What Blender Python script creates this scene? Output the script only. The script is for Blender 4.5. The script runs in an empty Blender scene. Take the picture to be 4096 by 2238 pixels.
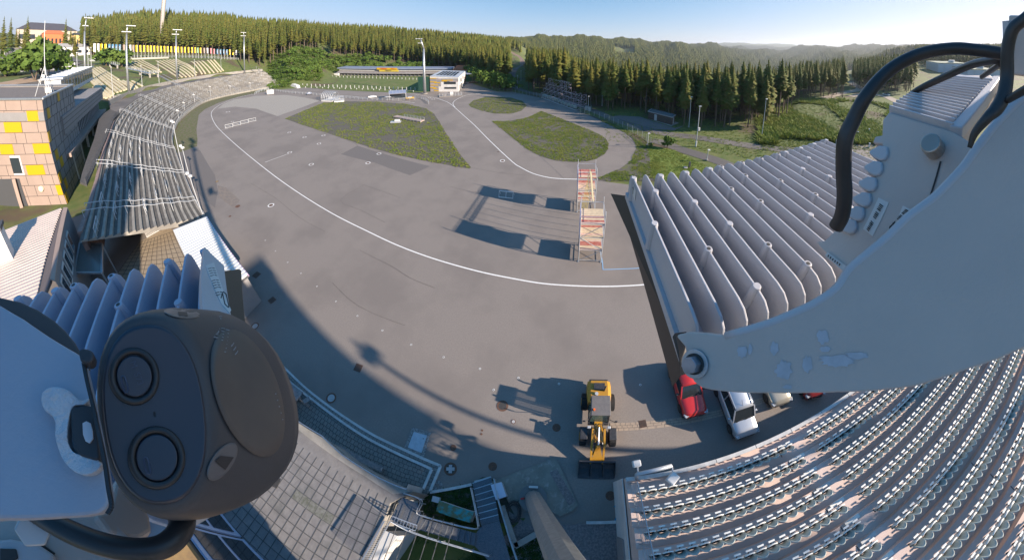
import bpy, bmesh, math, random
import numpy as np
from mathutils import Vector, Matrix
from mathutils.bvhtree import BVHTree
R = math.radians
rnd = random.Random(7)
sc = bpy.context.scene
col = sc.collection

# ---------------------------------------------------------------- camera
H = 25.0
K1, K2, K3, K4 = 1.27738113e-01, -9.60278633e-04, -8.56053749e-05, 1.90743085e-06
CX, CY, MM = 2212.0, 183.0, 36 / 4096.0
cd = bpy.data.cameras.new('camera')
cam = bpy.data.objects.new('camera', cd)
col.objects.link(cam)
sc.camera = cam
cam.location = (0, 0, H)
cam.rotation_euler = (R(90), 0, 0)
cd.type = 'PANO'
cd.panorama_type = 'FISHEYE_LENS_POLYNOMIAL'
cd.sensor_width = 36
cd.sensor_fit = 'HORIZONTAL'
cd.fisheye_fov = R(360)
cd.fisheye_polynomial_k0 = 0
cd.fisheye_polynomial_k1 = -K1
cd.fisheye_polynomial_k2 = -K2
cd.fisheye_polynomial_k3 = -K3
cd.fisheye_polynomial_k4 = -K4
cd.shift_x = -(CX - 2048) / 4096.0
cd.shift_y = -(1119 - CY) / 2238.0
cd.clip_start = 0.02
cd.clip_end = 20000

# ---------------------------------------------------------------- light
SUN_AZ, SUN_EL = 102.8, 22.5
w = bpy.data.worlds.new("World")
sc.world = w
w.use_nodes = True
nt = w.node_tree
sky = nt.nodes.new('ShaderNodeTexSky')
sky.sky_type = 'NISHITA'
sky.sun_disc = False
sky.sun_elevation = R(SUN_EL)
sky.sun_rotation = R(SUN_AZ)
sky.altitude = 800
sky.air_density = 1.0
sky.dust_density = 0.35
sky.ozone_density = 3.0
# softly compressed sky brightness, as in the photograph's tone range
ad = nt.nodes.new('ShaderNodeVectorMath'); ad.operation = 'MULTIPLY_ADD'; ad.inputs[1].default_value = (.40, .385, .335); ad.inputs[2].default_value = (.85, .85, .85)
dv_ = nt.nodes.new('ShaderNodeVectorMath'); dv_.operation = 'DIVIDE'
nt.links.new(sky.outputs[0], ad.inputs[0]); nt.links.new(sky.outputs[0], dv_.inputs[0]); nt.links.new(ad.outputs[0], dv_.inputs[1])
hs_ = nt.nodes.new('ShaderNodeHueSaturation'); hs_.inputs['Saturation'].default_value = 1.5; hs_.inputs['Value'].default_value = 1.32
nt.links.new(dv_.outputs[0], hs_.inputs['Color'])
nt.links.new(hs_.outputs[0], nt.nodes['Background'].inputs[0])
nt.nodes['Background'].inputs[1].default_value = 0.15
sl = bpy.data.lights.new('sun', 'SUN')
sl.energy = 4.7
sl.angle = R(0.6)
sl.color = (1.0, 0.85, 0.70)
so = bpy.data.objects.new('sun', sl)
col.objects.link(so)
SUN = Vector((math.sin(R(SUN_AZ)) * math.cos(R(SUN_EL)), math.cos(R(SUN_AZ)) * math.cos(R(SUN_EL)), math.sin(R(SUN_EL))))
so.rotation_euler = SUN.to_track_quat('Z', 'Y').to_euler()
so.location = (60, -20, 60)
sc.view_settings.view_transform = 'Standard'
sc.view_settings.look = 'None'
sc.view_settings.exposure = 1.15
sc.view_settings.gamma = 1
sc.cycles.max_bounces = 5
sc.cycles.diffuse_bounces = 3
sc.cycles.glossy_bounces = 3
sc.cycles.transmission_bounces = 4
sc.cycles.transparent_max_bounces = 6
sc.cycles.use_denoising = True
sc.cycles.caustics_reflective = False
sc.cycles.caustics_refractive = False
sc.cycles.volume_bounces = 0
sc.cycles.volume_max_steps = 64

# ---------------------------------------------------------------- geometry helpers
def theta(r):
    x = r * MM
    return K1 * x + K2 * x * x + K3 * x ** 3 + K4 * x ** 4
def ray(px, py):
    u, v = px - CX, -(py - CY)
    r = math.hypot(u, v) + 1e-9
    t = theta(r)
    return Vector((math.sin(t) * u / r, math.cos(t), math.sin(t) * v / r))
def P(px, py, z=0.0):
    """the point seen at a place of the photograph, on the level z"""
    d = ray(px, py)
    s = (z - H) / d.z
    return Vector((d.x * s, d.y * s, z))
def N(px, py, d):
    """a point at distance d"""
    return Vector((0, 0, H)) + ray(px, py) * d
def proj(p):
    x, y, z = p[0], p[1], p[2] - H
    n = math.sqrt(x * x + y * y + z * z)
    t = math.acos(max(-1, min(1, y / n)))
    q = math.hypot(x, z) + 1e-12
    lo, hi = 0.0, 3600.0
    for _ in range(30):
        m = (lo + hi) / 2
        if theta(m) < t: lo = m
        else: hi = m
    return CX + lo * x / q, CY - lo * z / q
def lsc(px, py, d):
    """metres per photograph pixel at distance d"""
    return d / (911.0 * (1 + ((px - CX) ** 2 + (py - CY) ** 2) / 1822.0 ** 2))
def zt(base, top):
    """height of the vertical line over base that reaches the picture place top"""
    b = Vector(base)
    best = (1e9, 0)
    for i in range(1, 500):
        h = i * .1
        q = proj((b.x, b.y, b.z + h))
        e = math.hypot(q[0] - top[0], q[1] - top[1])
        if e < best[0]: best = (e, h)
    return best[1]

MATS = {}
def mat(name, c, rough=.7, metal=0., c2=None, scale=3., bump=0., bscale=None, detail=6., spec=.5, lo=.35, hi=.65, c3=None, scale3=.3, obj=False, coat=0., lo3=.45, hi3=.6):
    if name in MATS: return MATS[name]
    m = bpy.data.materials.new(name)
    m.use_nodes = True
    t = m.node_tree
    b = t.nodes['Principled BSDF']
    b.inputs['Base Color'].default_value = (*c, 1)
    b.inputs['Roughness'].default_value = rough
    b.inputs['Metallic'].default_value = metal
    b.inputs['Specular IOR Level'].default_value = spec
    if coat: b.inputs['Coat Weight'].default_value = coat
    tc = t.nodes.new('ShaderNodeTexCoord')
    src = tc.outputs['Object']
    def noise(s, d=detail):
        n = t.nodes.new('ShaderNodeTexNoise')
        n.inputs['Scale'].default_value = s
        n.inputs['Detail'].default_value = d
        n.inputs['Roughness'].default_value = .6
        t.links.new(src, n.inputs['Vector'])
        return n
    def ramp(n, a, b_):
        r = t.nodes.new('ShaderNodeMapRange')
        r.inputs[1].default_value = a
        r.inputs[2].default_value = b_
        t.links.new(n.outputs[0], r.inputs[0])
        return r
    def mix(f, A, B):
        x = t.nodes.new('ShaderNodeMix')
        x.data_type = 'RGBA'
        t.links.new(f.outputs[0], x.inputs[0])
        for i, v in ((6, A), (7, B)):
            if isinstance(v, tuple): x.inputs[i].default_value = (*v, 1)
            else: t.links.new(v, x.inputs[i])
        return x.outputs[2]
    cur = c
    if c2:
        cur = mix(ramp(noise(scale), lo, hi), c, c2)
    if c3:
        cur = mix(ramp(noise(scale3, 4), lo3, hi3), cur, c3)
    if not isinstance(cur, tuple): t.links.new(cur, b.inputs['Base Color'])
    if bump:
        n = noise(bscale or scale * 3)
        bp = t.nodes.new('ShaderNodeBump')
        bp.inputs['Strength'].default_value = min(1, bump)
        bp.inputs['Distance'].default_value = .02 if bump <= 1 else .02 * bump
        t.links.new(n.outputs[0], bp.inputs['Height'])
        t.links.new(bp.outputs[0], b.inputs['Normal'])
    MATS[name] = m
    return m

def tag(o, label=None, cat=None, group=None, kind=None):
    if label: o['label'] = label
    if cat: o['category'] = cat
    if group: o['group'] = group
    if kind: o['kind'] = kind
    return o
def empty(name, loc=(0, 0, 0), rz=0., label=None, cat=None, group=None, kind=None):
    o = bpy.data.objects.new(name, None)
    o.empty_display_size = .3
    col.objects.link(o)
    o.location = loc
    o.rotation_euler = (0, 0, rz)
    return tag(o, label, cat, group, kind)
def kids(o): return [c for c in bpy.data.objects if c.parent == o]
TREE = {}
def copy_tree(o, ch, loc, rz=0., label=None, group=None, s=None, parent=None):
    """copy a thing and its parts (ch: list of (part, [subparts]))"""
    c = o.copy(); col.objects.link(c); c.location = loc; c.rotation_euler = (0, 0, rz)
    if s: c.scale = s if isinstance(s, tuple) else (s, s, s)
    if label: c['label'] = label
    if group: c['group'] = group
    for p, subs in ch:
        d = p.copy(); col.objects.link(d); d.parent = c
        for q in subs:
            e = q.copy(); col.objects.link(e); e.parent = d
    return c

class MB:
    def __init__(s): s.v = []; s.f = []; s.mi = []; s.m = 0
    def add(s, vs, fs):
        o = len(s.v)
        s.v += [tuple(q) for q in vs]
        s.f += [tuple(i + o for i in f) for f in fs]
        s.mi += [s.m] * len(fs)
        return s
    def quad(s, a, b, c, d): return s.add([a, b, c, d], [(0, 1, 2, 3)])
    def box(s, c, d, rz=0., M=None):
        x, y, z = d[0] / 2, d[1] / 2, d[2] / 2
        vs = [Vector((i, j, k)) for i in (-x, x) for j in (-y, y) for k in (-z, z)]
        M = M or Matrix.Rotation(rz, 3, 'Z')
        c = Vector(c)
        return s.add([c + M @ v for v in vs], [(0, 1, 3, 2), (4, 6, 7, 5), (0, 4, 5, 1), (2, 3, 7, 6), (0, 2, 6, 4), (1, 5, 7, 3)])
    def bar(s, a, b, w, h=None, up=(0, 0, 1)):
        a, b = Vector(a), Vector(b); h = h or w
        d = (b - a); L = d.length
        if L < 1e-6: return s
        d /= L
        up = Vector(up)
        if abs(d.dot(up)) > .98: up = Vector((1, 0, 0)) if abs(d.x) < .9 else Vector((0, 1, 0))
        x = d.cross(up).normalized(); y = x.cross(d)
        M = Matrix((x, d, y)).transposed()
        return s.box((a + b) / 2, (w, L, h), M=M)
    def tube(s, pts, r, n=8, cap=True, closed=False):
        pts = [Vector(p) for p in pts]
        rs = r if isinstance(r, (list, tuple)) else [r] * len(pts)
        m = len(pts); vs = []; fs = []
        prev = None
        for i, p in enumerate(pts):
            if closed: d = pts[(i + 1) % m] - pts[i - 1]
            else: d = pts[min(i + 1, m - 1)] - pts[max(i - 1, 0)]
            d = d.normalized() if d.length > 1e-9 else Vector((0, 0, 1))
            if prev is None:
                up = Vector((0, 0, 1)) if abs(d.z) < .9 else Vector((1, 0, 0))
                x = d.cross(up).normalized()
            else:
                x = (prev - d * prev.dot(d)).normalized()
            prev = x
            y = d.cross(x)
            for k in range(n):
                a = 2 * math.pi * k / n
                vs.append(p + (x * math.cos(a) + y * math.sin(a)) * rs[i])
        for i in range(m if closed else m - 1):
            j = (i + 1) % m
            for k in range(n):
                l = (k + 1) % n
                fs.append((i * n + k, i * n + l, j * n + l, j * n + k))
        if cap and not closed:
            fs.append(tuple(range(n))[::-1]); fs.append(tuple((m - 1) * n + k for k in range(n)))
        return s.add(vs, fs)
    def disc(s, c, r, n=20, r0=0., nrm=None):
        c = Vector(c)
        if nrm is None: X, Y = Vector((1, 0, 0)), Vector((0, 1, 0))
        else:
            nrm = Vector(nrm).normalized(); X = nrm.orthogonal().normalized(); Y = nrm.cross(X)
        o = [c + (X * math.cos(2 * math.pi * k / n) + Y * math.sin(2 * math.pi * k / n)) * r for k in range(n)]
        if r0 <= 0: return s.add(o, [tuple(range(n))])
        i = [c + (X * math.cos(2 * math.pi * k / n) + Y * math.sin(2 * math.pi * k / n)) * r0 for k in range(n)]
        return s.add(o + i, [(k, (k + 1) % n, n + (k + 1) % n, n + k) for k in range(n)])
    def cyl(s, c, r, h, n=16, r2=None, nrm=(0, 0, 1)):
        nrm = Vector(nrm).normalized(); c = Vector(c)
        return s.tube([c, c + nrm * h], [r, r2 if r2 is not None else r], n)
    def poly(s, pts): return s.add(pts, [tuple(range(len(pts)))])
    def prism(s, pts, off):
        pts = [Vector(p) for p in pts]; off = Vector(off); n = len(pts)
        return s.add(pts + [p + off for p in pts], [tuple(range(n)), tuple(range(2 * n - 1, n - 1, -1))] + [(i, i + n, (i + 1) % n + n, (i + 1) % n) for i in range(n)])
    def rprism(s, pts, t):
        """prism whose back lies farther along each point's own sight line (thickness t)"""
        pts = [Vector(p) for p in pts]; n = len(pts); c = Vector((0, 0, H))
        bk = [p + (p - c).normalized() * t for p in pts]
        return s.add(pts + bk, [tuple(range(n)), tuple(range(2 * n - 1, n - 1, -1))] + [(i, i + n, (i + 1) % n + n, (i + 1) % n) for i in range(n)])
    def loft(s, rings, closed=True, cap=True):
        n = len(rings[0]); vs = [p for r_ in rings for p in r_]; fs = []
        for i in range(len(rings) - 1):
            for k in range(n if closed else n - 1):
                l = (k + 1) % n
                fs.append((i * n + k, i * n + l, (i + 1) * n + l, (i + 1) * n + k))
        if cap: fs.append(tuple(range(n))[::-1]); fs.append(tuple((len(rings) - 1) * n + k for k in range(n)))
        return s.add(vs, fs)
    def build(s, name, mats, parent=None, smooth=False, fixn=True, bevel=0.):
        me = bpy.data.meshes.new(name)
        me.from_pydata(s.v, [], s.f)
        if not isinstance(mats, (list, tuple)): mats = [mats]
        for m in mats: me.materials.append(m)
        if len(mats) > 1: me.polygons.foreach_set('material_index', s.mi)
        if fixn:
            bm = bmesh.new(); bm.from_mesh(me)
            bmesh.ops.recalc_face_normals(bm, faces=bm.faces)
            bm.to_mesh(me); bm.free()
        if smooth: me.polygons.foreach_set('use_smooth', [True] * len(me.polygons))
        me.update()
        o = bpy.data.objects.new(name, me)
        col.objects.link(o)
        if parent: o.parent = parent
        if bevel:
            b = o.modifiers.new('bevel', 'BEVEL'); b.width = bevel; b.segments = 2; b.limit_method = 'ANGLE'
        return o
def rel(o, pts):
    """world points into the frame of the thing o (an unrotated Empty)"""
    return [Vector(p) - Vector(o.location) for p in pts]
def catmull(pts, n):
    pts = [Vector(p) for p in pts]
    if len(pts) < 3: return pts
    out = []
    q = [pts[0] * 2 - pts[1]] + pts + [pts[-1] * 2 - pts[-2]]
    for i in range(1, len(q) - 2):
        for k in range(n):
            t = k / n
            a, b, c, d = q[i - 1], q[i], q[i + 1], q[i + 2]
            out.append(.5 * ((2 * b) + (c - a) * t + (2 * a - 5 * b + 4 * c - d) * t * t + (3 * b - a - 3 * c + d) * t ** 3))
    out.append(pts[-1])
    return out
def resample(pts, n):
    pts = [Vector(p) for p in pts]
    L = [0]
    for a, b in zip(pts, pts[1:]): L.append(L[-1] + (b - a).length)
    out = []
    j = 0
    for i in range(n):
        t = L[-1] * i / (n - 1)
        while j < len(pts) - 2 and L[j + 1] < t: j += 1
        u = (t - L[j]) / max(1e-9, L[j + 1] - L[j])
        out.append(pts[j].lerp(pts[j + 1], min(1, max(0, u))))
    return out
def strip(pts, wd, z=None):
    """flat ribbon along pts"""
    mb = MB(); pts = [Vector(p) for p in pts]; vs = []
    for i, p in enumerate(pts):
        d = (pts[min(i + 1, len(pts) - 1)] - pts[max(i - 1, 0)]); d.z = 0; d.normalize()
        nrm = Vector((-d.y, d.x, 0)) * wd / 2
        for q in (p + nrm, p - nrm):
            vs.append((q.x, q.y, q.z if z is None else z))
    mb.add(vs, [(2 * i, 2 * i + 1, 2 * i + 3, 2 * i + 2) for i in range(len(pts) - 1)])
    return mb
def sheet(name, pxs, z, m, smooth_n=0, kind='structure', mb=None):
    pts = [P(*p, 0) for p in pxs]
    if smooth_n: pts = catmull(pts + [pts[0]], smooth_n)[:-1]
    b = MB(); b.poly([(p.x, p.y, z) for p in pts])
    o = b.build(name, m, fixn=False)
    if o.data.polygons[0].normal.z < 0: o.data.flip_normals()
    tag(o, kind=kind)
    return o, pts
# ---------------------------------------------------------------- terrain
TZ = {  # azimuth: (distance, height)
 -125: [(0, -.06), (60, 2), (110, 12), (170, 13), (400, 18), (700, 24), (1200, 60), (9000, 60)],
 -101: [(0, -.06), (96, -.06), (112, 12.5), (170, 13.5), (260, 15.5), (400, 19), (600, 24), (900, 42), (1500, 60), (9000, 40)],
 -96: [(0, -.06), (97, -.06), (125, 12.5), (170, 13.5), (395, 15.5), (520, 18.5), (800, 36), (1500, 60), (9000, 40)],
 -90.4: [(0, -.06), (92, -.06), (125, 3), (142, 5.7), (143.5, 7.4), (294, 15.6), (330, 16), (400, 17.5), (560, 38), (1200, 60), (9000, 40)],
 -87: [(0, -.06), (115, -.06), (135, 3.4), (154, 5.6), (157.5, 7.4), (306, 15.6), (335, 16), (400, 19), (560, 46), (1200, 60), (9000, 40)],
 -84.4: [(0, -.06), (130, -.06), (154, 4), (173, 5.6), (176.5, 7.4), (315, 15.6), (330, 16), (365, 20), (500, 46), (1200, 60), (9000, 40)],
 -79: [(0, -.06), (165, -.06), (186, 4.2), (198, 5.5), (201.5, 7.4), (283, 15.6), (310, 16), (345, 19), (480, 46), (1200, 60), (9000, 40)],
 -74: [(0, -.06), (176, -.06), (204, 4.2), (215, 5.5), (218.5, 7.4), (245, 15.6), (290, 17), (330, 20), (460, 46), (1200, 60), (9000, 40)],
 -68.8: [(0, -.06), (184, -.06), (220, 4), (231, 5.5), (234.5, 7.2), (258, 11.5), (300, 20), (430, 42), (1200, 60), (9000, 40)],
 -64: [(0, -.06), (196, -.06), (235, 4), (245, 6.5), (300, 22), (400, 38), (900, 60), (9000, 40)],
 -60: [(0, -.06), (178, -.06), (187, 1.5), (225, 12), (300, 27), (400, 38), (900, 60), (9000, 40)],
 -50: [(0, -.06), (246, -.06), (262, 3), (320, 18), (420, 38), (900, 60), (9000, 40)],
 -41: [(0, -.06), (228, -.06), (250, 4), (320, 19), (420, 37), (900, 55), (9000, 40)],
 -33: [(0, -.06), (212, -.06), (240, 3), (300, 11), (400, 31), (900, 50), (9000, 40)],
 -20: [(0, -.06), (160, -.06), (200, 1), (300, 12), (400, 25), (900, 40), (9000, 40)],
 -14: [(0, -.06), (140, -.06), (200, .5), (300, 5), (400, 17), (900, 50), (9000, 40)],
 -9.5: [(0, -.06), (130, -.06), (200, .3), (300, 3.5), (400, 10), (500, 17), (900, 30), (1500, 60), (9000, 40)],
 -4: [(0, -.06), (125, -.06), (250, -1), (400, -4), (800, -30), (1500, 66), (2500, 80), (9000, 40)],
 3: [(0, -.06), (120, -.06), (250, -4), (450, -22), (800, -60), (1500, 72), (2500, 80), (9000, 40)],
 12: [(0, -.06), (110, -.06), (160, -6), (450, -34), (800, -70), (1600, 66), (2500, 60), (9000, 40)],
 22: [(0, -.06), (100, -.06), (100, -1), (150, -9), (450, -46), (800, -90), (1800, 50), (3000, 30), (5000, -80), (7500, 40), (9000, 40)],
 30: [(0, -.06), (95, -.06), (98, -1), (150, -11), (450, -50), (900, -95), (1700, 14), (2300, 26), (3200, -60), (5000, -120), (7500, 92), (9000, 80)],
 36: [(0, -.06), (95, -.06), (98, -1), (150, -11), (450, -50), (900, -100), (1700, -16), (2600, 28), (3600, -120), (7000, 85), (9000, 80)],
 44: [(0, -.06), (95, -.06), (98, -1), (150, -11), (450, -52), (1100, -110), (2000, -62), (2600, -20), (3600, -100), (4300, -20), (5500, -60), (7500, 110), (9000, 80)],
 52: [(0, -.06), (100, -.06), (160, -8), (450, -50), (1100, -110), (2200, -110), (3300, -42), (4600, -120), (7500, 75), (9000, 60)],
 58: [(0, -.06), (140, -.06), (220, -3), (450, -30), (1100, -90), (2400, -60), (3600, -10), (4600, -80), (7500, 20), (9000, 40)],
 66: [(0, -.06), (150, -.06), (240, -1), (450, -10), (1100, -60), (2400, -40), (3600, 5), (4600, -60), (7500, -20), (9000, 0)],
 75: [(0, -.06), (170, -.06), (300, .0), (500, 3), (900, 6), (1500, -20), (9000, 0)],
 90: [(0, -.06), (170, -.06), (300, .0), (500, 2), (900, 8), (1500, -20), (9000, 0)],
 125: [(0, -.06), (170, -.06), (300, .0), (500, 2), (900, 8), (1500, -20), (9000, 0)],
}
AZ = sorted(TZ)
def _col(a, d):
    t = TZ[a]
    for (d0, z0), (d1, z1) in zip(t, t[1:]):
        if d <= d1:
            u = (d - d0) / (d1 - d0)
            return z0 + (z1 - z0) * u
    return t[-1][1]
def terr(az, d):
    if az <= AZ[0]: return _col(AZ[0], d)
    for a, b in zip(AZ, AZ[1:]):
        if az <= b:
            u = (az - a) / (b - a); u = u * u * (3 - 2 * u) if (b - a) > 5 else u
            z = _col(a, d) * (1 - u) + _col(b, d) * u
            break
    else: z = _col(AZ[-1], d)
    if d > 700:
        k = min(1, (d - 700) / 900)
        z += k * (9 * math.sin(az * .55 + d * .0021) + 6 * math.sin(az * 1.3 - d * .0043) + 3.0 * math.sin(az * 3.1 + d * .009)) * min(1.6, d / 2500 + .4)
    return z
def tzxy(x, y): return terr(math.degrees(math.atan2(x, y)), math.hypot(x, y))
azs = list(np.arange(-124, -101, 2)) + list(np.arange(-101, 95, .6)) + list(np.arange(95, 126, 2))
ds = [2, 8, 16, 26, 36, 46, 52, 58, 64, 72, 80, 90] + list(np.arange(96, 262, 4)) + list(np.arange(264, 460, 10)) + list(np.geomspace(470, 9000, 70))
v = []; f = []
for a in azs:
    for d in ds:
        v.append((d * math.sin(R(a)), d * math.cos(R(a)), terr(a, d)))
n = len(ds)
for i in range(len(azs) - 1):
    for j in range(n - 1):
        f.append((i * n + j, i * n + j + 1, (i + 1) * n + j + 1, (i + 1) * n + j))
# close behind the camera and out to the horizon
mb = MB(); mb.add(v, f)
m = len(azs)
fan = [(i * n, (i + 1) * n) for i in range(m - 1)]
c0 = len(mb.v); mb.v.append((0, 0, -.06))
for a, b in fan: mb.f.append((c0, a, b)); mb.mi.append(0)
back = [j for j in range(0, n)]
rb = []
for k in range(1, 8):
    a = 125 + (360 - 249 - 1) * k / 8.0 + .0
    rb.append(a)
prevc = [(m - 1) * n + j for j in range(n)]
for a in rb:
    cur = []
    for j, d in enumerate(ds):
        cur.append(len(mb.v)); mb.v.append((d * math.sin(R(a)), d * math.cos(R(a)), -.06 if d < 300 else 0))
    for j in range(n - 1): mb.f.append((prevc[j], prevc[j + 1], cur[j + 1], cur[j])); mb.mi.append(0)
    mb.f.append((c0, prevc[0], cur[0])); mb.mi.append(0)
    prevc = cur
for j in range(n - 1): mb.f.append((prevc[j], prevc[j + 1], j + 1, j)); mb.mi.append(0)
mb.f.append((c0, prevc[0], 0)); mb.mi.append(0)
m_terr = mat('meadow', (.075, .115, .022), .95, c2=(.14, .15, .045), scale=.5, c3=(.10, .075, .045), scale3=.06, bump=1, bscale=3, lo3=.52, hi3=.62)
ter = mb.build('ground', m_terr, smooth=True)
tag(ter, kind='structure')
TB = BVHTree.FromObject(ter, bpy.context.evaluated_depsgraph_get())
def T(px, py):
    """place on the terrain seen at a place of the photograph"""
    h = TB.ray_cast(Vector((0, 0, H)), ray(px, py))
    return h[0] if h[0] else P(px, py, 0)
def TG(x, y):
    h = TB.ray_cast(Vector((x, y, 500)), Vector((0, 0, -1)))
    return h[0].z if h[0] else 0.

# ---------------------------------------------------------------- stadium floor
m_asph = mat('asphalt', (.205, .178, .158), .85, c2=(.245, .213, .19), scale=9, bump=.5, bscale=45, c3=(.19, .165, .148), scale3=.13, lo3=.45, hi3=.62)
asph = [(1215, 349), (1303, 357), (1462, 365), (1621, 371), (1722, 366), (1836, 366), (1850, 338), (1860, 302), (1868, 302), (1884, 332), (1987, 366), (2048, 366), (2170, 392), (2320, 440), (2446, 500), (2498, 529), (2530, 556), (2541, 570), (2545, 590), (2526, 640), (2478, 675), (2394, 711), (2394, 721), (2540, 723)]
a_pts = [P(*p) for p in asph] + [Vector((9, 38, 0)), Vector((30, 30, 0)), Vector((90, 34, 0)), Vector((90, -60, 0)), Vector((-70, -60, 0)), Vector((-70, 4, 0)), Vector((-95, 16, 0)), Vector((-130, 24, 0)), Vector((-176, 60, 0)), Vector((-182, 92, 0)), P(1119, 358)]
mb = MB(); mb.poly([(p.x, p.y, 0) for p in a_pts])
o = mb.build('asphalt', m_asph, fixn=False)
if o.data.polygons[0].normal.z < 0: o.data.flip_normals()
tag(o, kind='structure')

m_isl = mat('island_soil', (.075, .068, .058), .95, c2=(.13, .118, .10), scale=11, bump=1, bscale=30, c3=(.115, .125, .04), scale3=.5, lo3=.52, hi3=.66)
m_grav = mat('pale_gravel', (.36, .33, .29), .95, c2=(.27, .25, .22), scale=2.5, bump=.7, bscale=25)
m_grass = mat('grass', (.07, .115, .02), .95, c2=(.13, .16, .035), scale=.8, bump=1, bscale=8, c3=(.16, .15, .07), scale3=.18, lo3=.55, hi3=.72)
ISL = {
 'gravel_island': [(1139, 474), (1295, 410), (1382, 404), (1502, 406), (1621, 414), (1701, 432), (1736, 454), (1760, 490), (1780, 525), (1804, 560), (1840, 616), (1884, 668), (1880, 674), (1840, 668), (1780, 657), (1701, 642), (1621, 626), (1541, 606), (1482, 590), (1394, 560), (1303, 529), (1203, 497)],
 'small_island': [(1876, 418), (1892, 402), (1940, 388), (2000, 387), (2048, 391), (2088, 403), (2107, 422), (2088, 441), (2048, 454), (1979, 454), (1919, 440), (1884, 428)],
 'large_island': [(2165, 443), (2235, 470), (2303, 497), (2366, 521), (2406, 541), (2426, 557), (2434, 574), (2432, 596), (2418, 616), (2386, 634), (2350, 644), (2295, 648), (2227, 642), (2167, 626), (2108, 596), (2048, 548), (2010, 518), (1967, 484), (2048, 482), (2108, 470), (2143, 454)],
}
isl_pts = {}
for k, pv in ISL.items():
    o, pts = sheet('grass_island' if k != 'x' else k, pv, .008, m_isl)
    isl_pts[k] = pts
sheet('gravel_yard', [(870, 434), (895, 414), (935, 398), (1024, 383), (1143, 379), (1210, 388), (1279, 402), (1200, 432), (1110, 464), (1060, 447), (1024, 434), (940, 426)], .006, m_grav)
sheet('grass_verge', [(1100, 357), (1024, 372), (955, 386), (876, 410), (820, 436), (795, 458), (786, 517), (790, 560), (788, 584), (745, 600), (706, 612), (695, 575), (700, 530), (724, 480), (768, 440), (830, 405), (910, 382), (1005, 362), (1080, 350)], .010, mat('verge', (.10, .11, .035), .95, c2=(.15, .125, .085), scale=1.2, bump=1, bscale=20, lo=.45, hi=.6))
_, range_pts = sheet('range_grass', [(1209, 348), (1120, 338), (1060, 331), (1208, 318), (1345, 299), (1500, 300), (1722, 306), (1722, 366), (1640, 372), (1500, 366), (1400, 361), (1303, 356)], .012, mat('range_turf', (.085, .125, .025), .95, c2=(.13, .155, .04), scale=.25, bump=1, bscale=5, c3=(.17, .15, .07), scale3=.09, lo3=.52, hi3=.7))
_, dirt_pts = sheet('verge_soil', [(2150, 383), (2240, 408), (2330, 441), (2446, 497), (2520, 541), (2590, 585), (2640, 640), (2620, 720), (2394, 722), (2394, 711), (2478, 675), (2526, 640), (2545, 590), (2541, 570), (2530, 556), (2498, 529), (2446, 503), (2320, 444), (2200, 402)], .014, m_isl)
_, lawn_pts = sheet('lawn', [(2590, 580), (2700, 600), (2820, 660), (2860, 720), (2620, 722), (2606, 690), (2600, 640)], .018, mat('bright_lawn', (.12, .17, .025), .95, c2=(.17, .21, .04), scale=2, bump=1, bscale=20))
# roads beyond the fence, laid on the terrain
def road(name, pxs, wd, m=m_asph, dz=.05):
    pts = [T(*p) for p in pxs]
    pts = catmull(pts, 6)
    o = strip([p + Vector((0, 0, dz)) for p in pts], wd).build(name, m, fixn=False)
    return tag(o, kind='structure'), pts
m_road = mat('road_asphalt', (.14, .125, .115), .85, c2=(.18, .16, .145), scale=.8, bump=.4, bscale=20, c3=(.11, .1, .095), scale3=.1)
road('service_road', [(2060, 350), (2114, 368), (2240, 396), (2368, 440), (2450, 474), (2543, 505), (2650, 532), (2770, 547), (2877, 563), (2985, 580), (3120, 596), (3300, 610), (3600, 640)], 3.6, m_road)
road('ski_track', [(2610, 560), (2660, 573), (2716, 594), (2802, 621), (2877, 645), (2960, 680), (3100, 745)], 3.4, m_road)
road('hill_road', [(2062, 352), (2052, 330), (2046, 300), (2062, 272), (2085, 258)], 6.5, m_road)
road('hill_track', [(2085, 258), (2082, 240), (2066, 222), (2048, 213), (2036, 206)], 10, mat('red_grit', (.2, .13, .1), .95, c2=(.26, .19, .15), scale=.5), dz=.15)
road('access_road', [(345, 245), (300, 238), (250, 222), (200, 208), (150, 200)], 26, m_road, dz=.1)
road('lane', [(20, 470), (70, 420), (115, 360), (165, 315), (225, 275), (300, 252), (345, 262)], 12, m_road, dz=.12)
road('sandy_lot', [(-30, 338), (40, 328), (110, 315), (170, 297)], 22, mat('pink_sand', (.42, .3, .22), .95, c2=(.34, .25, .18), scale=.3), dz=.06)
road('sand_bank', [(260, 196), (330, 193), (430, 196), (560, 195)], 14, mat('sand_bank', (.38, .3, .2), .95, c2=(.3, .24, .15), scale=.2), dz=.2)

# painted markings
m_white = mat('white_paint', (.78, .77, .74), .6, c2=(.62, .6, .57), scale=4, lo=.5, hi=.75)
m_blue = mat('blue_paint', (.25, .42, .62), .6)
mk = MB()
def line(pxs, wd, m=m_white, z=.022, name='painted_line', sm=5):
    pts = catmull([P(*p) for p in pxs], sm)
    return tag(strip(pts, wd, z).build(name, m, fixn=False), kind='structure')
line([(1090, 366), (1024, 374), (950, 390), (895, 411), (860, 432), (846, 450), (848, 470), (864, 501), (891, 530), (923, 560), (1024, 645), (1123, 721), (1239, 799), (1342, 860), (1462, 920), (1581, 976), (1701, 1022), (1820, 1059), (1939, 1090), (2048, 1112), (2167, 1132), (2307, 1142), (2446, 1144), (2605, 1135), (2800, 1110), (3000, 1060)], .16)
line([(1640, 375), (1669, 378), (1740, 391), (1780, 404), (1800, 414), (1820, 430), (1860, 466), (1899, 501), (1955, 558), (2048, 645), (2080, 667), (2127, 691), (2179, 706), (2227, 713), (2309, 716), (2390, 716)], .2)
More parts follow.
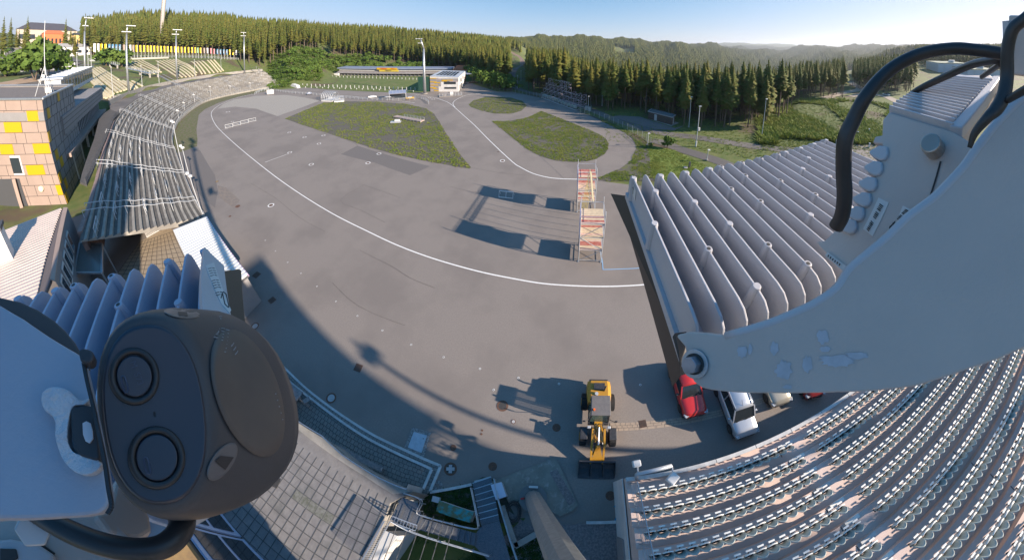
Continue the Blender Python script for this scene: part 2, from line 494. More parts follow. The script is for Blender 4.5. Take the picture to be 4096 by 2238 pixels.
line([(1987, 368), (1919, 374), (1868, 380), (1836, 392), (1816, 405), (1812, 416), (1820, 428)], .2)
line([(1380, 381), (1480, 392), (1580, 401), (1660, 411)], .18)
line([(2374, 849), (2392, 945), (2408, 1038), (2412, 1077)], .1, m_blue, .024)
line([(2412, 1077), (2480, 1075), (2565, 1071)], .1, m_blue, .028)
line([(1155, 614), (1061, 648)], .12)
line([(900, 514), (912, 515), (872, 521)], .08, sm=2)
m_iron = mat('rusty_iron', (.16, .075, .045), .8, c2=(.09, .05, .035), scale=14, bump=.6)
m_dark = mat('dark_iron', (.035, .033, .033), .7, c2=(.06, .055, .05), scale=12)
m_concrete = mat('concrete', (.36, .34, .31), .88, c2=(.27, .255, .23), scale=1.3, bump=.5, bscale=22, c3=(.22, .2, .18), scale3=.35, lo3=.55, hi3=.75)
def thing1(mb, name, m, label, cat, group=None, smooth=False):
    return tag(mb.build(name, m, smooth=smooth), label, cat, group)
rl = {(1084, 820): 'white ringed shaft cover left of the long white curve', (1159, 609): 'white ringed shaft cover with a straight white stem', (1245, 657): 'white ringed cover just right of the stemmed ring', (1472, 651): 'white ringed cover below the tip ring near the island', (1516, 614): 'white ringed cover closest to the gravel island edge',
      (1276, 574): 'white ringed cover right of the trio by the yard', (1157, 529): 'leftmost white ringed cover of the trio by the gravel yard', (1218, 548): 'middle white ringed cover of the trio by the gravel yard', (1294, 541): 'rightmost white ringed cover of the trio by the gravel yard',
      (2010, 642): 'white ringed cover between the two right white lines', (912, 447): 'small white ring by the upper bend of the line', (930, 486): 'small white ring by the metal frames', (1718, 391): 'left white ring before the range building', (1733, 396): 'right white ring before the range building'}
for p, lb in rl.items():
    c = P(*p); r0 = .55 if p[1] > 450 else .8
    e = empty('ringed_shaft_cover', (c.x, c.y, .0), 0, lb, 'shaft cover', 'white ringed covers on the asphalt')
    MB().disc((0, 0, .022), r0, 28, r0 * .72).build('painted_ring', m_white, e, fixn=False)
    MB().disc((0, 0, .024), r0 * .52, 20).build('iron_lid', m_iron, e, fixn=False)
for p in [(1061, 960), (1102, 1003), (1151, 1048), (1204, 1092), (1268, 1144), (1344, 1204), (1430, 1262), (1530, 1320), (1645, 1377), (1775, 1427), (1920, 1473), (2074, 1509), (2236, 1533), (2561, 1537), (1975, 1557)]:
    c = P(*p)
    e = empty('ground_marker', (c.x, c.y, 0), 0, 'small white rimmed marker set in the asphalt in a long row', 'ground marker', 'row of small white ground markers')
    MB().disc((0, 0, .022), .085, 14, .05).build('rim', m_white, e, fixn=False)
    MB().disc((0, 0, .023), .05, 10).build('plug', m_dark, e, fixn=False)
def cover(px, r, kindm, label, rim=None, n=28, holes=0, grp='manhole covers on the asphalt'):
    c = P(*px)
    e = empty('manhole_cover', (c.x, c.y, 0), 0, label, 'manhole cover', grp)
    MB().disc((0, 0, .022), r, n, r * .7).build('frame_ring', rim or m_iron, e, fixn=False)
    MB().disc((0, 0, .024), r * .7, n).build('lid', kindm, e, fixn=False)
    if holes:
        h = MB()
        for k in range(holes):
            a = 2 * math.pi * k / holes
            h.disc((math.cos(a) * r * .55, math.sin(a) * r * .55, .028), r * .08, 8)
        h.build('lifting_holes', m_dark, e, fixn=False)
    return e
m_lid = mat('lid_concrete', (.42, .42, .42), .8, c2=(.33, .33, .33), scale=8)
cover((1020, 1303), .40, m_lid, 'grey concrete manhole lid with rusty rim half in shade')
cover((1325, 1590), .40, m_lid, 'round pale grey manhole lid with brown rim by the double kerb')
cover((2010, 1621), .40, m_dark, 'large dark manhole cover crossed by a sun streak')
cover((1802, 1873), .40, m_dark, 'large manhole cover with a cross shaped plate', m_iron, holes=4)
e = [o for o in bpy.data.objects if o.get('label') == 'large manhole cover with a cross shaped plate'][0]
mb = MB(); mb.box((0, 0, .03), (.5, .2, .01), .2); mb.box((0, 0, .033), (.2, .5, .01), .2); mb.build('cross_plate', m_lid, e)
cover((2226, 1708), .27, m_iron, 'rusty round cover with a ring of holes left of the loader', holes=9)
cover((1971, 1863), .26, m_iron, 'rusty round cover with holes left of the concrete slab', holes=8)
cover((2441, 1980), .27, m_iron, 'rusty round cover with holes beside the white stand wall', holes=8)
cover((1813, 1788), .20, m_iron, 'small plain rusty cap right of the cobbled plate')
cover((2054, 1684), .16, m_lid, 'small pale round cap in the shaded asphalt')
cover((1929, 1719), .07, m_iron, 'upper of two tiny red caps in the shade')
cover((1926, 1734), .07, m_iron, 'lower of two tiny red caps in the shade')
cover((951, 824), .42, m_iron, 'flat orange rusted cover left of the big ringed one')
cover((920, 864), .22, m_iron, 'small orange rusted cover near the stand corner')
cover((868, 725), .35, mat('yellow_rust', (.3, .22, .09), .9), 'yellowish drain cover at the end of the patched crack')
def grate(px, sx, sy, rz, label):
    c = P(*px)
    e = empty('drain_grate', (c.x, c.y, 0), rz, label, 'drain grate', 'iron drain grates')
    MB().box((0, 0, .012), (sx, sy, .02)).build('frame', m_iron, e)
    b = MB()
    for k in range(7): b.box((-sx / 2 + sx * (k + .5) / 7, 0, .026), (sx / 22, sy * .88, .012))
    b.build('bars', m_dark, e)
grate((1026, 1098), .8, .8, .1, 'square rusty grate by the kiosk roof corner')
grate((1088, 1199), .7, .7, -.1, 'square rusty grate beside the stepped white corner')
grate((1433, 1469), .62, .62, .1, 'square rusty grate at the edge of the long shade')
grate((2571, 1693), .5, .5, 0, 'black slotted grate in the paved gutter')
grate((1993, 606), .4, .3, 0, 'small pale plate beside the right white line')
# cracks, seams and patches in the asphalt
m_seam = mat('tar_seam', (.09, .08, .075), .8, c2=(.15, .135, .125), scale=3)
for s in [[(1386, 560), (1430, 582), (1364, 616)], [(1455, 738), (1540, 768), (1600, 790)], [(1455, 738), (1362, 800), (1440, 838), (1540, 888)], [(1000, 730), (1100, 790), (1200, 870), (1300, 925)], [(1800, 745), (1860, 760), (1930, 772)], [(2090, 560), (2200, 660), (2256, 714)], [(1440, 1000), (1560, 1060), (1640, 1110), (1740, 1150)], [(1330, 1130), (1430, 1220), (1620, 1300)], [(1810, 655), (1900, 672), (2000, 690), (2100, 700)]]:
    line(s, .05, m_seam, .020, 'tar_seam', 3)
m_patch = mat('asphalt_patch', (.135, .12, .112), .85, c2=(.165, .148, .137), scale=6)
m_pale = mat('dusty_patch', (.22, .18, .15), .95, c2=(.17, .15, .135), scale=2, lo=.4, hi=.6)
sheet('asphalt_patch', [(1430, 582), (1590, 630), (1720, 664), (1640, 700), (1500, 650), (1364, 616)], .004, m_patch)
sheet('asphalt_patch', [(870, 740), (905, 750), (960, 800), (934, 830), (880, 790)], .004, m_pale)
sheet('asphalt_patch', [(700, 612), (760, 592), (800, 600), (860, 700), (872, 760), (860, 830), (800, 780), (740, 690)], .003, m_patch)
# ---------------------------------------------------------------- vegetation
def leafmat(name, a, b, c, rough=.8, sc1=.09, sc2=1.2):
    m = bpy.data.materials.new(name); m.use_nodes = True
    t = m.node_tree; B = t.nodes['Principled BSDF']
    B.inputs['Roughness'].default_value = rough
    B.inputs['Specular IOR Level'].default_value = .25
    g = t.nodes.new('ShaderNodeNewGeometry')
    cur = (*a, 1)
    for s, cc, lo, hi in ((sc1, b, .4, .6), (sc2, c, .5, .68)):
        n = t.nodes.new('ShaderNodeTexNoise'); n.inputs['Scale'].default_value = s; n.inputs['Detail'].default_value = 3
        t.links.new(g.outputs['Position'], n.inputs['Vector'])
        r = t.nodes.new('ShaderNodeMapRange'); r.inputs[1].default_value = lo; r.inputs[2].default_value = hi
        t.links.new(n.outputs[0], r.inputs[0])
        x = t.nodes.new('ShaderNodeMix'); x.data_type = 'RGBA'
        t.links.new(r.outputs[0], x.inputs[0])
        if isinstance(cur, tuple): x.inputs[6].default_value = cur
        else: t.links.new(cur, x.inputs[6])
        x.inputs[7].default_value = (*cc, 1)
        cur = x.outputs[2]
    t.links.new(cur, B.inputs['Base Color'])
    tr = t.nodes.new('ShaderNodeBsdfTranslucent'); t.links.new(cur, tr.inputs[0])
    ms = t.nodes.new('ShaderNodeMixShader'); ms.inputs[0].default_value = .22
    t.links.new(B.outputs[0], ms.inputs[1]); t.links.new(tr.outputs[0], ms.inputs[2])
    t.links.new(ms.outputs[0], t.nodes['Material Output'].inputs[0])
    return m
m_needle = leafmat('spruce_needles', (.085, .125, .022), (.14, .145, .028), (.19, .145, .04))
m_leaf = leafmat('broad_leaves', (.085, .15, .025), (.13, .19, .035), (.055, .11, .02))
m_herb = leafmat('herbs', (.17, .23, .035), (.25, .27, .055), (.12, .17, .03), sc1=.3, sc2=2.5)
m_trunk = mat('bark', (.15, .115, .085), .9, c2=(.1, .075, .06), scale=2)
nr = np.random.default_rng(11)

def spruce(seed, nw, nb, rad, base, trunk=True):
    """unit-height spruce: crown (V, F) and trunk (V, F)"""
    g = np.random.default_rng(seed); V = []; F = []
    for i in range(nw):
        t = i / (nw - 1)
        z = base + (1 - base) * (t ** .92) * .97
        rr = rad * ((1 - t) ** .75 + .03) * g.uniform(.8, 1.12) * (1 if t > .1 else .75)
        k = max(3, int(nb * (1 - .45 * t)))
        a0 = g.uniform(0, 6.28)
        for j in range(k):
            a = a0 + 6.283 * j / k + g.uniform(-.25, .25)
            r = rr * g.uniform(.65, 1.2)
            w = r * g.uniform(.26, .4) + .004
            dz = r * g.uniform(.35, .75)
            ca, sa = math.cos(a), math.sin(a)
            o = len(V)
            h = (1 - base) / nw
            V += [(0, 0, z + h * .7), (ca * r * .62 - sa * w, sa * r * .62 + ca * w, z - dz * .75), (ca * r, sa * r, z - dz * .55 + g.uniform(-.2, .2) * h), (ca * r * .62 + sa * w, sa * r * .62 - ca * w, z - dz * .75), (ca * r * .6, sa * r * .6, z - dz * .18)]
            F += [(o, o + 1, o + 4), (o + 1, o + 2, o + 4), (o + 4, o + 2, o + 3), (o, o + 4, o + 3)]
    o = len(V)
    V += [(0, 0, 1.0), (rad * .08, 0, .93), (-rad * .05, rad * .07, .93), (-rad * .05, -rad * .07, .93)]
    F += [(o, o + 1, o + 2), (o, o + 2, o + 3), (o, o + 3, o + 1)]
    TV = []; TF = []; n = 5
    for k, (zz, q) in enumerate(((-.02, .0125), (.35, .009), (.97, .002))):
        for j in range(n):
            TV.append((q * math.cos(6.283 * j / n), q * math.sin(6.283 * j / n), zz))
    for k in range(2):
        for j in range(n):
            l = (j + 1) % n
            TF.append((k * n + j, k * n + l, (k + 1) * n + l)); TF.append((k * n + j, (k + 1) * n + l, (k + 1) * n + j))
    # a few dead snags below the crown
    if base > .2:
        for q in range(14):
            a = g.uniform(0, 6.28); z = g.uniform(.12, base + .05); r = g.uniform(.02, .06); o2 = len(TV)
            TV += [(0, 0, z), (0, 0, z + .006), (math.cos(a) * r, math.sin(a) * r, z - .01)]
            TF.append((o2, o2 + 1, o2 + 2))
    return (np.array(V), np.array(F)), (np.array(TV), np.array(TF))
def cone(seed):
    g = np.random.default_rng(seed); V = []; F = []
    for z0, r0, z1 in ((.12, .15, .6), (.42, .11, .82), (.68, .07, 1.0)):
        o = len(V); n = 5; a0 = g.uniform(0, 6)
        for j in range(n): V.append((r0 * math.cos(a0 + 6.283 * j / n) * g.uniform(.7, 1.2), r0 * math.sin(a0 + 6.283 * j / n) * g.uniform(.7, 1.2), z0))
        V.append((0, 0, z1))
        F += [(o + j, o + (j + 1) % n, o + n) for j in range(n)]
    return np.array(V), np.array(F)
def batch(tmpls, items):
    """items: (template, x, y, z, height, width factor, yaw) -> V, F"""
    Vs = []; Fs = []; o = 0
    for k, tp in enumerate(tmpls):
        it = np.array([i[1:] for i in items if i[0] == k])
        if not len(it): continue
        V, F = tp
        c, s = np.cos(it[:, 5]), np.sin(it[:, 5])
        hw = it[:, 3] * it[:, 4]
        X = it[:, 0:1] + (V[None, :, 0] * c[:, None] - V[None, :, 1] * s[:, None]) * hw[:, None]
        Y = it[:, 1:2] + (V[None, :, 0] * s[:, None] + V[None, :, 1] * c[:, None]) * hw[:, None]
        Z = it[:, 2:3] + V[None, :, 2] * it[:, 3:4]
        Vs.append(np.stack([X, Y, Z], -1).reshape(-1, 3))
        Fs.append((F[None] + (np.arange(len(it)) * len(V))[:, None, None] + o).reshape(-1, 3))
        o += len(it) * len(V)
    return np.concatenate(Vs), np.concatenate(Fs)
def tri_mesh(name, V, F, mats, mi=None):
    me = bpy.data.meshes.new(name)
    me.vertices.add(len(V)); me.vertices.foreach_set('co', np.asarray(V, np.float32).ravel())
    me.loops.add(len(F) * 3); me.loops.foreach_set('vertex_index', np.asarray(F, np.int32).ravel())
    me.polygons.add(len(F)); me.polygons.foreach_set('loop_start', np.arange(0, len(F) * 3, 3, dtype=np.int32))
    for m in mats: me.materials.append(m)
    if mi is not None: me.polygons.foreach_set('material_index', np.asarray(mi, np.int32))
    me.update(calc_edges=True)
    return me
def tri_obj(name, V, F, mats, mi=None, parent=None):
    o = bpy.data.objects.new(name, tri_mesh(name, V, F, mats, mi)); col.objects.link(o)
    if parent: o.parent = parent
    return o
SP_HI = [spruce(s, 19, 10, r, b) for s, r, b in ((1, .15, .42), (2, .135, .5), (3, .155, .36), (4, .145, .3))]
SP_FULL = [spruce(s, 20, 10, r, b) for s, r, b in ((5, .17, .10), (6, .155, .14), (7, .19, .07))]
SP_MID = [spruce(s, 10, 7, r, b)[0] for s, r, b in ((11, .15, .15), (12, .135, .22), (13, .165, .1))]
SP_CONE = [cone(s) for s in (21, 22, 23)]
SP_FR = [spruce(s, 12, 8, r, b) for s, r, b in ((15, .14, .40), (16, .13, .46))]

start = [(-92, 400), (-89, 372), (-84.4, 345), (-79, 322), (-74, 285), (-68.8, 258), (-64.5, 252), (-60, 262), (-55, 300), (-50, 300), (-45, 295), (-41, 285), (-37, 268), (-33, 262), (-27, 225), (-22, 205), (-20, 196), (-16, 165), (-13, 150), (-11.2, 148), (-11, 470), (-6.6, 400), (-6.4, 128), (0, 108), (5.7, 97), (10, 91), (14.6, 88), (22, 87), (28, 80), (34, 75), (42, 78), (51, 84), (55, 92), (55.4, 138), (60, 141), (64.8, 154), (65, 400), (66.8, 400), (67, 190), (77, 195), (77.4, 420), (100, 430)]
stop = [(-92, 700), (-60, 620), (-11, 640), (-6, 300), (5, 260), (30, 230), (52, 230), (56, 300), (77, 420), (78, 900), (100, 900)]
def tab(t, a):
    if a <= t[0][0]: return t[0][1]
    for (a0, b0), (a1, b1) in zip(t, t[1:]):
        if a <= a1: return b0 + (b1 - b0) * (a - a0) / (a1 - a0)
    return t[-1][1]
cand = []
a = -92.0
d = 74.0
while d < 900:
    step = (4.3 if d < 260 else 5.2 if d < 420 else 7.5) 
    da = math.degrees(step / d)
    a = -92 + nr.uniform(0, da)
    while a < 96:
        s0 = tab(start, a)
        if d >= s0 and d < tab(stop, a):
            aa = a + nr.uniform(-.4, .4) * da; dd = d + nr.uniform(-.42, .42) * step
            if nr.uniform() < (.93 if d < s0 + 30 else .86) and not (-54.5 < aa < -51.8 and 300 < dd < 352):
                cand.append((aa, dd, dd - s0))
        a += da
    d += step * .95
items = []
for aa, dd, e in cand:
    x, y = dd * math.sin(R(aa)), dd * math.cos(R(aa))
    z = terr(aa, dd)
    hgt = nr.uniform(19, 25.5)
    if nr.uniform() < .08: hgt *= .72
    if aa < -70: hgt *= 1.12
    if 4 < aa < 55.3: hgt = nr.uniform(16.5, 21.5)
    if aa > 55 and aa < 77: hgt = nr.uniform(14, 19)
    items.append([aa, dd, x, y, z - .2, hgt, nr.uniform(.85, 1.2), nr.uniform(0, 6.28), e])
items.sort(key=lambda i: i[1] / i[5] + (0 if i[8] < 9 else 3))
near = items[:285]; rest = items[285:]
def tree_proto(sp, nm='spruce_tree', cm=None):
    (V, F), (TV, TF) = sp
    e = empty(nm)
    c = tri_obj('crown', V, F, [cm or m_needle], parent=e)
    t = tri_obj('trunk', TV, TF, [m_trunk], parent=e)
    return e, [(c, []), (t, [])]
protos = [tree_proto(s) for s in SP_HI]
def sp_label(aa, dd, h):
    x = proj((dd * math.sin(R(aa)), dd * math.cos(R(aa)), 0))[0]
    if x < 2150: return 'spruce on the forest edge right of the uphill road'
    if x < 2420: return 'spruce at the forest edge behind the stacked steel frames'
    if x < 2580: return 'dark spruce at the forest edge left of the wooden cabin'
    if x < 2760: return 'spruce with bare trunk standing behind the wooden cabin'
    if x < 3000: return 'tall bare trunked spruce on sunlit grass right of the cabin'
    if x < 3180: return 'full green spruce at the right end of the near grove'
    return 'slim spruce in the shaded grove beyond the brushwood'
for k, i in enumerate(near):
    e, ch = protos[k % 4]
    lb = sp_label(i[0], i[1], i[5])
    if k >= 4: e = copy_tree(e, ch, (i[2], i[3], i[4]), i[7], s=(i[5] * i[6], i[5] * i[6], i[5]))
    else: e.location = (i[2], i[3], i[4]); e.scale = (i[5] * i[6],) * 2 + (i[5],)
    e['label'] = lb; e['category'] = 'spruce'; e['group'] = 'spruces along the near forest edge'
print('trees', len(near), len(rest))
# the rest of the forest, one mass
A = [i for i in rest if i[1] < 230 or i[8] < 14]; B = [i for i in rest if not (i[1] < 230 or i[8] < 14)]
Bm = [i for i in B if i[1] < 430 and i[8] < 120]; Bf = [i for i in B if not (i[1] < 430 and i[8] < 120)]
V1, F1 = batch([s[0] for s in SP_FR], [(int(nr.integers(2)), *i[2:8]) for i in A])
V2, F2 = batch([s[1] for s in SP_FR], [(int(nr.integers(2)), *i[2:8]) for i in A])
V3, F3 = batch(SP_MID, [(int(nr.integers(3)), *i[2:8]) for i in Bm])
V4, F4 = batch(SP_CONE, [(int(nr.integers(3)), *i[2:8]) for i in Bf])
V = np.concatenate([V1, V2, V3, V4]); n1, n2, n3 = len(V1), len(V2), len(V3)
F = np.concatenate([F1, F2 + n1, F3 + n1 + n2, F4 + n1 + n2 + n3])
mi = np.zeros(len(F), int); mi[len(F1):len(F1) + len(F2)] = 1
print('forest faces', len(F))
tag(tri_obj('forest', V, F, [m_needle, m_trunk], mi), 'dense spruce forest covering the hills around the arena', 'forest', kind='stuff')
# wooded ridges across the valley
it = []
d = 420.
while d < 6200:
    step = max(7.5, d * .0058)
    a = -12 + nr.uniform(0, 1)
    da = math.degrees(step / d)
    while a < 90:
        if not (d < 1000 and (a < -5 or a > 57)):
            aa = a + nr.uniform(-.4, .4) * da; dd = d + nr.uniform(-.4, .4) * step
            if not (15.5 < aa < 20.5 and 1180 < dd < 1420) and not (40 < aa < 42.5 and 2300 < dd < 2520):
                it.append((int(nr.integers(3)), dd * math.sin(R(aa)), dd * math.cos(R(aa)), terr(aa, dd) - 1, nr.uniform(17, 26) * (1 + d / 7000), nr.uniform(1.0, 1.7) * (1 + d / 4000), nr.uniform(0, 6.28)))
        a += da
    d += step * .9
V, F = batch(SP_CONE, it)
print('ridge trees', len(it))
tag(tri_obj('far_forest', V, F, [m_needle]), 'hazy wooded ridges across the valley', 'forest', kind='stuff')

# single spruces on the left skyline
full = [tree_proto(s) for s in SP_FULL]
fc = 0
for px, top, base, lb in [(14, 62, 196, 'leftmost spruce on the skyline'), (42, 66, 196, 'second spruce from the left on the skyline'), (66, 108, 197, 'short spruce in the left skyline cluster'), (76, 112, 198, 'small spruce at the right of the left cluster'), (109, 62, 200, 'tall spruce alone before the dark roof'), (98, 95, 199, 'low spruce left of the tall lone one'), (262, 72, 208, 'broad spruce right of the hazy buildings'), (283, 105, 208, 'narrow spruce right of the broad one'), (338, 50, 212, 'tallest spruce behind the first light mast'), (325, 95, 210, 'lower spruce beside the tallest one'), (374, 55, 212, 'pointed spruce right of the first mast'), (398, 60, 216, 'wide spruce above the white flags'), (413, 62, 214, 'thin spruce above the yellow flags'), (388, 92, 224, 'big dark spruce standing behind the flags'), (352, 105, 218, 'young spruce below the tall pair'), (300, 118, 206, 'small spruce near the pale house'), (428, 88, 214, 'spruce at the left end of the hill forest'), (445, 80, 214, 'second spruce of the hill forest')]:
    b = P(px, base, 17.5) if base > 190 else T(px, base)
    az_ = math.atan2(b.x, b.y); dd = 380 + (fc * 37) % 60
    x, y = dd * math.sin(az_), dd * math.cos(az_); z = TG(x, y)
    h = zt((x, y, z), proj((x, y, 0)) and (px, top))
    e, ch = full[fc % 3]
    if fc >= 3: e = copy_tree(e, ch, (x, y, z - .2), fc * 1.3, s=(h * .95, h * .95, h))
    else: e.location = (x, y, z - .2); e.scale = (h * .95, h * .95, h)
    e['label'] = lb; e['category'] = 'spruce'; e['group'] = 'single spruces on the left skyline'
    fc += 1

# broadleaf trees and shrubs
def bush(seed, nblob=9, nleaf=60, ls=.085, flat=.8):
    g = np.random.default_rng(seed); V = []; F = []
    for b in range(nblob):
        c = np.array([g.normal() * .26, g.normal() * .26, .52 + g.uniform(-.3, .33) * flat])
        r = g.uniform(.2, .34)
        for q in range(nleaf):
            d = g.normal(size=3); d /= np.linalg.norm(d) + 1e-9
            if d[2] < -.5: d[2] *= -.5
            p = c + d * r * g.uniform(.75, 1.08) * np.array([1, 1, .85])
            p[2] = max(.03, p[2])
            u = g.normal(size=3); u /= np.linalg.norm(u); w_ = np.cross(d, u); s = ls * g.uniform(.6, 1.3)
            o = len(V); V += [tuple(p + u * s), tuple(p + w_ * s), tuple(p - u * s), tuple(p - w_ * s)]
            F += [(o, o + 1, o + 2), (o, o + 2, o + 3)]
    V = np.array(V); TV = []; TF = []
    for k in range(4):
        a = 1.57 * k; o = len(TV)
        TV += [(.03, 0, 0), (-.015, .026, 0), (-.015, -.026, 0), (math.cos(a) * .2, math.sin(a) * .2, .62)]
        TF += [(o, o + 1, o + 3), (o + 1, o + 2, o + 3), (o + 2, o, o + 3)]
    return (V, np.array(F)), (np.array(TV), np.array(TF))
BU = [tree_proto(bush(31 + k, 9, 55), 'leafy_bush', m_leaf) for k in range(4)]
used = [False] * 4
def put_bush(x, y, z, s, h, label, group, k=None):
    global used
    k = int(nr.integers(4)) if k is None else k
    e, ch = BU[k]
    if used[k]: e = copy_tree(e, ch, (x, y, z), nr.uniform(0, 6), s=(s, s, h))
    else: e.location = (x, y, z); e.scale = (s, s, h); used[k] = True
    e['label'] = label; e['category'] = 'bush'; e['group'] = group
# slope behind the range
cnt = 0
for d in np.arange(184, 300, 7.5):
    for aa in np.arange(-63.2, -30, math.degrees(8.2 / d)):
        s0 = 180 if aa < -61 else 190 if aa < -54 else 252 if aa < -45 else 232 if aa < -38 else 216
        if d < s0 or d > tab(start, aa) + 4: continue
        if nr.uniform() < .18: continue
        a2 = aa + nr.uniform(-.9, .9); d2 = d + nr.uniform(-3, 3)
        x, y = d2 * math.sin(R(a2)), d2 * math.cos(R(a2)); z = TG(x, y)
        s = nr.uniform(4, 7.5); h = s * nr.uniform(.7, 1.0)
        if aa < -60: s *= .6; h *= .55
        lb = 'bush on the slope left of the shooting range' if aa < -52 else 'bush on the bank behind the long range roof' if aa < -40 else 'bush behind the range building'
        put_bush(x, y, z - .3, s, h, lb, 'bushes on the bank above the range'); cnt += 1
for px, py in [(1880, 300), (1900, 322), (1925, 335), (1950, 345), (1975, 352), (2000, 358), (2020, 362), (2045, 366), (1895, 300), (1925, 312), (1960, 325), (1990, 335), (2015, 345), (2035, 350), (1945, 310), (1975, 318), (2005, 328), (2030, 338), (1860, 292), (1835, 290), (1810, 288), (1985, 305), (2020, 318)]:
    p = P(px, py)
    h = nr.uniform(6, 11) if px > 1870 else 6
    put_bush(p.x, p.y, -.2, nr.uniform(6, 9), h, 'leafy tree between the range yard and the uphill road', 'leafy trees by the uphill road'); cnt += 1
for px, py, s, h, lb in [(165, 305, 16, 15, 'large round shrub beside the roof pavilion'), (140, 322, 13, 11, 'shrub left of the large round one'), (185, 318, 12, 10, 'shrub touching the pavilion roof'), (455, 262, 15, 11, 'dense shrub above the log seats'), (425, 262, 12, 9, 'shrub at the left end of the log bank'), (488, 268, 12, 10, 'shrub right of the dense one on the bank'), (60, 300, 14, 7, 'low bushes below the sandy lot'), (25, 305, 13, 6, 'low bushes at the left picture edge'), (155, 232, 14, 8, 'bush by the access road kerb'), (185, 236, 12, 7, 'bush right of the yellow banner'), (170, 245, 12, 7, 'bush on the road bank corner')]:
    p = T(px, py); put_bush(p.x, p.y, p.z - .3, s, h, lb, 'shrubs by the access road')
for px, py, h in [(2668, 590, 3.2), (2655, 588, 1.4), (2600, 588, 1.2)]:
    p = P(px, py); put_bush(p.x, p.y, 0, h * .7, h, 'young sapling on the lawn beside the track' if h > 3 else 'weed clump at the fence end' + (' by the post' if px < 2620 else ' near the sapling'), 'saplings on the lawn')
print('bushes', cnt)
# ground cover that nobody could count
def scatter(name, tm, pts, m, label, cat):
    V, F = batch([tm], [(0, *p) for p in pts])
    return tag(tri_obj(name, V, F, [m]), label, cat, kind='stuff')
tuft = []
TV = []; TF = []
for k in range(7):
    a = k * .9; o = len(TV); l = .5 + .3 * (k % 3)
    TV += [(math.cos(a) * .1 - math.sin(a) * .16, math.sin(a) * .1 + math.cos(a) * .16, 0), (math.cos(a) * .1 + math.sin(a) * .16, math.sin(a) * .1 - math.cos(a) * .16, 0), (math.cos(a) * l, math.sin(a) * l, .55 + .3 * (k % 2))]
    TF.append((o, o + 1, o + 2))
TUFT = (np.array(TV), np.array(TF))
def inpoly(x, y, pts):
    c = False; n = len(pts); j = n - 1
    for i in range(n):
        if (pts[i].y > y) != (pts[j].y > y) and x < (pts[j].x - pts[i].x) * (y - pts[i].y) / (pts[j].y - pts[i].y) + pts[i].x: c = not c
        j = i
    return c
def fnoise(x, y, s, o=0):
    return math.sin(x * s + 1.3 * math.sin(y * s * .7 + o)) * math.sin(y * s * 1.1 + 1.7 * math.sin(x * s * .6 + 2 + o))
def fill(pts, n, lo, hi, thr, sc_=.25, edge=0):
    xs = [p.x for p in pts]; ys = [p.y for p in pts]; out = []; tries = 0
    while len(out) < n and tries < n * 30:
        tries += 1
        x, y = nr.uniform(min(xs), max(xs)), nr.uniform(min(ys), max(ys))
        if fnoise(x, y, sc_) + .6 * fnoise(x, y, sc_ * 3.7, 1) + nr.uniform(-.6, .6) < thr: continue
        if not inpoly(x, y, pts): continue
        s = nr.uniform(lo, hi)
        out.append((x, y, 0.0, s, nr.uniform(.9, 2.0), nr.uniform(0, 6.28)))
    return out
pts = []
pts += fill(isl_pts['gravel_island'], 9000, .12, .36, -.45, .16)
pts += fill(isl_pts['small_island'], 2200, .12, .32, -.9, .3)
pts += fill(isl_pts['large_island'], 8500, .1, .27, -.7, .3)
pts += fill(dirt_pts, 2600, .1, .25, -.1, .5)
scatter('weeds', TUFT, pts, m_herb, 'yellow green weeds growing through the gravel islands', 'weeds')
pts = fill(lawn_pts, 2500, .1, .22, -2)
scatter('lawn_grass', TUFT, pts, m_herb, 'bright mown grass on the lawn right of the track', 'grass')
pts = []
for k in range(16000):
    px, py = nr.uniform(2420, 3560), nr.uniform(405, 640)
    if nr.uniform() < .5: px, py = nr.uniform(3040, 3560), nr.uniform(395, 600)
    p = P(px, py)
    d = math.hypot(p.x, p.y)
    if d < 58 or d > 150: continue
    big = fnoise(p.x, p.y, .12) > -.1 and px > 3030 and py < 575
    s = nr.uniform(.5, 1.5) if big else nr.uniform(.1, .4)
    if not big and nr.uniform() < .35: continue
    pts.append((p.x, p.y, terr(math.degrees(math.atan2(p.x, p.y)), d), s, nr.uniform(.9, 1.8), nr.uniform(0, 6.28)))
print('brush', len(pts))
scatter('brushwood', TUFT, pts, m_herb, 'green brushwood and tall grass in the clearing at right', 'brushwood')
pts = []
for k in range(5200):
    aa, d = nr.uniform(-64, -44), nr.uniform(178, 300)
    x, y = d * math.sin(R(aa)), d * math.cos(R(aa))
    if d < (180 if aa < -60 else 192 if aa < -54 else 250): continue
    pts.append((x, y, TG(x, y), nr.uniform(.5, 2.0), nr.uniform(1, 2), nr.uniform(0, 6.28)))
scatter('slope_scrub', TUFT, pts, m_leaf, 'tangled green scrub covering the bank above the range', 'scrub')
# ---------------------------------------------------------------- common paints
m_steel = mat('galvanised_steel', (.52, .54, .56), .42, .75, c2=(.42, .44, .47), scale=3)
m_rail = mat('rail_steel', (.50, .52, .54), .5, .3)
m_darkgrey = mat('dark_grey', (.07, .072, .078), .6)
m_grey = mat('panel_grey', (.27, .26, .26), .7, c2=(.235, .225, .225), scale=.4)
m_tan = mat('tan_panel', (.36, .27, .225), .7, c2=(.32, .24, .20), scale=.35)
m_yellow = mat('yellow_panel', (.55, .33, .01), .5)
m_glass = mat('window_glass', (.03, .04, .05), .08, spec=.8)
m_whitewall = mat('white_plaster', (.66, .65, .63), .8, c2=(.56, .55, .53), scale=.8)
m_wood = mat('weathered_wood', (.16, .12, .09), .85, c2=(.1, .075, .06), scale=2, bump=.5)
m_beige = mat('pale_timber', (.62, .54, .36), .8, c2=(.5, .43, .28), scale=.6)
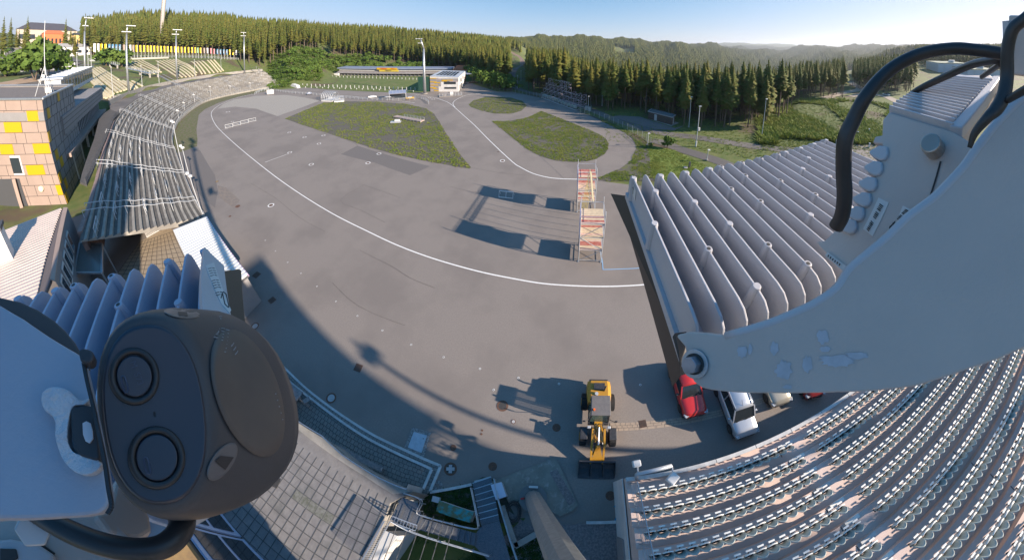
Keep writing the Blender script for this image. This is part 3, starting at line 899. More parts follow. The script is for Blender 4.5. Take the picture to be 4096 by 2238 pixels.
m_stepc = mat('terrace_concrete', (.34, .315, .27), .9, c2=(.25, .23, .2), scale=.7, bump=.4, bscale=12, c3=(.2, .185, .165), scale3=.13, lo3=.5, hi3=.68)
m_seamc = mat('panel_joint', (.06, .055, .05), .8)

# ---------------------------------------------------------------- curved standing terrace
O_px = [(1058, 286), (990, 291), (940, 299), (840, 315), (720, 337), (640, 357), (560, 387), (500, 428), (452, 490), (418, 560), (380, 719), (350, 839), (316, 968)]
I_px = [(1126, 342), (1060, 350), (1000, 362), (900, 382), (820, 404), (760, 440), (715, 480), (694, 530), (692, 575), (707, 620), (745, 720), (785, 812), (822, 868)]
NS = 90
Oc = resample(catmull([P(*p, 6) for p in O_px], 5), NS)
Ic = resample(catmull([P(*p, .6) for p in I_px], 5), NS)
NR = 18
terrace = empty('standing_terrace', (-110, 20, 0), 0, 'long curved concrete standing terrace with grey crush barriers along the track', 'terrace')
def tpos(s, t):
    """s along 0..1, t across 0 (track) .. 1 (top)"""
    k = s * (NS - 1); i = min(NS - 2, int(k)); u = k - i
    a = Ic[i].lerp(Ic[i + 1], u); b = Oc[i].lerp(Oc[i + 1], u)
    r = min(NR - 1, math.floor(t * NR + 1e-6))
    q = a.lerp(b, t); q.z = .6 + (6 - .6) * (r + 1) / NR
    return q
mb = MB(); vs = []
prof = []
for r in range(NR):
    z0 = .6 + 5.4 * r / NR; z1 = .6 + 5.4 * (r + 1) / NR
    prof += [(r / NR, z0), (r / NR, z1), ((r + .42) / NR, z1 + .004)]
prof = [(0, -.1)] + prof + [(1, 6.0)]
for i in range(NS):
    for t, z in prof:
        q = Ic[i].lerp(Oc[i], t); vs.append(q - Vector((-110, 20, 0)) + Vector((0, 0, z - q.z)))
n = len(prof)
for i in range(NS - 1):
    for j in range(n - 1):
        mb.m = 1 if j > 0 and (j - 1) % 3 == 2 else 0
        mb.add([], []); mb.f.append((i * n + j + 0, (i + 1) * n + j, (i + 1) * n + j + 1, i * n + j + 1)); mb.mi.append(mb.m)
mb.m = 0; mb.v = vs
# closed ends
mb.f.append(tuple(range(n)) + ()); mb.mi.append(0); mb.f.append(tuple((NS - 1) * n + k for k in range(n))); mb.mi.append(0)
mb.build('steps', [m_stepc, mat('tread_shade', (.085, .08, .075), .95, c2=(.13, .12, .105), scale=1.5)], terrace)  # dark rear tread strips: shade between the rows put into the colour
# front edge wall and top wall
T0 = Vector((-110, 20, 0))
rr = random.Random(3)
nbar = 0; bars_rest = MB()
barlist = []
for row in range(1, 8):
    t = row / 8 + .01
    L = sum((tpos(k / 40, t) - tpos((k + 1) / 40, t)).length for k in range(40))
    k = int(L / 7.5)
    for j in range(k):
        s = (j + .5 + (.25 if row % 2 else -.25)) / k
        if rr.random() < .12: continue
        barlist.append((s, t))
barlist.sort(key=lambda q: tpos(*q).length)
def crush(mb, s, t, w=3.2):
    a = tpos(s, t); d = (tpos(min(1, s + .004), t) - tpos(max(0, s - .004), t)); d.z = 0; d.normalize()
    a = a - T0
    p0, p1 = a - d * w / 2, a + d * w / 2
    up = Vector((0, 0, 1.1))
    mb.tube([p0, p0 + up, p1 + up, p1], .045, 5)
    mb.bar(p0 + up * .5, p1 + up * .5, .05)
    mb.bar(a, a + up, .06)
for i, (s, t) in enumerate(barlist):
    if i < 92: b = MB(); crush(b, s, t); b.build('crush_barrier', m_rail, terrace)
    else: crush(bars_rest, s, t)
tag(bars_rest.build('distant_barriers', m_rail, terrace), kind='stuff')
for s in (.18, .34, .5, .64, .77, .88, .965):      # handrails up the gangways
    b = MB()
    for off in (0, .006 + .004 * s):
        pts = [tpos(min(1, s + off), t / 12) - T0 + Vector((0, 0, 1.05)) for t in range(0, 13)]
        b.tube(pts, .05, 5)
        for q in pts[::2]: b.bar(q - Vector((0, 0, 1.05)), q, .05)
    b.build('handrail', m_rail, terrace)
# fence along the foot of the terrace
b = MB(); fp = [tpos(k / 110, 0) - T0 for k in range(111)]
for z in (.25, .7, 1.15): b.tube([q + Vector((0, 0, z - .6)) for q in fp], .03, 4)
for q in fp: b.bar(q - Vector((0, 0, .7)), q + Vector((0, 0, .6)), .05)
o = b.build('foot_fence', m_rail)
o.location = T0
tag(o, 'thin grey rail fence along the foot of the curved terrace', 'fence')
# concourse and its outer wall
W_px = [(1050, 284), (967, 292), (840, 308), (728, 327), (640, 345), (573, 362), (497, 391), (438, 420)]
Wc = resample(catmull([P(*p, 6.05) for p in W_px], 5), 60)
Oc2 = resample(catmull([P(*p, 6.05) for p in O_px[:9]], 5), 60)
mb = MB(); mb.add(Wc + Oc2, [(i, i + 1, 61 + i, 60 + i) for i in range(59)])
tag(mb.build('concourse', m_road, fixn=False), kind='structure')
mb = MB()
for a, b_ in zip(Wc, Wc[1:]): mb.bar(a + Vector((0, 0, .75)), b_ + Vector((0, 0, .75)), .4, 1.7)
thing1(mb, 'retaining_wall', m_concrete, 'pale concrete retaining wall between the terrace path and the log bank', 'wall')
# upper end block of steps beside the terrace
ub = empty('side_stand', tuple(P(1005, 280, 7)), 0, 'small grey tubular stand at the far upper end of the terrace', 'stand')
a = P(990, 268, 8); b_ = P(1062, 292, 6.5)
mb = MB()
for k in range(9):
    q0 = P(980 + 3 * k, 238 + 5.5 * k, 11 - .4 * k); q1 = P(1000 + 7 * k, 240 + 5.5 * k, 11 - .4 * k)
    mb.bar(q0 - ub.location, q1 - ub.location, .5, .12)
mb.build('tiers', m_steel, ub)
mb = MB()
for k in range(7):
    q = P(985 + 10 * k, 243 + 7 * k, 10.6 - .5 * k) - ub.location
    mb.bar(q - Vector((0, 0, 3)), q + Vector((0, 0, 1.2)), .12)
mb.build('uprights', m_rail, ub)

# ---------------------------------------------------------------- log seats on the grass bank
def bench(a, b_, lb, g):
    A, B = T(*a), T(*b_); A.z += .35; B.z += .35
    n_ = 8; pts = []
    for k in range(n_ + 1):
        q = A.lerp(B, k / n_); q.z = TG(q.x, q.y) + .32; pts.append(q)
    m_ = MB()
    for p, q in zip(pts, pts[1:]): m_.bar(p, q, .95, .42)
    thing1(m_, 'seating_beam', m_beige, lb, 'seating beam', g)
k = 0
for i in range(17):       # left sector
    x0 = 398 - 0 * i; 
    a = (385 + (i * 9.2 if i > 3 else i * 4), 268 + 0 * i)
    pass
z = .398
left = [((860, 690), (1135, 965)), ((830, 705), (1105, 985)), ((880, 685), (1180, 935)), ((910, 690), (1215, 925)), ((945, 690), (1250, 915)), ((970, 680), (1275, 905)), ((1000, 678), (1190, 805)), ((815, 712), (1070, 995)),
        ((1195, 815), (1320, 905)), ((1235, 815), (1350, 905)), ((1275, 820), (1385, 900)), ((1325, 818), (1430, 870)), ((945, 800), (1140, 950)), ((940, 840), (1110, 975)), ((940, 880), (1085, 985)), ((1045, 950), (1075, 990)), ((1030, 975), (1050, 990))]
mid = [((1285, 630), (1500, 755)), ((1320, 622), (1550, 745)), ((1355, 618), (1590, 735)), ((1390, 612), (1620, 730)), ((1425, 608), (1600, 705)), ((1290, 655), (1465, 755))]
mr = [((1570, 615), (1830, 780)), ((1605, 612), (1870, 778)), ((1640, 608), (1910, 775)), ((1675, 606), (1940, 770)), ((1705, 602), (1970, 760)), ((1740, 600), (1975, 735)), ((1775, 600), (1950, 700)), ((1580, 650), (1790, 785))]
fr = [((1920, 622), (2030, 748)), ((1955, 620), (2065, 745)), ((1990, 618), (2110, 740)), ((2030, 616), (2150, 735)), ((2085, 610), (2190, 730)), ((2115, 607), (2220, 725)), ((2150, 605), (2245, 715))]
for rows, nm, nms in ((left, 'left', ()), (mid, 'second', ()), (mr, 'third', ()), (fr, 'right', ())):
    for j, (a, b_) in enumerate(rows):
        bench((a[0] * z, a[1] * z), (b_[0] * z, b_[1] * z), 'pale seating beam in the %s block of the grass bank' % nm, 'pale seating beams on the grass bank, %s block' % nm)
# low terrace wall at the top, rail fence and flags
fence_pts = [T(380 + 575 * k / 60, 236 - 9 * math.sin(3.14 * k / 60) + 3 * (k / 60)) for k in range(61)]
mb = MB()
for a, b_ in zip(fence_pts, fence_pts[1:]):
    for zz in (.5, 1.0, 1.5): mb.bar(a + Vector((0, 0, zz)), b_ + Vector((0, 0, zz)), .08)
for a in fence_pts: mb.bar(a - Vector((0, 0, .2)), a + Vector((0, 0, 1.6)), .1)
thing1(mb, 'rim_fence', m_rail, 'thin metal fence along the rim below the flags', 'fence')
wl = [T(505 + 170 * k / 20, 233 + 6 * (1 - k / 20)) for k in range(21)]
mb = MB()
for a, b_ in zip(wl, wl[1:]): mb.bar(a + Vector((0, 0, -.1)), b_ + Vector((0, 0, -.1)), .5, 2.6)
thing1(mb, 'rim_wall', mat('light_concrete', (.5, .46, .4), .9, c2=(.42, .39, .34), scale=.5), 'pale concrete parapet below the flags above the log bank', 'wall')
FC = {'white': (.75, .74, .76), 'yellow': (.85, .62, .02), 'blue': (.06, .2, .34), 'brown': (.33, .25, .2), 'pale': (.68, .66, .66), 'red': (.55, .2, .22), 'green': (.25, .45, .2)}
fm = {k: mat('flag_' + k, v, .8) for k, v in FC.items()}
fx = [(935, 'white'), (972, 'white'), (1005, 'yellow'), (1045, 'yellow'), (1082, 'blue'), (1117, 'blue'), (1152, 'blue'), (1187, 'blue'), (1228, 'brown'), (1292, 'pale'), (1322, 'brown'), (1355, 'yellow'), (1393, 'yellow'), (1430, 'yellow'), (1465, 'yellow'), (1497, 'yellow'), (1531, 'yellow'), (1565, 'yellow'), (1598, 'yellow'), (1634, 'yellow'), (1667, 'yellow'), (1702, 'yellow'), (1738, 'yellow'), (1772, 'yellow'), (1805, 'yellow'), (1840, 'yellow'), (1875, 'yellow'), (1910, 'yellow'), (1943, 'yellow'), (1968, 'green'), (1997, 'yellow'), (2033, 'brown'), (2066, 'pale'), (2100, 'red'), (2132, 'red'), (2165, 'blue'), (2196, 'blue'), (2229, 'blue'), (2260, 'blue'), (2290, 'yellow'), (2323, 'yellow'), (2354, 'white'), (2386, 'white')]
ordw = ['first', 'second', 'third', 'fourth', 'fifth', 'sixth', 'seventh', 'eighth', 'ninth', 'tenth', 'eleventh', 'twelfth', 'thirteenth', 'fourteenth', 'fifteenth', 'sixteenth', 'seventeenth', 'eighteenth', 'nineteenth', 'twentieth', 'twenty first', 'twenty second', 'twenty third', 'twenty fourth', 'twenty fifth']
cc = {}
for i, (x, c) in enumerate(fx):
    cc[c] = cc.get(c, 0) + 1
    px = (x + 28) * .398; t = i / 42
    by = 240 - 9 * math.sin(3.14 * t) - 0 * t
    ty = (435 + 60 * t + (6 if t > .8 else 0)) * .398
    b_ = T(px, by)
    h = zt(b_, (px, ty))
    lb = '%s flag on a white pole, %s of its colour from the left' % (c, ordw[cc[c] - 1])
    e = empty('flag_pole', tuple(b_), 0, lb, 'flag', 'row of tall flags along the rim')
    MB().tube([(0, 0, -.5), (0, 0, h)], [.16, .1], 6).build('pole', m_rail, e)
    # hanging banner, slightly waving, facing the stadium
    dr = Vector((b_.y, -b_.x, 0)).normalized()
    fw, fh = h * .115, h * .50
    g = MB(); vs = []
    nx, nz = 4, 8
    for jj in range(nz + 1):
        for ii in range(nx + 1):
            u = ii / nx; v_ = jj / nz
            q = -dr * (u * fw * (1.05 - .25 * v_ * ((i * 7 % 5) / 5)) + .12) + Vector((0, 0, h * .99 - v_ * fh)) + Vector((b_.x, b_.y, 0)).normalized() * (.35 * math.sin(u * 3 + v_ * 5 + i) * u)
            vs.append(q)
    g.add(vs, [(jj * (nx + 1) + ii, jj * (nx + 1) + ii + 1, (jj + 1) * (nx + 1) + ii + 1, (jj + 1) * (nx + 1) + ii) for jj in range(nz) for ii in range(nx)])
    fl = g.build('banner', fm[c], e, smooth=True, fixn=False)
    if c in ('yellow', 'white', 'blue'):
        q = MB()
        for s_ in range(4):
            q.box(-dr * (fw * .5 + .12) + Vector((0, 0, h * .99 - fh * (.3 + .13 * s_))) - Vector((b_.x, b_.y, 0)).normalized() * .45, (.35, .06, fh * .07), math.atan2(dr.y, dr.x))
        q.build('print', fm['blue'] if c == 'white' else m_darkgrey if c == 'yellow' else fm['white'], fl)

# ---------------------------------------------------------------- tall light masts
def mast(base, z0, tops, bend, lamps, label, wbase=.55, wtop=.32, group='light masts around the stadium'):
    b_ = P(*base, z0)
    h = zt(b_, bend)
    e = empty('light_mast', tuple(b_), 0, label, 'light mast', group)
    q = P(*base, z0)
    # the top leans towards the picture place 'tops'
    d_ = b_.length
    top = Vector(b_) + Vector((0, 0, h))
    rr_ = ray(*tops)
    s = (Vector((b_.x, b_.y, 0)).length) / math.hypot(rr_.x, rr_.y)
    t3 = Vector((0, 0, H)) + rr_ * s
    MB().tube([(0, 0, 0), (0, 0, h * .5), (0, 0, h)], [wbase, (wbase + wtop) / 2, wtop], 10).build('column', m_steel, e, smooth=True)
    MB().cyl((0, 0, 0), wbase * 1.6, .35, 12).build('foot', m_concrete, e)
    MB().tube([Vector((0, 0, h)), t3 - b_], [wtop, wtop * .7], 8).build('bent_top', m_steel, e, smooth=True)
    for (lx, ly), n_ in lamps:
        l3 = Vector((0, 0, H)) + ray(lx, ly) * s
        m2 = MB(); dr = Vector((b_.y, -b_.x, 0)).normalized()
        w_ = 1.25
        m2.bar(l3 - b_ - dr * w_ * n_ / 2, l3 - b_ + dr * w_ * n_ / 2, .22)
        arm = m2.build('crossarm', m_steel, e)
        for k_ in range(n_):
            c_ = l3 - b_ + dr * w_ * (k_ - (n_ - 1) / 2)
            MB().box(c_ - Vector((b_.x, b_.y, 0)).normalized() * .5, (.9, 1.1, .3), math.atan2(dr.y, dr.x)).build('floodlight', m_rail, arm)
    return e
mast((345, 345), 9, (346, 68), (330, 125), [((356, 72), 3), ((342, 103), 2)], 'tall bent light mast rising behind the roof pavilion')
mast((517, 382), 6, (510, 101), (502, 138), [((524, 103), 3), ((506, 127), 3)], 'bent light mast at the foot of the left log block')
mast((710, 330), 6, (706, 118), (700, 138), [((710, 119), 4), ((702, 137), 3)], 'light mast beside the stairs in the middle of the bank')
mast((979, 289), 6.5, (973, 129), (972, 143), [((974, 130), 3), ((973, 143), 3)], 'light mast at the far right end of the log bank')
mast((1700, 374), 0, (1682, 155), (1689, 195), [((1676, 155), 3), ((1680, 172), 2)], 'big light mast in front of the range building', .85, .5)
# the tallest mast, cut by the top of the picture
b_ = T(647, 180)
e = empty('radio_mast', tuple(b_), 0, 'very tall white mast rising out of the picture above the forest', 'mast')
sc_ = b_.length * .0044
MB().tube([(0, 0, 0), (0, 0, 140)], [2.4, 1.5], 12).build('shaft', mat('mast_white', (.62, .56, .52), .6), e, smooth=True)
m2 = MB()
for k in range(60): m2.bar((1.6, -1.5, k * 1.6 + 3), (2.3, -1.9, k * 1.6 + 3), .25)
m2.build('climbing_irons', m_darkgrey, e)

# low posts with lamps at the terrace foot
for i, (bp, tp) in enumerate([((816, 868), (752, 700)), ((776, 760), (697, 592)), ((740, 700), (672, 490)), ((716, 480), (678, 446)), ((740, 448), (699, 415)), ((780, 418), (726, 384)), ((844, 394), (838, 346)), ((922, 372), (910, 345)), ((1002, 360), (995, 332))]):
    b_ = P(*bp, .3); h = min(12, zt(b_, tp))
    e = empty('lamp_post', tuple(b_), 0, 'thin grey lamp post at the terrace foot, %s counted from the kiosk' % ordw[i], 'lamp post', 'thin lamp posts along the terrace foot')
    MB().tube([(0, 0, 0), (0, 0, h)], [.09, .06], 6).build('post', m_rail, e)
    m2 = MB(); m2.bar((-.8, 0, h), (.8, 0, h), .07); m2.build('crossarm', m_rail, e)
    for s_ in (-.75, .75): MB().box((s_, -.1, h + .05), (.55, .5, .3), .3 * s_).build('floodlight', m_whitewall, e, bevel=.04)
# poles standing in the terrace (thin antennas)
for i, (bp, z_, tp, lb) in enumerate([((455, 400), 6, (447, 268), 'thin pole before the left log block'), ((570, 355), 6.5, (558, 262), 'thin pole near the middle stairs'), ((638, 345), 6, (626, 245), 'thin pole left of the second mast'), ((886, 300), 6, (886, 236), 'thin pole at the right log block'), ((781, 312), 6.5, (778, 238), 'thin pole between the right log blocks'), ((314, 345), 12, (306, 210), 'thin white pole left of the pavilion'), ((357, 330), 12, (345, 212), 'thin white pole behind the pavilion roof'), ((368, 310), 12, (360, 190), 'thin white pole next to the bent mast')]):
    b_ = P(*bp, z_); h = zt(b_, tp)
    e = empty('thin_pole', tuple(b_), 0, lb, 'pole', 'thin poles around the terrace')
    MB().tube([(0, 0, 0), (0, 0, h)], [.12, .07], 6).build('shaft', m_rail, e)
    MB().box((0, 0, h), (.4, .4, .25)).build('cap', m_rail, e)

# ---------------------------------------------------------------- tan and yellow club building
def wall_pt(a, b_, u): return Vector(a).lerp(Vector(b_), u)
B0 = P(268, 815, 0)                       # foot of the corner
hB = zt(B0, (153, 398))
Lc = Vector((-125.0, -30.0, 0))
bld = empty('club_building', tuple(B0), 0, 'tall tan panelled building with yellow panels and grey side at the left edge', 'building')
def faceplane(a, b_, h, name, grid, mats, cols, off=.0):
    """panelled wall from a to b (relative), height h; grid of joints; cols: {(c, r): material index}"""
    pass
dF = Vector((-.62, -.785, 0))              # front (tan) wall runs left from the corner
dS = Vector((-.985, .17, 0))               # side (grey) wall runs away from the camera
Lf, Ls = 26.0, 22.0
body = MB(); fp_ = [Vector((0, 0, 0)), dF * Lf, dF * Lf + dS * Ls, dS * Ls]
body.m = 0; body.quad(fp_[0], fp_[1], fp_[1] + Vector((0, 0, hB)), fp_[0] + Vector((0, 0, hB)))
body.m = 1; body.quad(fp_[0], fp_[3], fp_[3] + Vector((0, 0, hB)), fp_[0] + Vector((0, 0, hB)))
body.quad(fp_[3], fp_[2], fp_[2] + Vector((0, 0, hB)), fp_[3] + Vector((0, 0, hB))); body.quad(fp_[1], fp_[2], fp_[2] + Vector((0, 0, hB)), fp_[1] + Vector((0, 0, hB)))
body.build('wall', [m_tan, m_grey], bld)
b2 = MB(); b2.poly([p + Vector((0, 0, hB - .35)) for p in fp_]); rf = b2.build('roof', mat('roof_gravel', (.2, .17, .15), .95, c2=(.14, .12, .11), scale=2), bld)
b2 = MB()
for p, q in zip(fp_, fp_[1:] + fp_[:1]): b2.bar(p + Vector((0, 0, hB + .05)), q + Vector((0, 0, hB + .05)), .45, .25)
b2.build('parapet', m_steel, bld)
nF = Vector((dF.y, -dF.x, 0)); nF = nF if nF.dot(-B0) > 0 else -nF
nS = Vector((dS.y, -dS.x, 0)); nS = nS if nS.dot(-B0) > 0 else -nS
def panel(d, nn, u0, u1, z0, z1, m_, name='yellow_panel', off=.02):
    q = MB(); a, b_ = d * u0 + nn * off, d * u1 + nn * off
    q.prism([a + Vector((0, 0, z0)), b_ + Vector((0, 0, z0)), b_ + Vector((0, 0, z1)), a + Vector((0, 0, z1))], nn * .05)
    return q.build(name, m_, bld)
rowsz = [0, 1.6, 3.4, 5.1, 6.8, 8.5, 10.2, 11.9, 13.6, 15.3, hB]
j = MB()
for z_ in rowsz[1:-1]:
    j.bar(dF * 0 + nF * .01 + Vector((0, 0, z_)), dF * Lf + nF * .01 + Vector((0, 0, z_)), .06)
    j.bar(nS * .01 + Vector((0, 0, z_)), dS * Ls + nS * .01 + Vector((0, 0, z_)), .06)
jr = random.Random(4)
for r_ in range(len(rowsz) - 1):
    u = jr.uniform(.8, 2.5)
    while u < Lf:
        j.bar(dF * u + nF * .01 + Vector((0, 0, rowsz[r_])), dF * u + nF * .01 + Vector((0, 0, rowsz[r_ + 1])), .06); u += jr.choice([2.2, 3.4, 4.4])
    u = jr.uniform(.8, 2.5)
    while u < Ls:
        j.bar(dS * u + nS * .01 + Vector((0, 0, rowsz[r_])), dS * u + nS * .01 + Vector((0, 0, rowsz[r_ + 1])), .06); u += jr.choice([1.8, 2.6, 3.6])
j.build('panel_joints', m_seamc, bld)
for u0, u1, r_ in [(2.4, 6.2, 3), (.1, 3.6, 5), (5.2, 9.0, 7), (0, 1.1, 1), (1.2, 3.6, 8), (8, 11, 5)]:
    panel(dF, nF, u0, u1, rowsz[r_] + .05, rowsz[r_ + 1] - .05, m_yellow)
for u0, u1, r_ in [(.3, 1.8, 0), (2.4, 3.8, 1), (.3, 1.6, 2), (1.6, 3.4, 4), (.1, 1.3, 6), (1.6, 3.2, 8), (3.3, 5.2, 3), (9, 10.4, 9)]:
    panel(dS, nS, u0, u1, rowsz[r_] + .05, rowsz[r_ + 1] - .05, m_yellow)
panel(dF, nF, 0, Lf, rowsz[8] + .1, rowsz[8] + 1.4, m_grey, 'grey_band', .015)
panel(dF, nF, 6.9, 9.2, 5.2, 8.3, m_whitewall, 'window_frame', .03); panel(dF, nF, 7.2, 9.2, 5.5, 8.0, m_glass, 'window_pane', .09)
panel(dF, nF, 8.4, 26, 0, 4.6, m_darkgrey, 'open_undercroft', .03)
q = MB(); q.bar(dF * 9.4 + nF * .5, dF * 9.0 + nF * .6 + Vector((0, 0, 4.8)), .5); q.build('support_column', m_tan, bld)
q = MB(); q.cyl(dF * 4.1 + nF * .1 + Vector((0, 0, 2.9)), .45, .25, 20, nrm=nF); q.build('round_lamp', mat('lamp_cream', (.8, .74, .5), .4), bld, smooth=False)
# aerial on the roof
e = empty('roof_aerial', tuple(B0 + dF * 1.6 + dS * 7 + Vector((0, 0, hB - .3))), 0, 'white tripod aerial standing on the roof of the tan building', 'aerial')
MB().tube([(0, 0, 0), (0, 0, 12.5)], [.09, .05], 6).build('rod', m_rail, e)
for k in range(3):
    a = k * 2.1 + .4
    MB().tube([(math.cos(a) * 2, math.sin(a) * 2, 0), (0, 0, 5)], .06, 5).build('leg', m_rail, e)
MB().box((.3, -.3, 3.3), (.6, .5, .5)).build('device', m_whitewall, e)
e = empty('roof_vent', tuple(B0 + dF * 3 + dS * 12 + Vector((0, 0, hB - .35))), 0, 'small white vent box on the flat gravel roof', 'vent')
MB().box((0, 0, .5), (1.4, 1.2, 1)).build('housing', m_whitewall, e, bevel=.05); MB().box((0, 0, 1.1), (1.7, 1.5, .2)).build('hood', m_grey, e)
# set-back glazed pavilion on the roof, continuing away from the camera
C0 = P(250, 392, 13.5); C1 = P(372, 318, 13.5)
pav = empty('roof_pavilion', tuple(C0), 0, 'white glazed pavilion with flat metal roof on top of the grey wing', 'pavilion')
dv = (C1 - C0); Lp = dv.length; dv.normalize(); nv = Vector((-dv.y, dv.x, 0)); nv = nv if nv.dot(C0) > 0 else -nv
hp = zt(C0, (228, 355))
hp = 4.2
box = MB(); ppl = [Vector((0, 0, 0)), dv * Lp, dv * Lp + nv * 3.6, nv * 3.6]
box.prism(ppl, (0, 0, hp)); box.build('wall', m_whitewall, pav)
box = MB(); box.prism([p + Vector((0, 0, hp)) + (dv * (-.5 if k in (0, 3) else .5)) + nv * (-.6 if k < 2 else .6) for k, p in enumerate(ppl)], (0, 0, .4)); r0 = box.build('roof', mat('zinc_roof', (.52, .55, .6), .35, .6), pav)
q = MB()
for k in range(1, 10): q.bar(dv * Lp * k / 10 - nv * .6 + Vector((0, 0, hp + .45)), dv * Lp * k / 10 + nv * 4.2 + Vector((0, 0, hp + .45)), .15, .1)
q.build('roof_seam', m_rail, r0)
for k in range(12):
    u = Lp * (k + .12) / 12
    f0 = MB(); f0.prism([dv * u - nv * .03 + Vector((0, 0, 1.1)), dv * (u + Lp / 12 * .72) - nv * .03 + Vector((0, 0, 1.1)), dv * (u + Lp / 12 * .72) - nv * .03 + Vector((0, 0, 3.7)), dv * u - nv * .03 + Vector((0, 0, 3.7))], -nv * .06)
    w0 = f0.build('window', m_glass, pav)
# grey wing with balcony, glass front and column hall
G0 = P(186, 575, 6.5)
wing = empty('grey_wing', tuple(P(330, 470, 6)), 0, 'long grey clad wing with glazed front overlooking the terrace', 'building')
wl_ = wing.location
def WP(px, py, z_): return P(px, py, z_) - Vector(wl_)
top = [(218, 465, 13), (290, 440, 13), (392, 352, 13), (412, 345, 13)]
q = MB(); q.m = 0
A_, B_ = P(250, 470, 12.4), P(408, 352, 12.4)
A_.z = B_.z = 0
dw = (B_ - A_); Lw = dw.length; dw.normalize(); nw_ = Vector((-dw.y, dw.x, 0)); nw_ = nw_ if nw_.dot(A_) > 0 else -nw_
O_ = A_ - Vector((wl_.x, wl_.y, 0)); base = Vector((0, 0, -wl_.z))
def WB(u0, u1, v0, v1, z0, z1, m_, name, par=None):
    q = MB(); q.prism([O_ + base + dw * u0 + nw_ * v0 + Vector((0, 0, z0)), O_ + base + dw * u1 + nw_ * v0 + Vector((0, 0, z0)), O_ + base + dw * u1 + nw_ * v1 + Vector((0, 0, z0)), O_ + base + dw * u0 + nw_ * v1 + Vector((0, 0, z0))], (0, 0, z1 - z0))
    return q.build(name, m_, par or wing)
WB(0, Lw, 0, 10, 9.3, 12.6, m_grey, 'parapet_block')
WB(-2.5, 0, 1, 8, 0, 12.2, m_grey, 'stair_block')
WB(0, Lw, 1.6, 10, 6.0, 9.3, m_glass, 'glass_front')
q = MB()
for k in range(26): q.bar(O_ + base + dw * (Lw * (k + .5) / 26) + nw_ * 1.5 + Vector((0, 0, 6)), O_ + base + dw * (Lw * (k + .5) / 26) + nw_ * 1.5 + Vector((0, 0, 9.3)), .12)
q.build('mullions', m_rail, wing)
WB(-1, Lw, -.5, 2, 5.4, 6.1, m_tan, 'floor_ledge')
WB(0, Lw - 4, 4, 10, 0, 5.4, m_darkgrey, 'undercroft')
for k in range(5):
    q = MB(); c_ = O_ + base + dw * (3 + Lw * .17 * k) + nw_ * .4
    q.bar(c_, c_ + Vector((0, 0, 5.4)), .55); q.build('column', m_whitewall, wing)
q = MB()
for z_ in (10.2, 11.1, 12): q.bar(O_ + base + nw_ * -.02 + Vector((0, 0, z_)), O_ + base + dw * Lw + nw_ * -.02 + Vector((0, 0, z_)), .06)
q.build('panel_joints', m_seamc, wing)
# balcony deck with railing above the terrace
dk = [(378, 560), (330, 700), (322, 735), (348, 745), (372, 690), (425, 560), (455, 480), (478, 455), (440, 440), (400, 470)]
mb = MB(); mb.prism([P(*p, 6.2) for p in dk], (0, 0, .3))
bal = empty('viewing_balcony', tuple(P(400, 600, 6.2)), 0, 'dark decked balcony with railing between the grey wing and the terrace', 'balcony')
m2 = MB(); m2.prism([P(*p, 6.2) - bal.location for p in dk], (0, 0, .3)); m2.build('deck', mat('dark_deck', (.10, .09, .085), .85, c2=(.07, .065, .06), scale=2), bal)
m2 = MB(); ed = [P(*p, 7.4) - bal.location for p in [(340, 728), (372, 668), (418, 560), (450, 478), (472, 455)]]; lo_ = [P(*p, 6.5) - bal.location for p in [(348, 745), (374, 690), (425, 560), (455, 480), (478, 455)]]
ee = catmull([Vector((q.x, q.y, .3)) for q in lo_], 8)
for zz in (.4, .75, 1.1): m2.tube([q + Vector((0, 0, zz)) for q in ee], .04, 4)
for q in ee: m2.bar(q, q + Vector((0, 0, 1.15)), .05)
m2.build('railing', m_darkgrey, bal)
m2 = MB(); pk = [P(*p, 6.2) - bal.location for p in [(318, 925), (350, 839), (385, 719), (425, 565), (455, 482)]]
for a, b_ in zip(pk, pk[1:]): m2.bar(a - Vector((0, 0, 2.4)), b_ - Vector((0, 0, 2.4)), .5, 4.8)
m2.build('support_wall', mat('pink_sandstone', (.32, .22, .19), .9, c2=(.22, .16, .15), scale=1.2, bump=.5), bal)

# ribbed roofs bottom left
m_rib = mat('rib_roof_tan', (.60, .50, .45), .6, c2=(.52, .44, .40), scale=.7)
e = empty('ribbed_roof_house', tuple(P(120, 1000, 7)), 0, 'low house with pale ribbed metal roof below the tan building', 'house')
cr = [(-60, 965), (255, 832), (203, 1119), (150, 1250), (-80, 1300)]
L_ = [P(*p, 7) - e.location for p in cr]
m2 = MB(); m2.prism(L_, (0, 0, -.25)); r0 = m2.build('roof', mat('rib_groove', (.13, .11, .11), .8), e)
a0, a1, b0, b1 = P(-60, 965, 7), P(250, 836, 7), P(-80, 1300, 7), P(150, 1250, 7)
for k in range(34):
    u = k / 33
    pa = P(-70, 965, 7).lerp(P(-80, 1330, 7), u) - e.location; pb = P(246, 838, 7).lerp(P(140, 1250, 7), u) - e.location
    q = MB(); q.bar(pa + Vector((0, 0, .09)), pb + Vector((0, 0, .09)), .42, .18); q.build('rib', m_rib, r0)
m2 = MB(); m2.prism([P(*p, 7.02) - e.location for p in [(255, 832), (272, 832), (222, 1125), (203, 1119)]], (0, 0, .12)); m2.build('edge_flashing', m_tan, e)
m2 = MB(); wv = [P(272, 832, 6.9) - e.location, P(222, 1125, 6.9) - e.location]
m2.quad(wv[0], wv[1], wv[1] - Vector((0, 0, 6.9)), wv[0] - Vector((0, 0, 6.9))); m2.build('wall', m_grey, e)
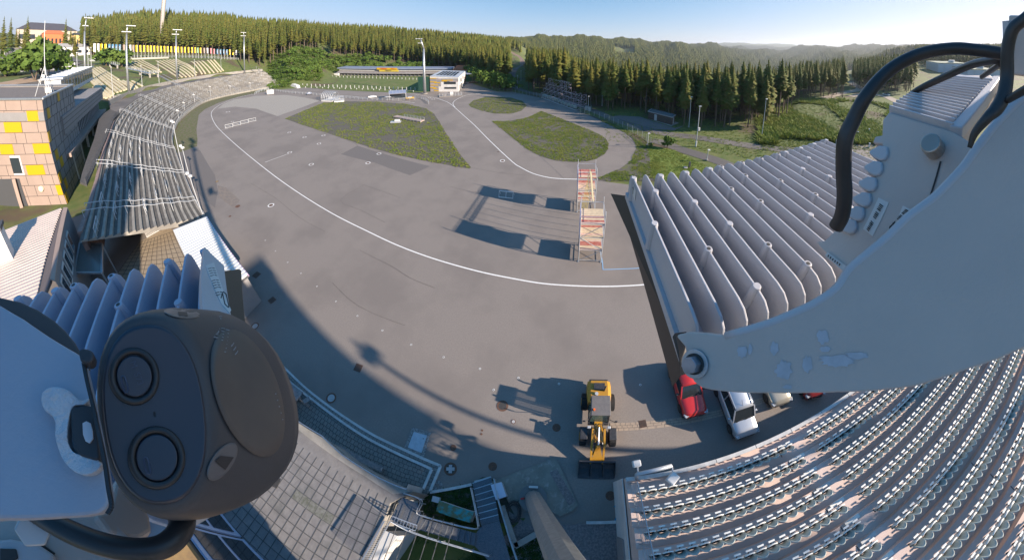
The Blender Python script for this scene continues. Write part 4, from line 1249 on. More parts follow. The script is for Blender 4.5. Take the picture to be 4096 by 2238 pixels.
for k in range(5):
    a = wv[0].lerp(wv[1], .3 + .14 * k); b_ = wv[0].lerp(wv[1], .39 + .14 * k); n_ = (wv[1] - wv[0]).cross(Vector((0, 0, 1))).normalized()
    n_ = n_ if n_.dot(-Vector(e.location)) > 0 else -n_
    m2 = MB(); m2.prism([a + n_ * .03 - Vector((0, 0, .6)), b_ + n_ * .03 - Vector((0, 0, .6)), b_ + n_ * .03 - Vector((0, 0, 2.6)), a + n_ * .03 - Vector((0, 0, 2.6))], n_ * .08); w0 = m2.build('window', m_whitewall, e)
    c_ = (a + b_) / 2; m2 = MB(); a2, b2_ = a.lerp(b_, .12) + n_ * .12, a.lerp(b_, .88) + n_ * .12
    m2.quad(a2 - Vector((0, 0, .8)), b2_ - Vector((0, 0, .8)), b2_ - Vector((0, 0, 2.4)), a2 - Vector((0, 0, 2.4))); m2.build('pane', m_glass, w0)
e2 = empty('chimney', tuple(P(22, 1035, 7.1)), 0, 'square white chimney with dark top on the ribbed roof', 'chimney')
MB().box((0, 0, 1.4), (1.6, 1.6, 2.8)).build('stack', m_whitewall, e2); MB().box((0, 0, 2.95), (1.9, 1.9, .3)).build('cap', m_darkgrey, e2)

# kiosk with the striped roof
e = empty('striped_kiosk', tuple(P(830, 980, 0)), 0, 'long kiosk with bright ribbed metal roof at the end of the terrace', 'kiosk')
KL = lambda px, py, z_: P(px, py, z_) - Vector(e.location)
q0, q1, q2, q3 = KL(694, 922, 4.2), KL(828, 868, 3.8), KL(993, 1100, 3.8), KL(850, 1215, 4.2)
m2 = MB(); m2.prism([q0, q1, q2, q3], (0, 0, -.2)); mat('bright_ribs', (.72, .72, .70), .45); r0 = m2.build('roof', mat('groove_grey', (.09, .09, .095), .7), e)
for k in range(27):
    u = (k + .5) / 27
    q = MB(); q.bar(q0.lerp(q3, u) + Vector((0, 0, .09)), q1.lerp(q2, u) + Vector((0, 0, .09)), .36, .2); q.build('rib', MATS['bright_ribs'], r0)
m2 = MB(); m2.prism([Vector((p.x, p.y, 0)) for p in (q0.lerp(q2, .03), q1.lerp(q3, .04), q2.lerp(q0, .03), q3.lerp(q1, .04))], (0, 0, 3.6)); m2.build('wall', m_grey, e)
m2 = MB(); m2.bar(q1 + Vector((0, 0, .0)), q2, .14, .3); m2.build('gutter', mat('purple_edge', (.30, .22, .34), .5), e)
# tiled forecourts
m_tile = mat('tan_tiles', (.36, .29, .20), .9, c2=(.28, .22, .16), scale=3, bump=.4)
sheet('tiled_yard', [(557, 968), (672, 905), (700, 925), (860, 1225), (780, 1330), (400, 1200)], .03, m_tile)
j = MB()
for k in range(16):
    a = P(557, 968, .05).lerp(P(400, 1200, .05), k / 15); b_ = P(690, 925, .05).lerp(P(850, 1225, .05), k / 15); j.bar(a, b_, .05, .012)
for k in range(12):
    a = P(557, 968, .05).lerp(P(690, 925, .05), k / 11); b_ = P(400, 1200, .05).lerp(P(850, 1225, .05), k / 11); j.bar(a, b_, .05, .010)
tag(j.build('tile_joints', m_seamc), kind='structure')
b_ = P(620, 935, 0)
e = empty('terrace_gate', tuple(P(557, 966, 0)), 0, 'white metal railing gate at the lower end of the terrace', 'gate')
A_ = P(590, 952, 0) - Vector(e.location); B_ = P(680, 900, 0) - Vector(e.location)
for k in range(2):
    m2 = MB(); a, c_ = A_.lerp(B_, k * .5), A_.lerp(B_, k * .5 + .48)
    for zz in (.2, 1.1, 2.0): m2.bar(a + Vector((0, 0, zz)), c_ + Vector((0, 0, zz)), .06)
    for i in range(12): m2.bar(a.lerp(c_, i / 11) + Vector((0, 0, .1)), a.lerp(c_, i / 11) + Vector((0, 0, 2)), .05)
    m2.build('leaf', m_whitewall, e)
# covered stair / canopy frames between roof house and terrace
e = empty('glazed_canopy', tuple(P(360, 1040, 0)), 0, 'glazed steel canopy over the entrance between roof house and terrace', 'canopy')
CL = lambda px, py, z_: P(px, py, z_) - Vector(e.location)
fr_ = [CL(320, 970, 4), CL(408, 975, 4), CL(408, 1090, 3.4), CL(300, 1090, 3.4)]
m2 = MB(); m2.prism(fr_, (0, 0, .08)); m2.build('pane', mat('smoked_glass', (.12, .14, .14), .2), e)
m2 = MB()
for a, b_ in zip(fr_, fr_[1:] + fr_[:1]): m2.bar(a, b_, .2)
for u in (.33, .66): m2.bar(fr_[0].lerp(fr_[1], u), fr_[3].lerp(fr_[2], u), .14)
for p in fr_: m2.bar(p, Vector((p.x, p.y, 0)), .14)
m2.build('frame', m_steel, e)

# far left: grey store, banners, hotel blocks, road furniture
def boxbuilding(name, c, dims, rz, label, cat, mw, mr_, windows=0, wm=None, roofh=0.):
    e = empty(name, c, rz, label, cat)
    MB().box((0, 0, dims[2] / 2), dims).build('wall', mw, e)
    if roofh:
        q = MB(); x, y = dims[0] / 2 + .6, dims[1] / 2 + .6; z_ = dims[2]
        q.add([(-x, -y, z_), (x, -y, z_), (x, y, z_), (-x, y, z_), (-x * .55, 0, z_ + roofh), (x * .55, 0, z_ + roofh)], [(0, 1, 5, 4), (1, 2, 5), (2, 3, 4, 5), (3, 0, 4), (0, 3, 2, 1)])
        q.build('roof', mr_, e)
    else: MB().box((0, 0, dims[2] + .2), (dims[0] + .8, dims[1] + .8, .4)).build('roof', mr_, e)
    for k in range(windows):
        for s_ in (-1, 1):
            MB().box((-dims[0] / 2 + dims[0] * (k + .5) / windows, s_ * (dims[1] / 2 + .03), dims[2] * .55), (dims[0] / windows * .5, .1, dims[2] * .3)).build('window', wm or m_glass, e)
    return e
def ang(p): return math.atan2(p[0], p[1])
c = T(60, 285); 
boxbuilding('grey_store', (c.x, c.y, c.z - .3), (34, 9, 6.2), -ang((c.x, c.y)) + .1, 'low grey metal store with a pale door at far left', 'shed', mat('store_grey', (.26, .27, .28), .6), m_darkgrey)
e = [o for o in bpy.data.objects if o.name == 'grey_store'][0]
MB().box((12.5, -4.6, 2.9), (2.6, .1, 4.6)).build('door', m_rail, e); MB().box((9.8, -4.6, 2.9), (2.2, .1, 4.6)).build('door', m_rail, e)
c = T(60, 222)
boxbuilding('dark_wall_block', (c.x, c.y, c.z - .3), (70, 10, 5.5), -ang((c.x, c.y)), 'long low dark grey block behind the store at far left', 'building', mat('slate_wall', (.13, .13, .14), .7), m_concrete, 9, m_rail)
c = T(150, 190) if T(150, 190).length < 3000 else P(150, 190, 20)
for (px, py, dd, dims, mw, mr_, lb, rh) in [((185, 0), 0, 640, (75, 16, 19), mat('hotel_wall', (.5, .42, .34), .8), mat('slate_roof', (.055, .055, .07), .7), 'large hotel block with long dark roof on the left skyline', 9), ((211, 0), 0, 560, (26, 12, 17), mat('orange_wall', (.55, .17, .06), .8), mat('tile_red', (.45, .14, .06), .8), 'orange house below the dark hotel roof', 4), ((438, 0), 0, 470, (14, 12, 17), mat('ochre_wall', (.75, .42, .1), .8), mat('ochre_roof', (.55, .3, .12), .8), 'bright orange block among the trees', 1), ((310, 0), 0, 450, (16, 10, 14), mat('ochre_wall2', (.7, .5, .2), .8), m_darkgrey, 'small ochre house between the spruces', 2), ((272, 0), 0, 400, (34, 10, 8), m_whitewall, mat('grey_roof', (.3, .3, .3), .8), 'long pale house behind the access road', 3), ((150, 0), 0, 420, (40, 10, 7), m_whitewall, mat('grey_roof', (.3, .3, .3), .8), 'pale low building beside the access road', 2)]:
    az_ = 2 * math.atan((px[0] - 2212) / 1822); x, y = dd * math.sin(az_), dd * math.cos(az_)
    boxbuilding('far_house', (x, y, TG(x, y) - .5), dims, -az_ + .1, lb, 'house', mw, mr_, 6, m_glass, rh)
def banner(px, py, tx, ty, m_, lb, w_=3.2):
    b_ = T(px, py); h = zt(b_, (tx, ty))
    e = empty('banner_stand', tuple(b_), -ang(b_), lb, 'banner')
    for s_ in (-1, 1): MB().bar((s_ * w_ / 2, 0, 0), (s_ * w_ / 2, 0, h), .2).build('post', m_rail, e)
    MB().box((0, 0, h * .55), (w_, .15, h * .86)).build('sheet', m_, e)
    return e
banner(126, 228, 126, 188, m_yellow, 'tall yellow banner beside the access road', 6)
e = banner(37, 236, 37, 204, m_darkgrey, 'dark framed sign with a white arrow mark at far left', 5.5)
q = MB(); q.bar((-1, -.15, 3), (1.2, -.15, 5), .8, .05); q.build('arrow', m_whitewall, e)
banner(42, 214, 42, 190, m_whitewall, 'white board above the dark sign', 8)
banner(378, 172, 378, 154, mat('board_green', (.16, .36, .3), .7), 'green and white board left of the spruces', 9)
banner(536, 168, 536, 154, m_whitewall, 'small pale board in the bushes above the flags', 9)
banner(275, 285, 275, 250, m_whitewall, 'white sign on two legs beside the lane', 6)
for i, (px, py, tx, ty, lb) in enumerate([(152, 225, 152, 188, 'white lamp pole left at the road fork'), (178, 222, 178, 186, 'white lamp pole right at the road fork'), (164, 360, 160, 330, 'white globe lamp beside the lane'), (222, 290, 223, 248, 'lamp post between lane and road'), (194, 312, 194, 282, 'white topped lamp by the large shrub')]):
    b_ = T(px, py); h = zt(b_, (tx, ty))
    e = empty('street_lamp', tuple(b_), 0, lb, 'street lamp', 'street lamps by the access road')
    MB().tube([(0, 0, 0), (0, 0, h)], .14, 6).build('post', m_rail, e)
    MB().tube([(0, 0, h), (0, 0, h + .8)], [.25, .8], 8).build('lamp_head', m_whitewall, e)
b_ = P(160, 370, 14)
# white kerb stones along the road bend
kk = 0
for px, py in [(196, 196 + 1), (205, 200), (213, 204), (222, 207), (231, 210), (240, 212), (303, 222), (315, 219), (327, 217), (339, 215), (353, 214), (367, 213)]:
    b_ = T(px, py)
    tag(MB().box((0, 0, .6), (5.5, 2, 1.3), -ang(b_)).build('kerb_stone', m_beige, bevel=.2), 'pale block edging the access road bend', 'stone', 'pale blocks edging the access road').location = b_
# stairs and galleries on the bank
for pl, lb in [([(360, 258), (410, 258), (440, 266), (470, 276)], 'upper'), ([(512, 290), (560, 300), (600, 310), (632, 308)], 'middle')]:
    pts = [T(*p) + Vector((0, 0, 2.2)) for p in pl]; e = empty('steel_walkway', tuple(pts[0]), 0, 'steel walkway across the grass bank, %s one' % lb, 'walkway')
    m2 = MB(); rl_ = [p - pts[0] for p in pts]
    for a, b_ in zip(rl_, rl_[1:]): m2.bar(a, b_, 2.2, .25)
    m2.build('deck', m_steel, e)
    m2 = MB()
    for a, b_ in zip(rl_, rl_[1:]):
        for s_ in (-1, 1):
            of = Vector((0, s_ * 1.1, 0))
            for zz in (.6, 1.2): m2.bar(a + of + Vector((0, 0, zz)), b_ + of + Vector((0, 0, zz)), .09)
            for k in range(5): q = a.lerp(b_, k / 4) + of; m2.bar(q, q + Vector((0, 0, 1.2)), .09)
    m2.build('railing', m_rail, e)
    for p in rl_[1:]: MB().bar(p - Vector((0, 0, 4.5)), p, .9).build('pier', m_concrete, e)
a = T(640, 305); b_ = P(702, 338, 6)
e = empty('bank_stairs', tuple(b_), 0, 'steel stairs from the walkway down to the terrace path', 'stairs')
m2 = MB(); d_ = Vector(a) - Vector(b_)
for k in range(14): m2.box(d_ * (k / 13) + Vector((0, 0, .2)), (2.4, .9, .12), .6)
m2.build('steps', m_steel, e)
m2 = MB()
for s_ in (-1.3, 1.3): m2.bar(Vector((s_ * .5, s_, 1.2)), d_ + Vector((s_ * .5, s_, 1.2)), .12)
m2.build('handrail', m_rail, e)
# blocks of the shadow casting kind are real: parapet stones on the terrace path
for i, (px, py) in enumerate([(432, 398), (447, 408), (462, 398), (478, 392)]):
    b_ = P(px, py, 6.05)
    tag(MB().box((0, 0, .7), (2.6, 1.1, 1.4), .5).build('concrete_block', m_concrete, bevel=.05), 'grey concrete block on the terrace path beside the bank', 'block', 'concrete blocks on the terrace path').location = b_
# ---------------------------------------------------------------- shooting range
m_blueroof = mat('blue_grey_roof', (.30, .34, .44), .45, .3, c2=(.26, .3, .4), scale=.3)
m_plank = mat('grey_planks', (.27, .25, .24), .85, c2=(.2, .185, .175), scale=.5)
A_, B_ = P(1353, 300), P(1806, 303)
hr = zt(A_, (1356, 270))
e = empty('target_house', tuple(A_), 0, 'long low shooting range house with blue grey roof and a row of target openings', 'range building')
dr = (B_ - A_); Lr = dr.length; dr.normalize(); bk = Vector((-dr.y, dr.x, 0)); bk = bk if bk.dot(A_) > 0 else -bk
def RB(u0, u1, v0, v1, z0, z1, m_, name, z2=None, par=None):
    q = MB(); p = [dr * u0 + bk * v0, dr * u1 + bk * v0, dr * u1 + bk * v1, dr * u0 + bk * v1]
    z2 = z1 if z2 is None else z2
    q.add([v_ + Vector((0, 0, z0)) for v_ in p] + [p[0] + Vector((0, 0, z1)), p[1] + Vector((0, 0, z1)), p[2] + Vector((0, 0, z2)), p[3] + Vector((0, 0, z2))], [(0, 1, 2, 3), (4, 5, 6, 7), (0, 1, 5, 4), (1, 2, 6, 5), (2, 3, 7, 6), (3, 0, 4, 7)])
    return q.build(name, m_, par or e)
RB(0, Lr, 3, 14, 0, hr * .86, mat('range_wall', (.24, .30, .36), .7), 'wall')
RB(-1.5, Lr + .5, 1.0, 15, hr * .84, hr * .98, m_blueroof, 'roof', hr * 1.04)
RB(-.5, Lr, -2.2, 3.2, hr * .30, hr * .36, m_plank, 'lower_roof', hr * .60)
RB(0, Lr, 2, 3.2, hr * .62, hr * .70, m_whitewall, 'white_band')
RB(0, Lr, -.2, 0, 0, .5, m_whitewall, 'plinth')
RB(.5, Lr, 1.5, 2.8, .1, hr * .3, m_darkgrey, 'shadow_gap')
q = MB()
for k in range(31): q.bar(dr * (Lr * k / 30) - bk * 1.0, dr * (Lr * k / 30) - bk * 1.0 + Vector((0, 0, hr * .33)), .45)
q.build('target_posts', m_plank, e)
RB(-1.5, 3, -4, -2.4, 0, hr * .3, m_whitewall, 'end_wall')
# sign boards with their writing
def text3(s, size, m_, parent, loc, X, name='lettering', ext=.01, bold=0):
    c = bpy.data.curves.new(name, 'FONT'); c.body = s; c.size = size; c.align_x = 'CENTER'; c.align_y = 'CENTER'; c.extrude = ext; c.offset = bold
    c.materials.append(m_)
    tmp = bpy.data.objects.new('t', c); col.objects.link(tmp); bpy.context.view_layer.update()
    me = bpy.data.meshes.new_from_object(tmp.evaluated_get(bpy.context.evaluated_depsgraph_get())); bpy.data.objects.remove(tmp)
    X = Vector(X).normalized(); Y = Vector((0, 0, 1)); n_ = X.cross(Y)
    me.transform(Matrix((X, Y, n_)).transposed().to_4x4()); me.transform(Matrix.Translation(loc))
    o = bpy.data.objects.new(name, me); col.objects.link(o); o.parent = parent
    return o
m_red = mat('sign_red', (.6, .03, .03), .6)
u0 = Lr * (1519 - 1353) / 453; u1 = Lr * (1601 - 1353) / 453
bd = RB(u0, u1, .5, .7, hr * .80, hr * 1.05, m_yellow, 'sign_board')
bd2 = RB(u0 + 2, u1 + 1, .9, 1.05, hr * .55, hr * .80, mat('dull_yellow', (.55, .42, .05), .6), 'sign_board')
um = (u0 + u1) / 2
text3('ARENA', hr * .24, m_red, bd, dr * (um - 2.5) + bk * .4 + Vector((0, 0, hr * .93)), dr, bold=.02)
text3('am Rennsteig', hr * .12, m_red, bd, dr * (um + 6) + bk * .4 + Vector((0, 0, hr * .90)), dr)
text3('LOTTO', hr * .13, m_red, bd, dr * (u0 + 4.2) + bk * .4 + Vector((0, 0, hr * .97)), dr)
text3('LOTTO', hr * .13, m_red, bd, dr * (u1 - 4.2) + bk * .4 + Vector((0, 0, hr * .97)), dr)
text3('OBERHOF', hr * .21, m_darkgrey, bd2, dr * (um + 1) + bk * .8 + Vector((0, 0, hr * .68)), dr)
# numbered stakes on the range
def stakes(p0, p1, n_, hgt, w_, label, g, nm='range_stake', bend=0.):
    for k in range(n_):
        u = k / (n_ - 1)
        q = P(p0[0] + (p1[0] - p0[0]) * u, p0[1] + (p1[1] - p0[1]) * u + bend * math.sin(3.14 * u))
        tag(MB().box((0, 0, hgt / 2), (w_, w_ * .5, hgt)).build(nm, m_whitewall, bevel=0), label, 'stake', g).location = q
stakes((1330, 309), (1725, 321), 28, 1.4, .4, 'white stake of the rear row on the range grass', 'rear row of white range stakes', bend=-1)
stakes((1211, 344), (1678, 361), 28, 1.6, .4, 'white stake of the middle row on the range grass', 'middle row of white range stakes', bend=0)
stakes((1222, 350), (1653, 366), 20, .7, .45, 'low white number block along the firing line', 'number blocks along the firing line', 'number_block', bend=-1)
def railfence(name, pxs, hgt, label, step=2.5, m_=None, z_=0, rails=(.5, 1), r_=.05, posts=True, cat='fence', smooth=0, par=None):
    pts = [P(*p, z_) for p in pxs]
    if smooth: pts = catmull(pts, smooth)
    L = sum((b - a).length for a, b in zip(pts, pts[1:])); n_ = max(2, int(L / step) + 1)
    pts = resample(pts, n_)
    o = pts[0].copy(); e = empty(name, tuple(o), 0, label, cat)
    q = MB()
    for f_ in rails:
        for a, b in zip(pts, pts[1:]): q.bar(a - o + Vector((0, 0, hgt * f_)), b - o + Vector((0, 0, hgt * f_)), r_)
    q.build('rails', m_ or m_rail, e)
    for i, a in enumerate(pts):
        if i < 95: MB().bar(a - o, a - o + Vector((0, 0, hgt)), r_ * 1.5).build('post', m_ or m_rail, e)
    return e, pts
railfence('timber_fence', [(1177, 334), (1240, 322), (1345, 298)], 1.1, 'pale timber rail fence along the left edge of the range', 3.5, m_beige, r_=.16)
railfence('track_fence', [(1024, 372), (1075, 360), (1140, 370), (1260, 380), (1400, 394), (1480, 400), (1560, 402), (1620, 400), (1660, 400)], 1.15, 'long grey rail fence between gravel island and range', 2.6, rails=(.35, .7, 1), r_=.07, smooth=4)
railfence('end_fence', [(1660, 392), (1690, 396), (1712, 408), (1715, 416)], 1.15, 'curved end of the rail fence near the light mast', 2.0, rails=(.35, .7, 1), r_=.08, smooth=3)
railfence('corner_fence', [(1019, 378), (1045, 364), (1075, 358)], 1.2, 'short rail fence by the gravel yard corner', 2.5, rails=(.35, .7, 1), r_=.08)
c = P(1082, 377)
tag(MB().box((0, 0, 1.3), (3.6, .3, 2.2), -ang(c)).build('notice_board', m_whitewall, bevel=.03), 'small white notice board on the gravel yard fence', 'board').location = c
c = P(1172, 350)
tag(MB().prism([(-5, 0, 0), (5, 0, 0), (4, 0, 1.6), (-1, 0, 2.2)], (0, 2.2, 0)).build('white_tarpaulin', m_whitewall), 'white covered heap at the left front corner of the range', 'tarpaulin').location = c

# barrel vault tunnel frames
def hoops(px0, px1, n_, rad, label, z_=0):
    a, b = P(*px0), P(*px1); e = empty('hoop_tunnel', tuple(a), 0, label, 'hoop tunnel')
    d = b - a; L = d.length; d.normalize(); s_ = Vector((-d.y, d.x, 0))
    for k in range(n_):
        c_ = d * L * k / (n_ - 1)
        MB().tube([c_ + s_ * rad * math.cos(t) + Vector((0, 0, .5 + rad * 1.15 * math.sin(t))) for t in np.linspace(0, math.pi, 11)], .09, 5).build('hoop', m_steel, e)
    q = MB()
    for t in (0, .5, 1.05, 1.57, 2.09, 2.64, 3.14): q.tube([s_ * rad * math.cos(t) + Vector((0, 0, .5 + rad * 1.15 * math.sin(t))), d * L + s_ * rad * math.cos(t) + Vector((0, 0, .5 + rad * 1.15 * math.sin(t)))], .06, 4)
    q.build('purlins', m_rail, e)
    MB().prism([s_ * -rad, s_ * rad, d * L + s_ * rad, d * L - s_ * rad], (0, 0, .5)).build('base', m_whitewall, e)
    return e
hoops((1302, 399), (1343, 401), 7, 3.2, 'taller barrel of bent steel hoops on a white base by the island')
hoops((1336, 407), (1376, 403), 7, 1.7, 'lower barrel of bent steel hoops beside the taller one')
c = P(1592, 396)
e = empty('bus_shelter', tuple(c), -ang(c), 'small shelter with slanted striped glass roof by the rail fence', 'shelter')
q = MB(); q.prism([(-4, -1.6, 3), (4, -1.6, 3), (4, 1.6, 3.9), (-4, 1.6, 3.9)], (0, 0, .12)); q.build('roof', m_blueroof, e)
for x_ in (-3.8, 3.8):
    for y_, z_ in ((-1.5, 3), (1.5, 3.9)): MB().bar((x_, y_, 0), (x_, y_, z_), .15).build('post', m_rail, e)
for k in range(6): MB().bar((-4 + 8 * k / 5, -1.65, 3.14), (-4 + 8 * k / 5, 1.65, 4.05), .12).build('roof_bar', m_rail, e)
MB().box((0, 1.4, 1.2), (7.4, .1, 1.8)).build('back_panel', m_glass, e)
for px, lb, w_, m_ in [((1490, 392), 'white equipment cart by the rail fence', 4, m_whitewall), ((1552, 396), 'dark flat trailer left of the shelter', 6, m_darkgrey), ((1640, 397), 'cart with yellow end beside the shelter', 4, m_yellow), ((1238, 378), 'blue and white bin by the rail fence', 2.4, m_blueroof), ((1340, 380), 'small dark chest on the firing side of the fence', 2.4, m_darkgrey)]:
    c = P(*px); e = empty('equipment_cart', tuple(c), -ang(c), lb, 'cart', 'carts along the rail fence')
    MB().box((0, 0, .75), (w_, 1.4, .6)).build('body', m_, e, bevel=.05); MB().box((0, 0, 1.15), (w_ * .5, 1.0, .3)).build('lid', m_rail, e)
    for s_ in (-.35, .35): MB().cyl((w_ * s_, -.75, .3), .3, .15, 12, nrm=(0, 1, 0)).build('wheel', m_darkgrey, e)
c = P(1803, 384)
e = empty('railing_platform', tuple(c), -ang(c), 'railed timber platform in front of the range building', 'platform')
MB().box((0, 0, .25), (11, 3, .4)).build('deck', m_plank, e)
q = MB()
for y_ in (-1.5, 1.5):
    for zz in (.9, 1.5): q.bar((-5.5, y_, zz), (5.5, y_, zz), .08)
    for k in range(8): q.bar((-5.5 + 11 * k / 7, y_, .2), (-5.5 + 11 * k / 7, y_, 1.5), .1)
q.build('railing', m_rail, e)
MB().box((.5, 0, 1.3), (1.6, 1.2, 1.7)).build('crate', m_whitewall, e); MB().box((-3, 0, .9), (2, 1, .9)).build('bench', m_plank, e)

# range building
F0, F1, F2 = P(1722, 366), P(1835, 366), P(1862, 330)
hb = 8.3
e = empty('range_office', tuple(F0), 0, 'white range office with grey and yellow plank pattern and solar roof', 'building')
f0, f1, f2 = Vector((0, 0, 0)), F1 - F0, F2 - F0; f3 = f2 - f1
q = MB(); q.add([f0, f1, f2, f3] + [f0 + Vector((0, 0, hb)), f1 + Vector((0, 0, hb * .92)), f2 + Vector((0, 0, hb * .92)), f3 + Vector((0, 0, hb))], [(0, 1, 5, 4), (1, 2, 6, 5), (2, 3, 7, 6), (3, 0, 4, 7), (4, 5, 6, 7)])
q.build('wall', m_whitewall, e)
rt = [f0 + Vector((0, 0, hb + .05)), f1 + Vector((0, 0, hb * .92 + .05)), f2 + Vector((0, 0, hb * .92 + .05)), f3 + Vector((0, 0, hb + .05))]
r0 = MB().prism(rt, (0, 0, .25)).build('roof', m_rail, e)
for k in range(6):
    u = .14 + .12 * k; g_ = lambda u_, v_: rt[0].lerp(rt[1], u_).lerp(rt[3].lerp(rt[2], u_), v_) + Vector((0, 0, .3))
    MB().prism([g_(u, .15), g_(u + .09, .15), g_(u + .09, .8), g_(u, .8)], (0, 0, .08)).build('solar_panel', mat('solar_blue', (.03, .045, .09), .15), r0)
fx_ = f1.normalized(); nf = Vector((fx_.y, -fx_.x, 0)); nf = nf if nf.dot(-F0) > 0 else -nf; Lf_ = f1.length
sx_ = (f2 - f1).normalized(); ns = Vector((sx_.y, -sx_.x, 0)); ns = ns if ns.dot(f1 - f3) > 0 else -ns; Ls_ = (f2 - f1).length
def FP(u0, u1, z0, z1, m_, nm, par=None, off=.04, o_=None, d_=None, nn=None):
    o_ = Vector((0, 0, 0)) if o_ is None else o_; d_ = d_ or fx_; nn = nn or nf
    q = MB(); q.prism([o_ + d_ * u0 + nn * off + Vector((0, 0, z0)), o_ + d_ * u1 + nn * off + Vector((0, 0, z0)), o_ + d_ * u1 + nn * off + Vector((0, 0, z1)), o_ + d_ * u0 + nn * off + Vector((0, 0, z1))], nn * .06)
    return q.build(nm, m_, par or e)
S = Lf_ / 113
def fpx(x0, x1, y0, y1, m_, nm, off): return FP((x0 - 1722) * S, (x1 - 1722) * S, (366 - y1) * hb / 72, (366 - y0) * hb / 72, m_, nm, off=off)
fpx(1722, 1756, 300, 366, m_grey, 'grey_cladding', .03); fpx(1756, 1835, 303, 318, m_grey, 'grey_cladding', .03); fpx(1756, 1766, 318, 340, m_grey, 'grey_cladding', .03)
for x0, x1, y0, c_ in [(1722, 1748, 300, 1), (1745, 1765, 304, 0), (1722, 1748, 317, 1), (1738, 1763, 321, 1), (1722, 1740, 328, 0), (1724, 1754, 333, 1), (1722, 1744, 345, 1), (1733, 1750, 349, 1), (1722, 1735, 340, 0), (1737, 1755, 359, 1), (1722, 1734, 357, 0), (1771, 1814, 309, 1), (1768, 1790, 313, 1), (1800, 1832, 315, 0)]:
    fpx(x0, x1, y0, y0 + 4, m_yellow if c_ else mat('pinkish_plank', (.42, .34, .33), .7), 'plank', .1)
for x0, x1, y0, y1 in [(1779, 1824, 318, 329), (1780, 1825, 345, 351)]:
    w0 = fpx(x0 - 1, x1 + 1, y0 - 1, y1 + 1, m_darkgrey, 'window', .08)
    q = MB(); a_, b2_ = (x0 - 1722) * S, (x1 - 1722) * S; z0, z1 = (366 - y1) * hb / 72, (366 - y0) * hb / 72
    q.quad(fx_ * a_ + nf * .16 + Vector((0, 0, z0)), fx_ * b2_ + nf * .16 + Vector((0, 0, z0)), fx_ * b2_ + nf * .16 + Vector((0, 0, z1)), fx_ * a_ + nf * .16 + Vector((0, 0, z1))); q.build('pane', m_glass, w0)
for u_, z0, z1, w_ in [(.12, 0, 3, .1), (.3, 0, 3, .1), (.25, 4, 6.2, .12), (.55, 4.3, 6.2, .1), (.75, 0, 3.4, .12)]:
    FP(Ls_ * u_, Ls_ * (u_ + w_), z0, z1, m_glass, 'window', o_=f1, d_=sx_, nn=ns)
FP(Ls_ * .9, Ls_ * .98, 0, 4.5, mat('red_door', (.6, .1, .03), .6), 'red_door', o_=f1, d_=sx_, nn=ns, off=.06)
FP(-7, 0, 0, hb * .98, mat('green_glass_wall', (.03, .08, .06), .1), 'glass_screen', off=-.3)
c = f2 + (f2 - f1) * .35
MB().prism([f2 + Vector((-1, 0, hb * .72)), f2 + ns * 5 + Vector((0, 0, hb * .66)), f2 + ns * 5 + (f2 - f1) * 1.1 + Vector((0, 0, hb * .66)), f2 + (f2 - f1) * 1.1 + Vector((-1, 0, hb * .72))], (0, 0, .3)).build('canopy_roof', m_blueroof, e)
for k in range(4): MB().bar(f2 + ns * 4.6 + (f2 - f1) * (.05 + .33 * k), f2 + ns * 4.6 + (f2 - f1) * (.05 + .33 * k) + Vector((0, 0, hb * .66)), .3).build('canopy_post', m_darkgrey, e)
c = P(1848, 300)
boxbuilding('small_hut', tuple(c + Vector((0, 0, 0))), (14, 9, 4.5), .3, 'small house with red tiled roof behind the range office', 'house', m_whitewall, mat('tile_red', (.45, .14, .06), .8), 2, m_glass, 4)
e = empty('timber_stack', tuple(P(1893, 331)), .5, 'stack of timber at the edge of the range yard', 'timber stack')
for k in range(7): MB().box((0, (k % 4) * .8 - 1, .3 + .5 * (k // 4)), (6, .6, .45)).build('beam', m_wood, e)

# ---------------------------------------------------------------- equipment on the infield
c = P(1470, 473)
d_ = (P(1490, 484) - P(1440, 470)).normalized()
A_, B_ = P(1581, 468), P(1690, 487)
e = empty('timber_ramp', tuple(A_), 0, 'long timber ramp with light steel railings on the gravel island', 'ramp')
d_ = (B_ - A_); L = d_.length; d_.normalize(); s_ = Vector((-d_.y, d_.x, 0)); Mx = Matrix((d_, s_, Vector((0, 0, 1)))).transposed()
MB().box(d_ * L / 2 + Vector((0, 0, .35)), (L, 2.0, .3), M=Mx).build('deck', mat('pink_boards', (.42, .33, .3), .85, c2=(.35, .27, .24), scale=1.5), e)
q = MB()
for t_ in (-1, 1):
    for zz in (.9, 1.3): q.bar(d_ * L * .28 + s_ * t_ + Vector((0, 0, zz)), d_ * L + s_ * t_ + Vector((0, 0, zz)), .07)
    for k in range(7): q.bar(d_ * L * (.28 + .12 * k) + s_ * t_, d_ * L * (.28 + .12 * k) + s_ * t_ + Vector((0, 0, 1.3)), .08)
q.build('railing', m_rail, e)
c = P(1583, 490)
e = empty('folded_trestle', tuple(c), .4, 'small pale folded platform beside the timber ramp', 'platform')
MB().box((0, 0, .3), (3.4, 1.6, .25)).build('board', m_rail, e); MB().box((.5, .2, .75), (1.6, .9, .5)).build('box', m_whitewall, e); MB().box((-1.2, 0, .12), (1, 1.2, .2)).build('foot', m_darkgrey, e)
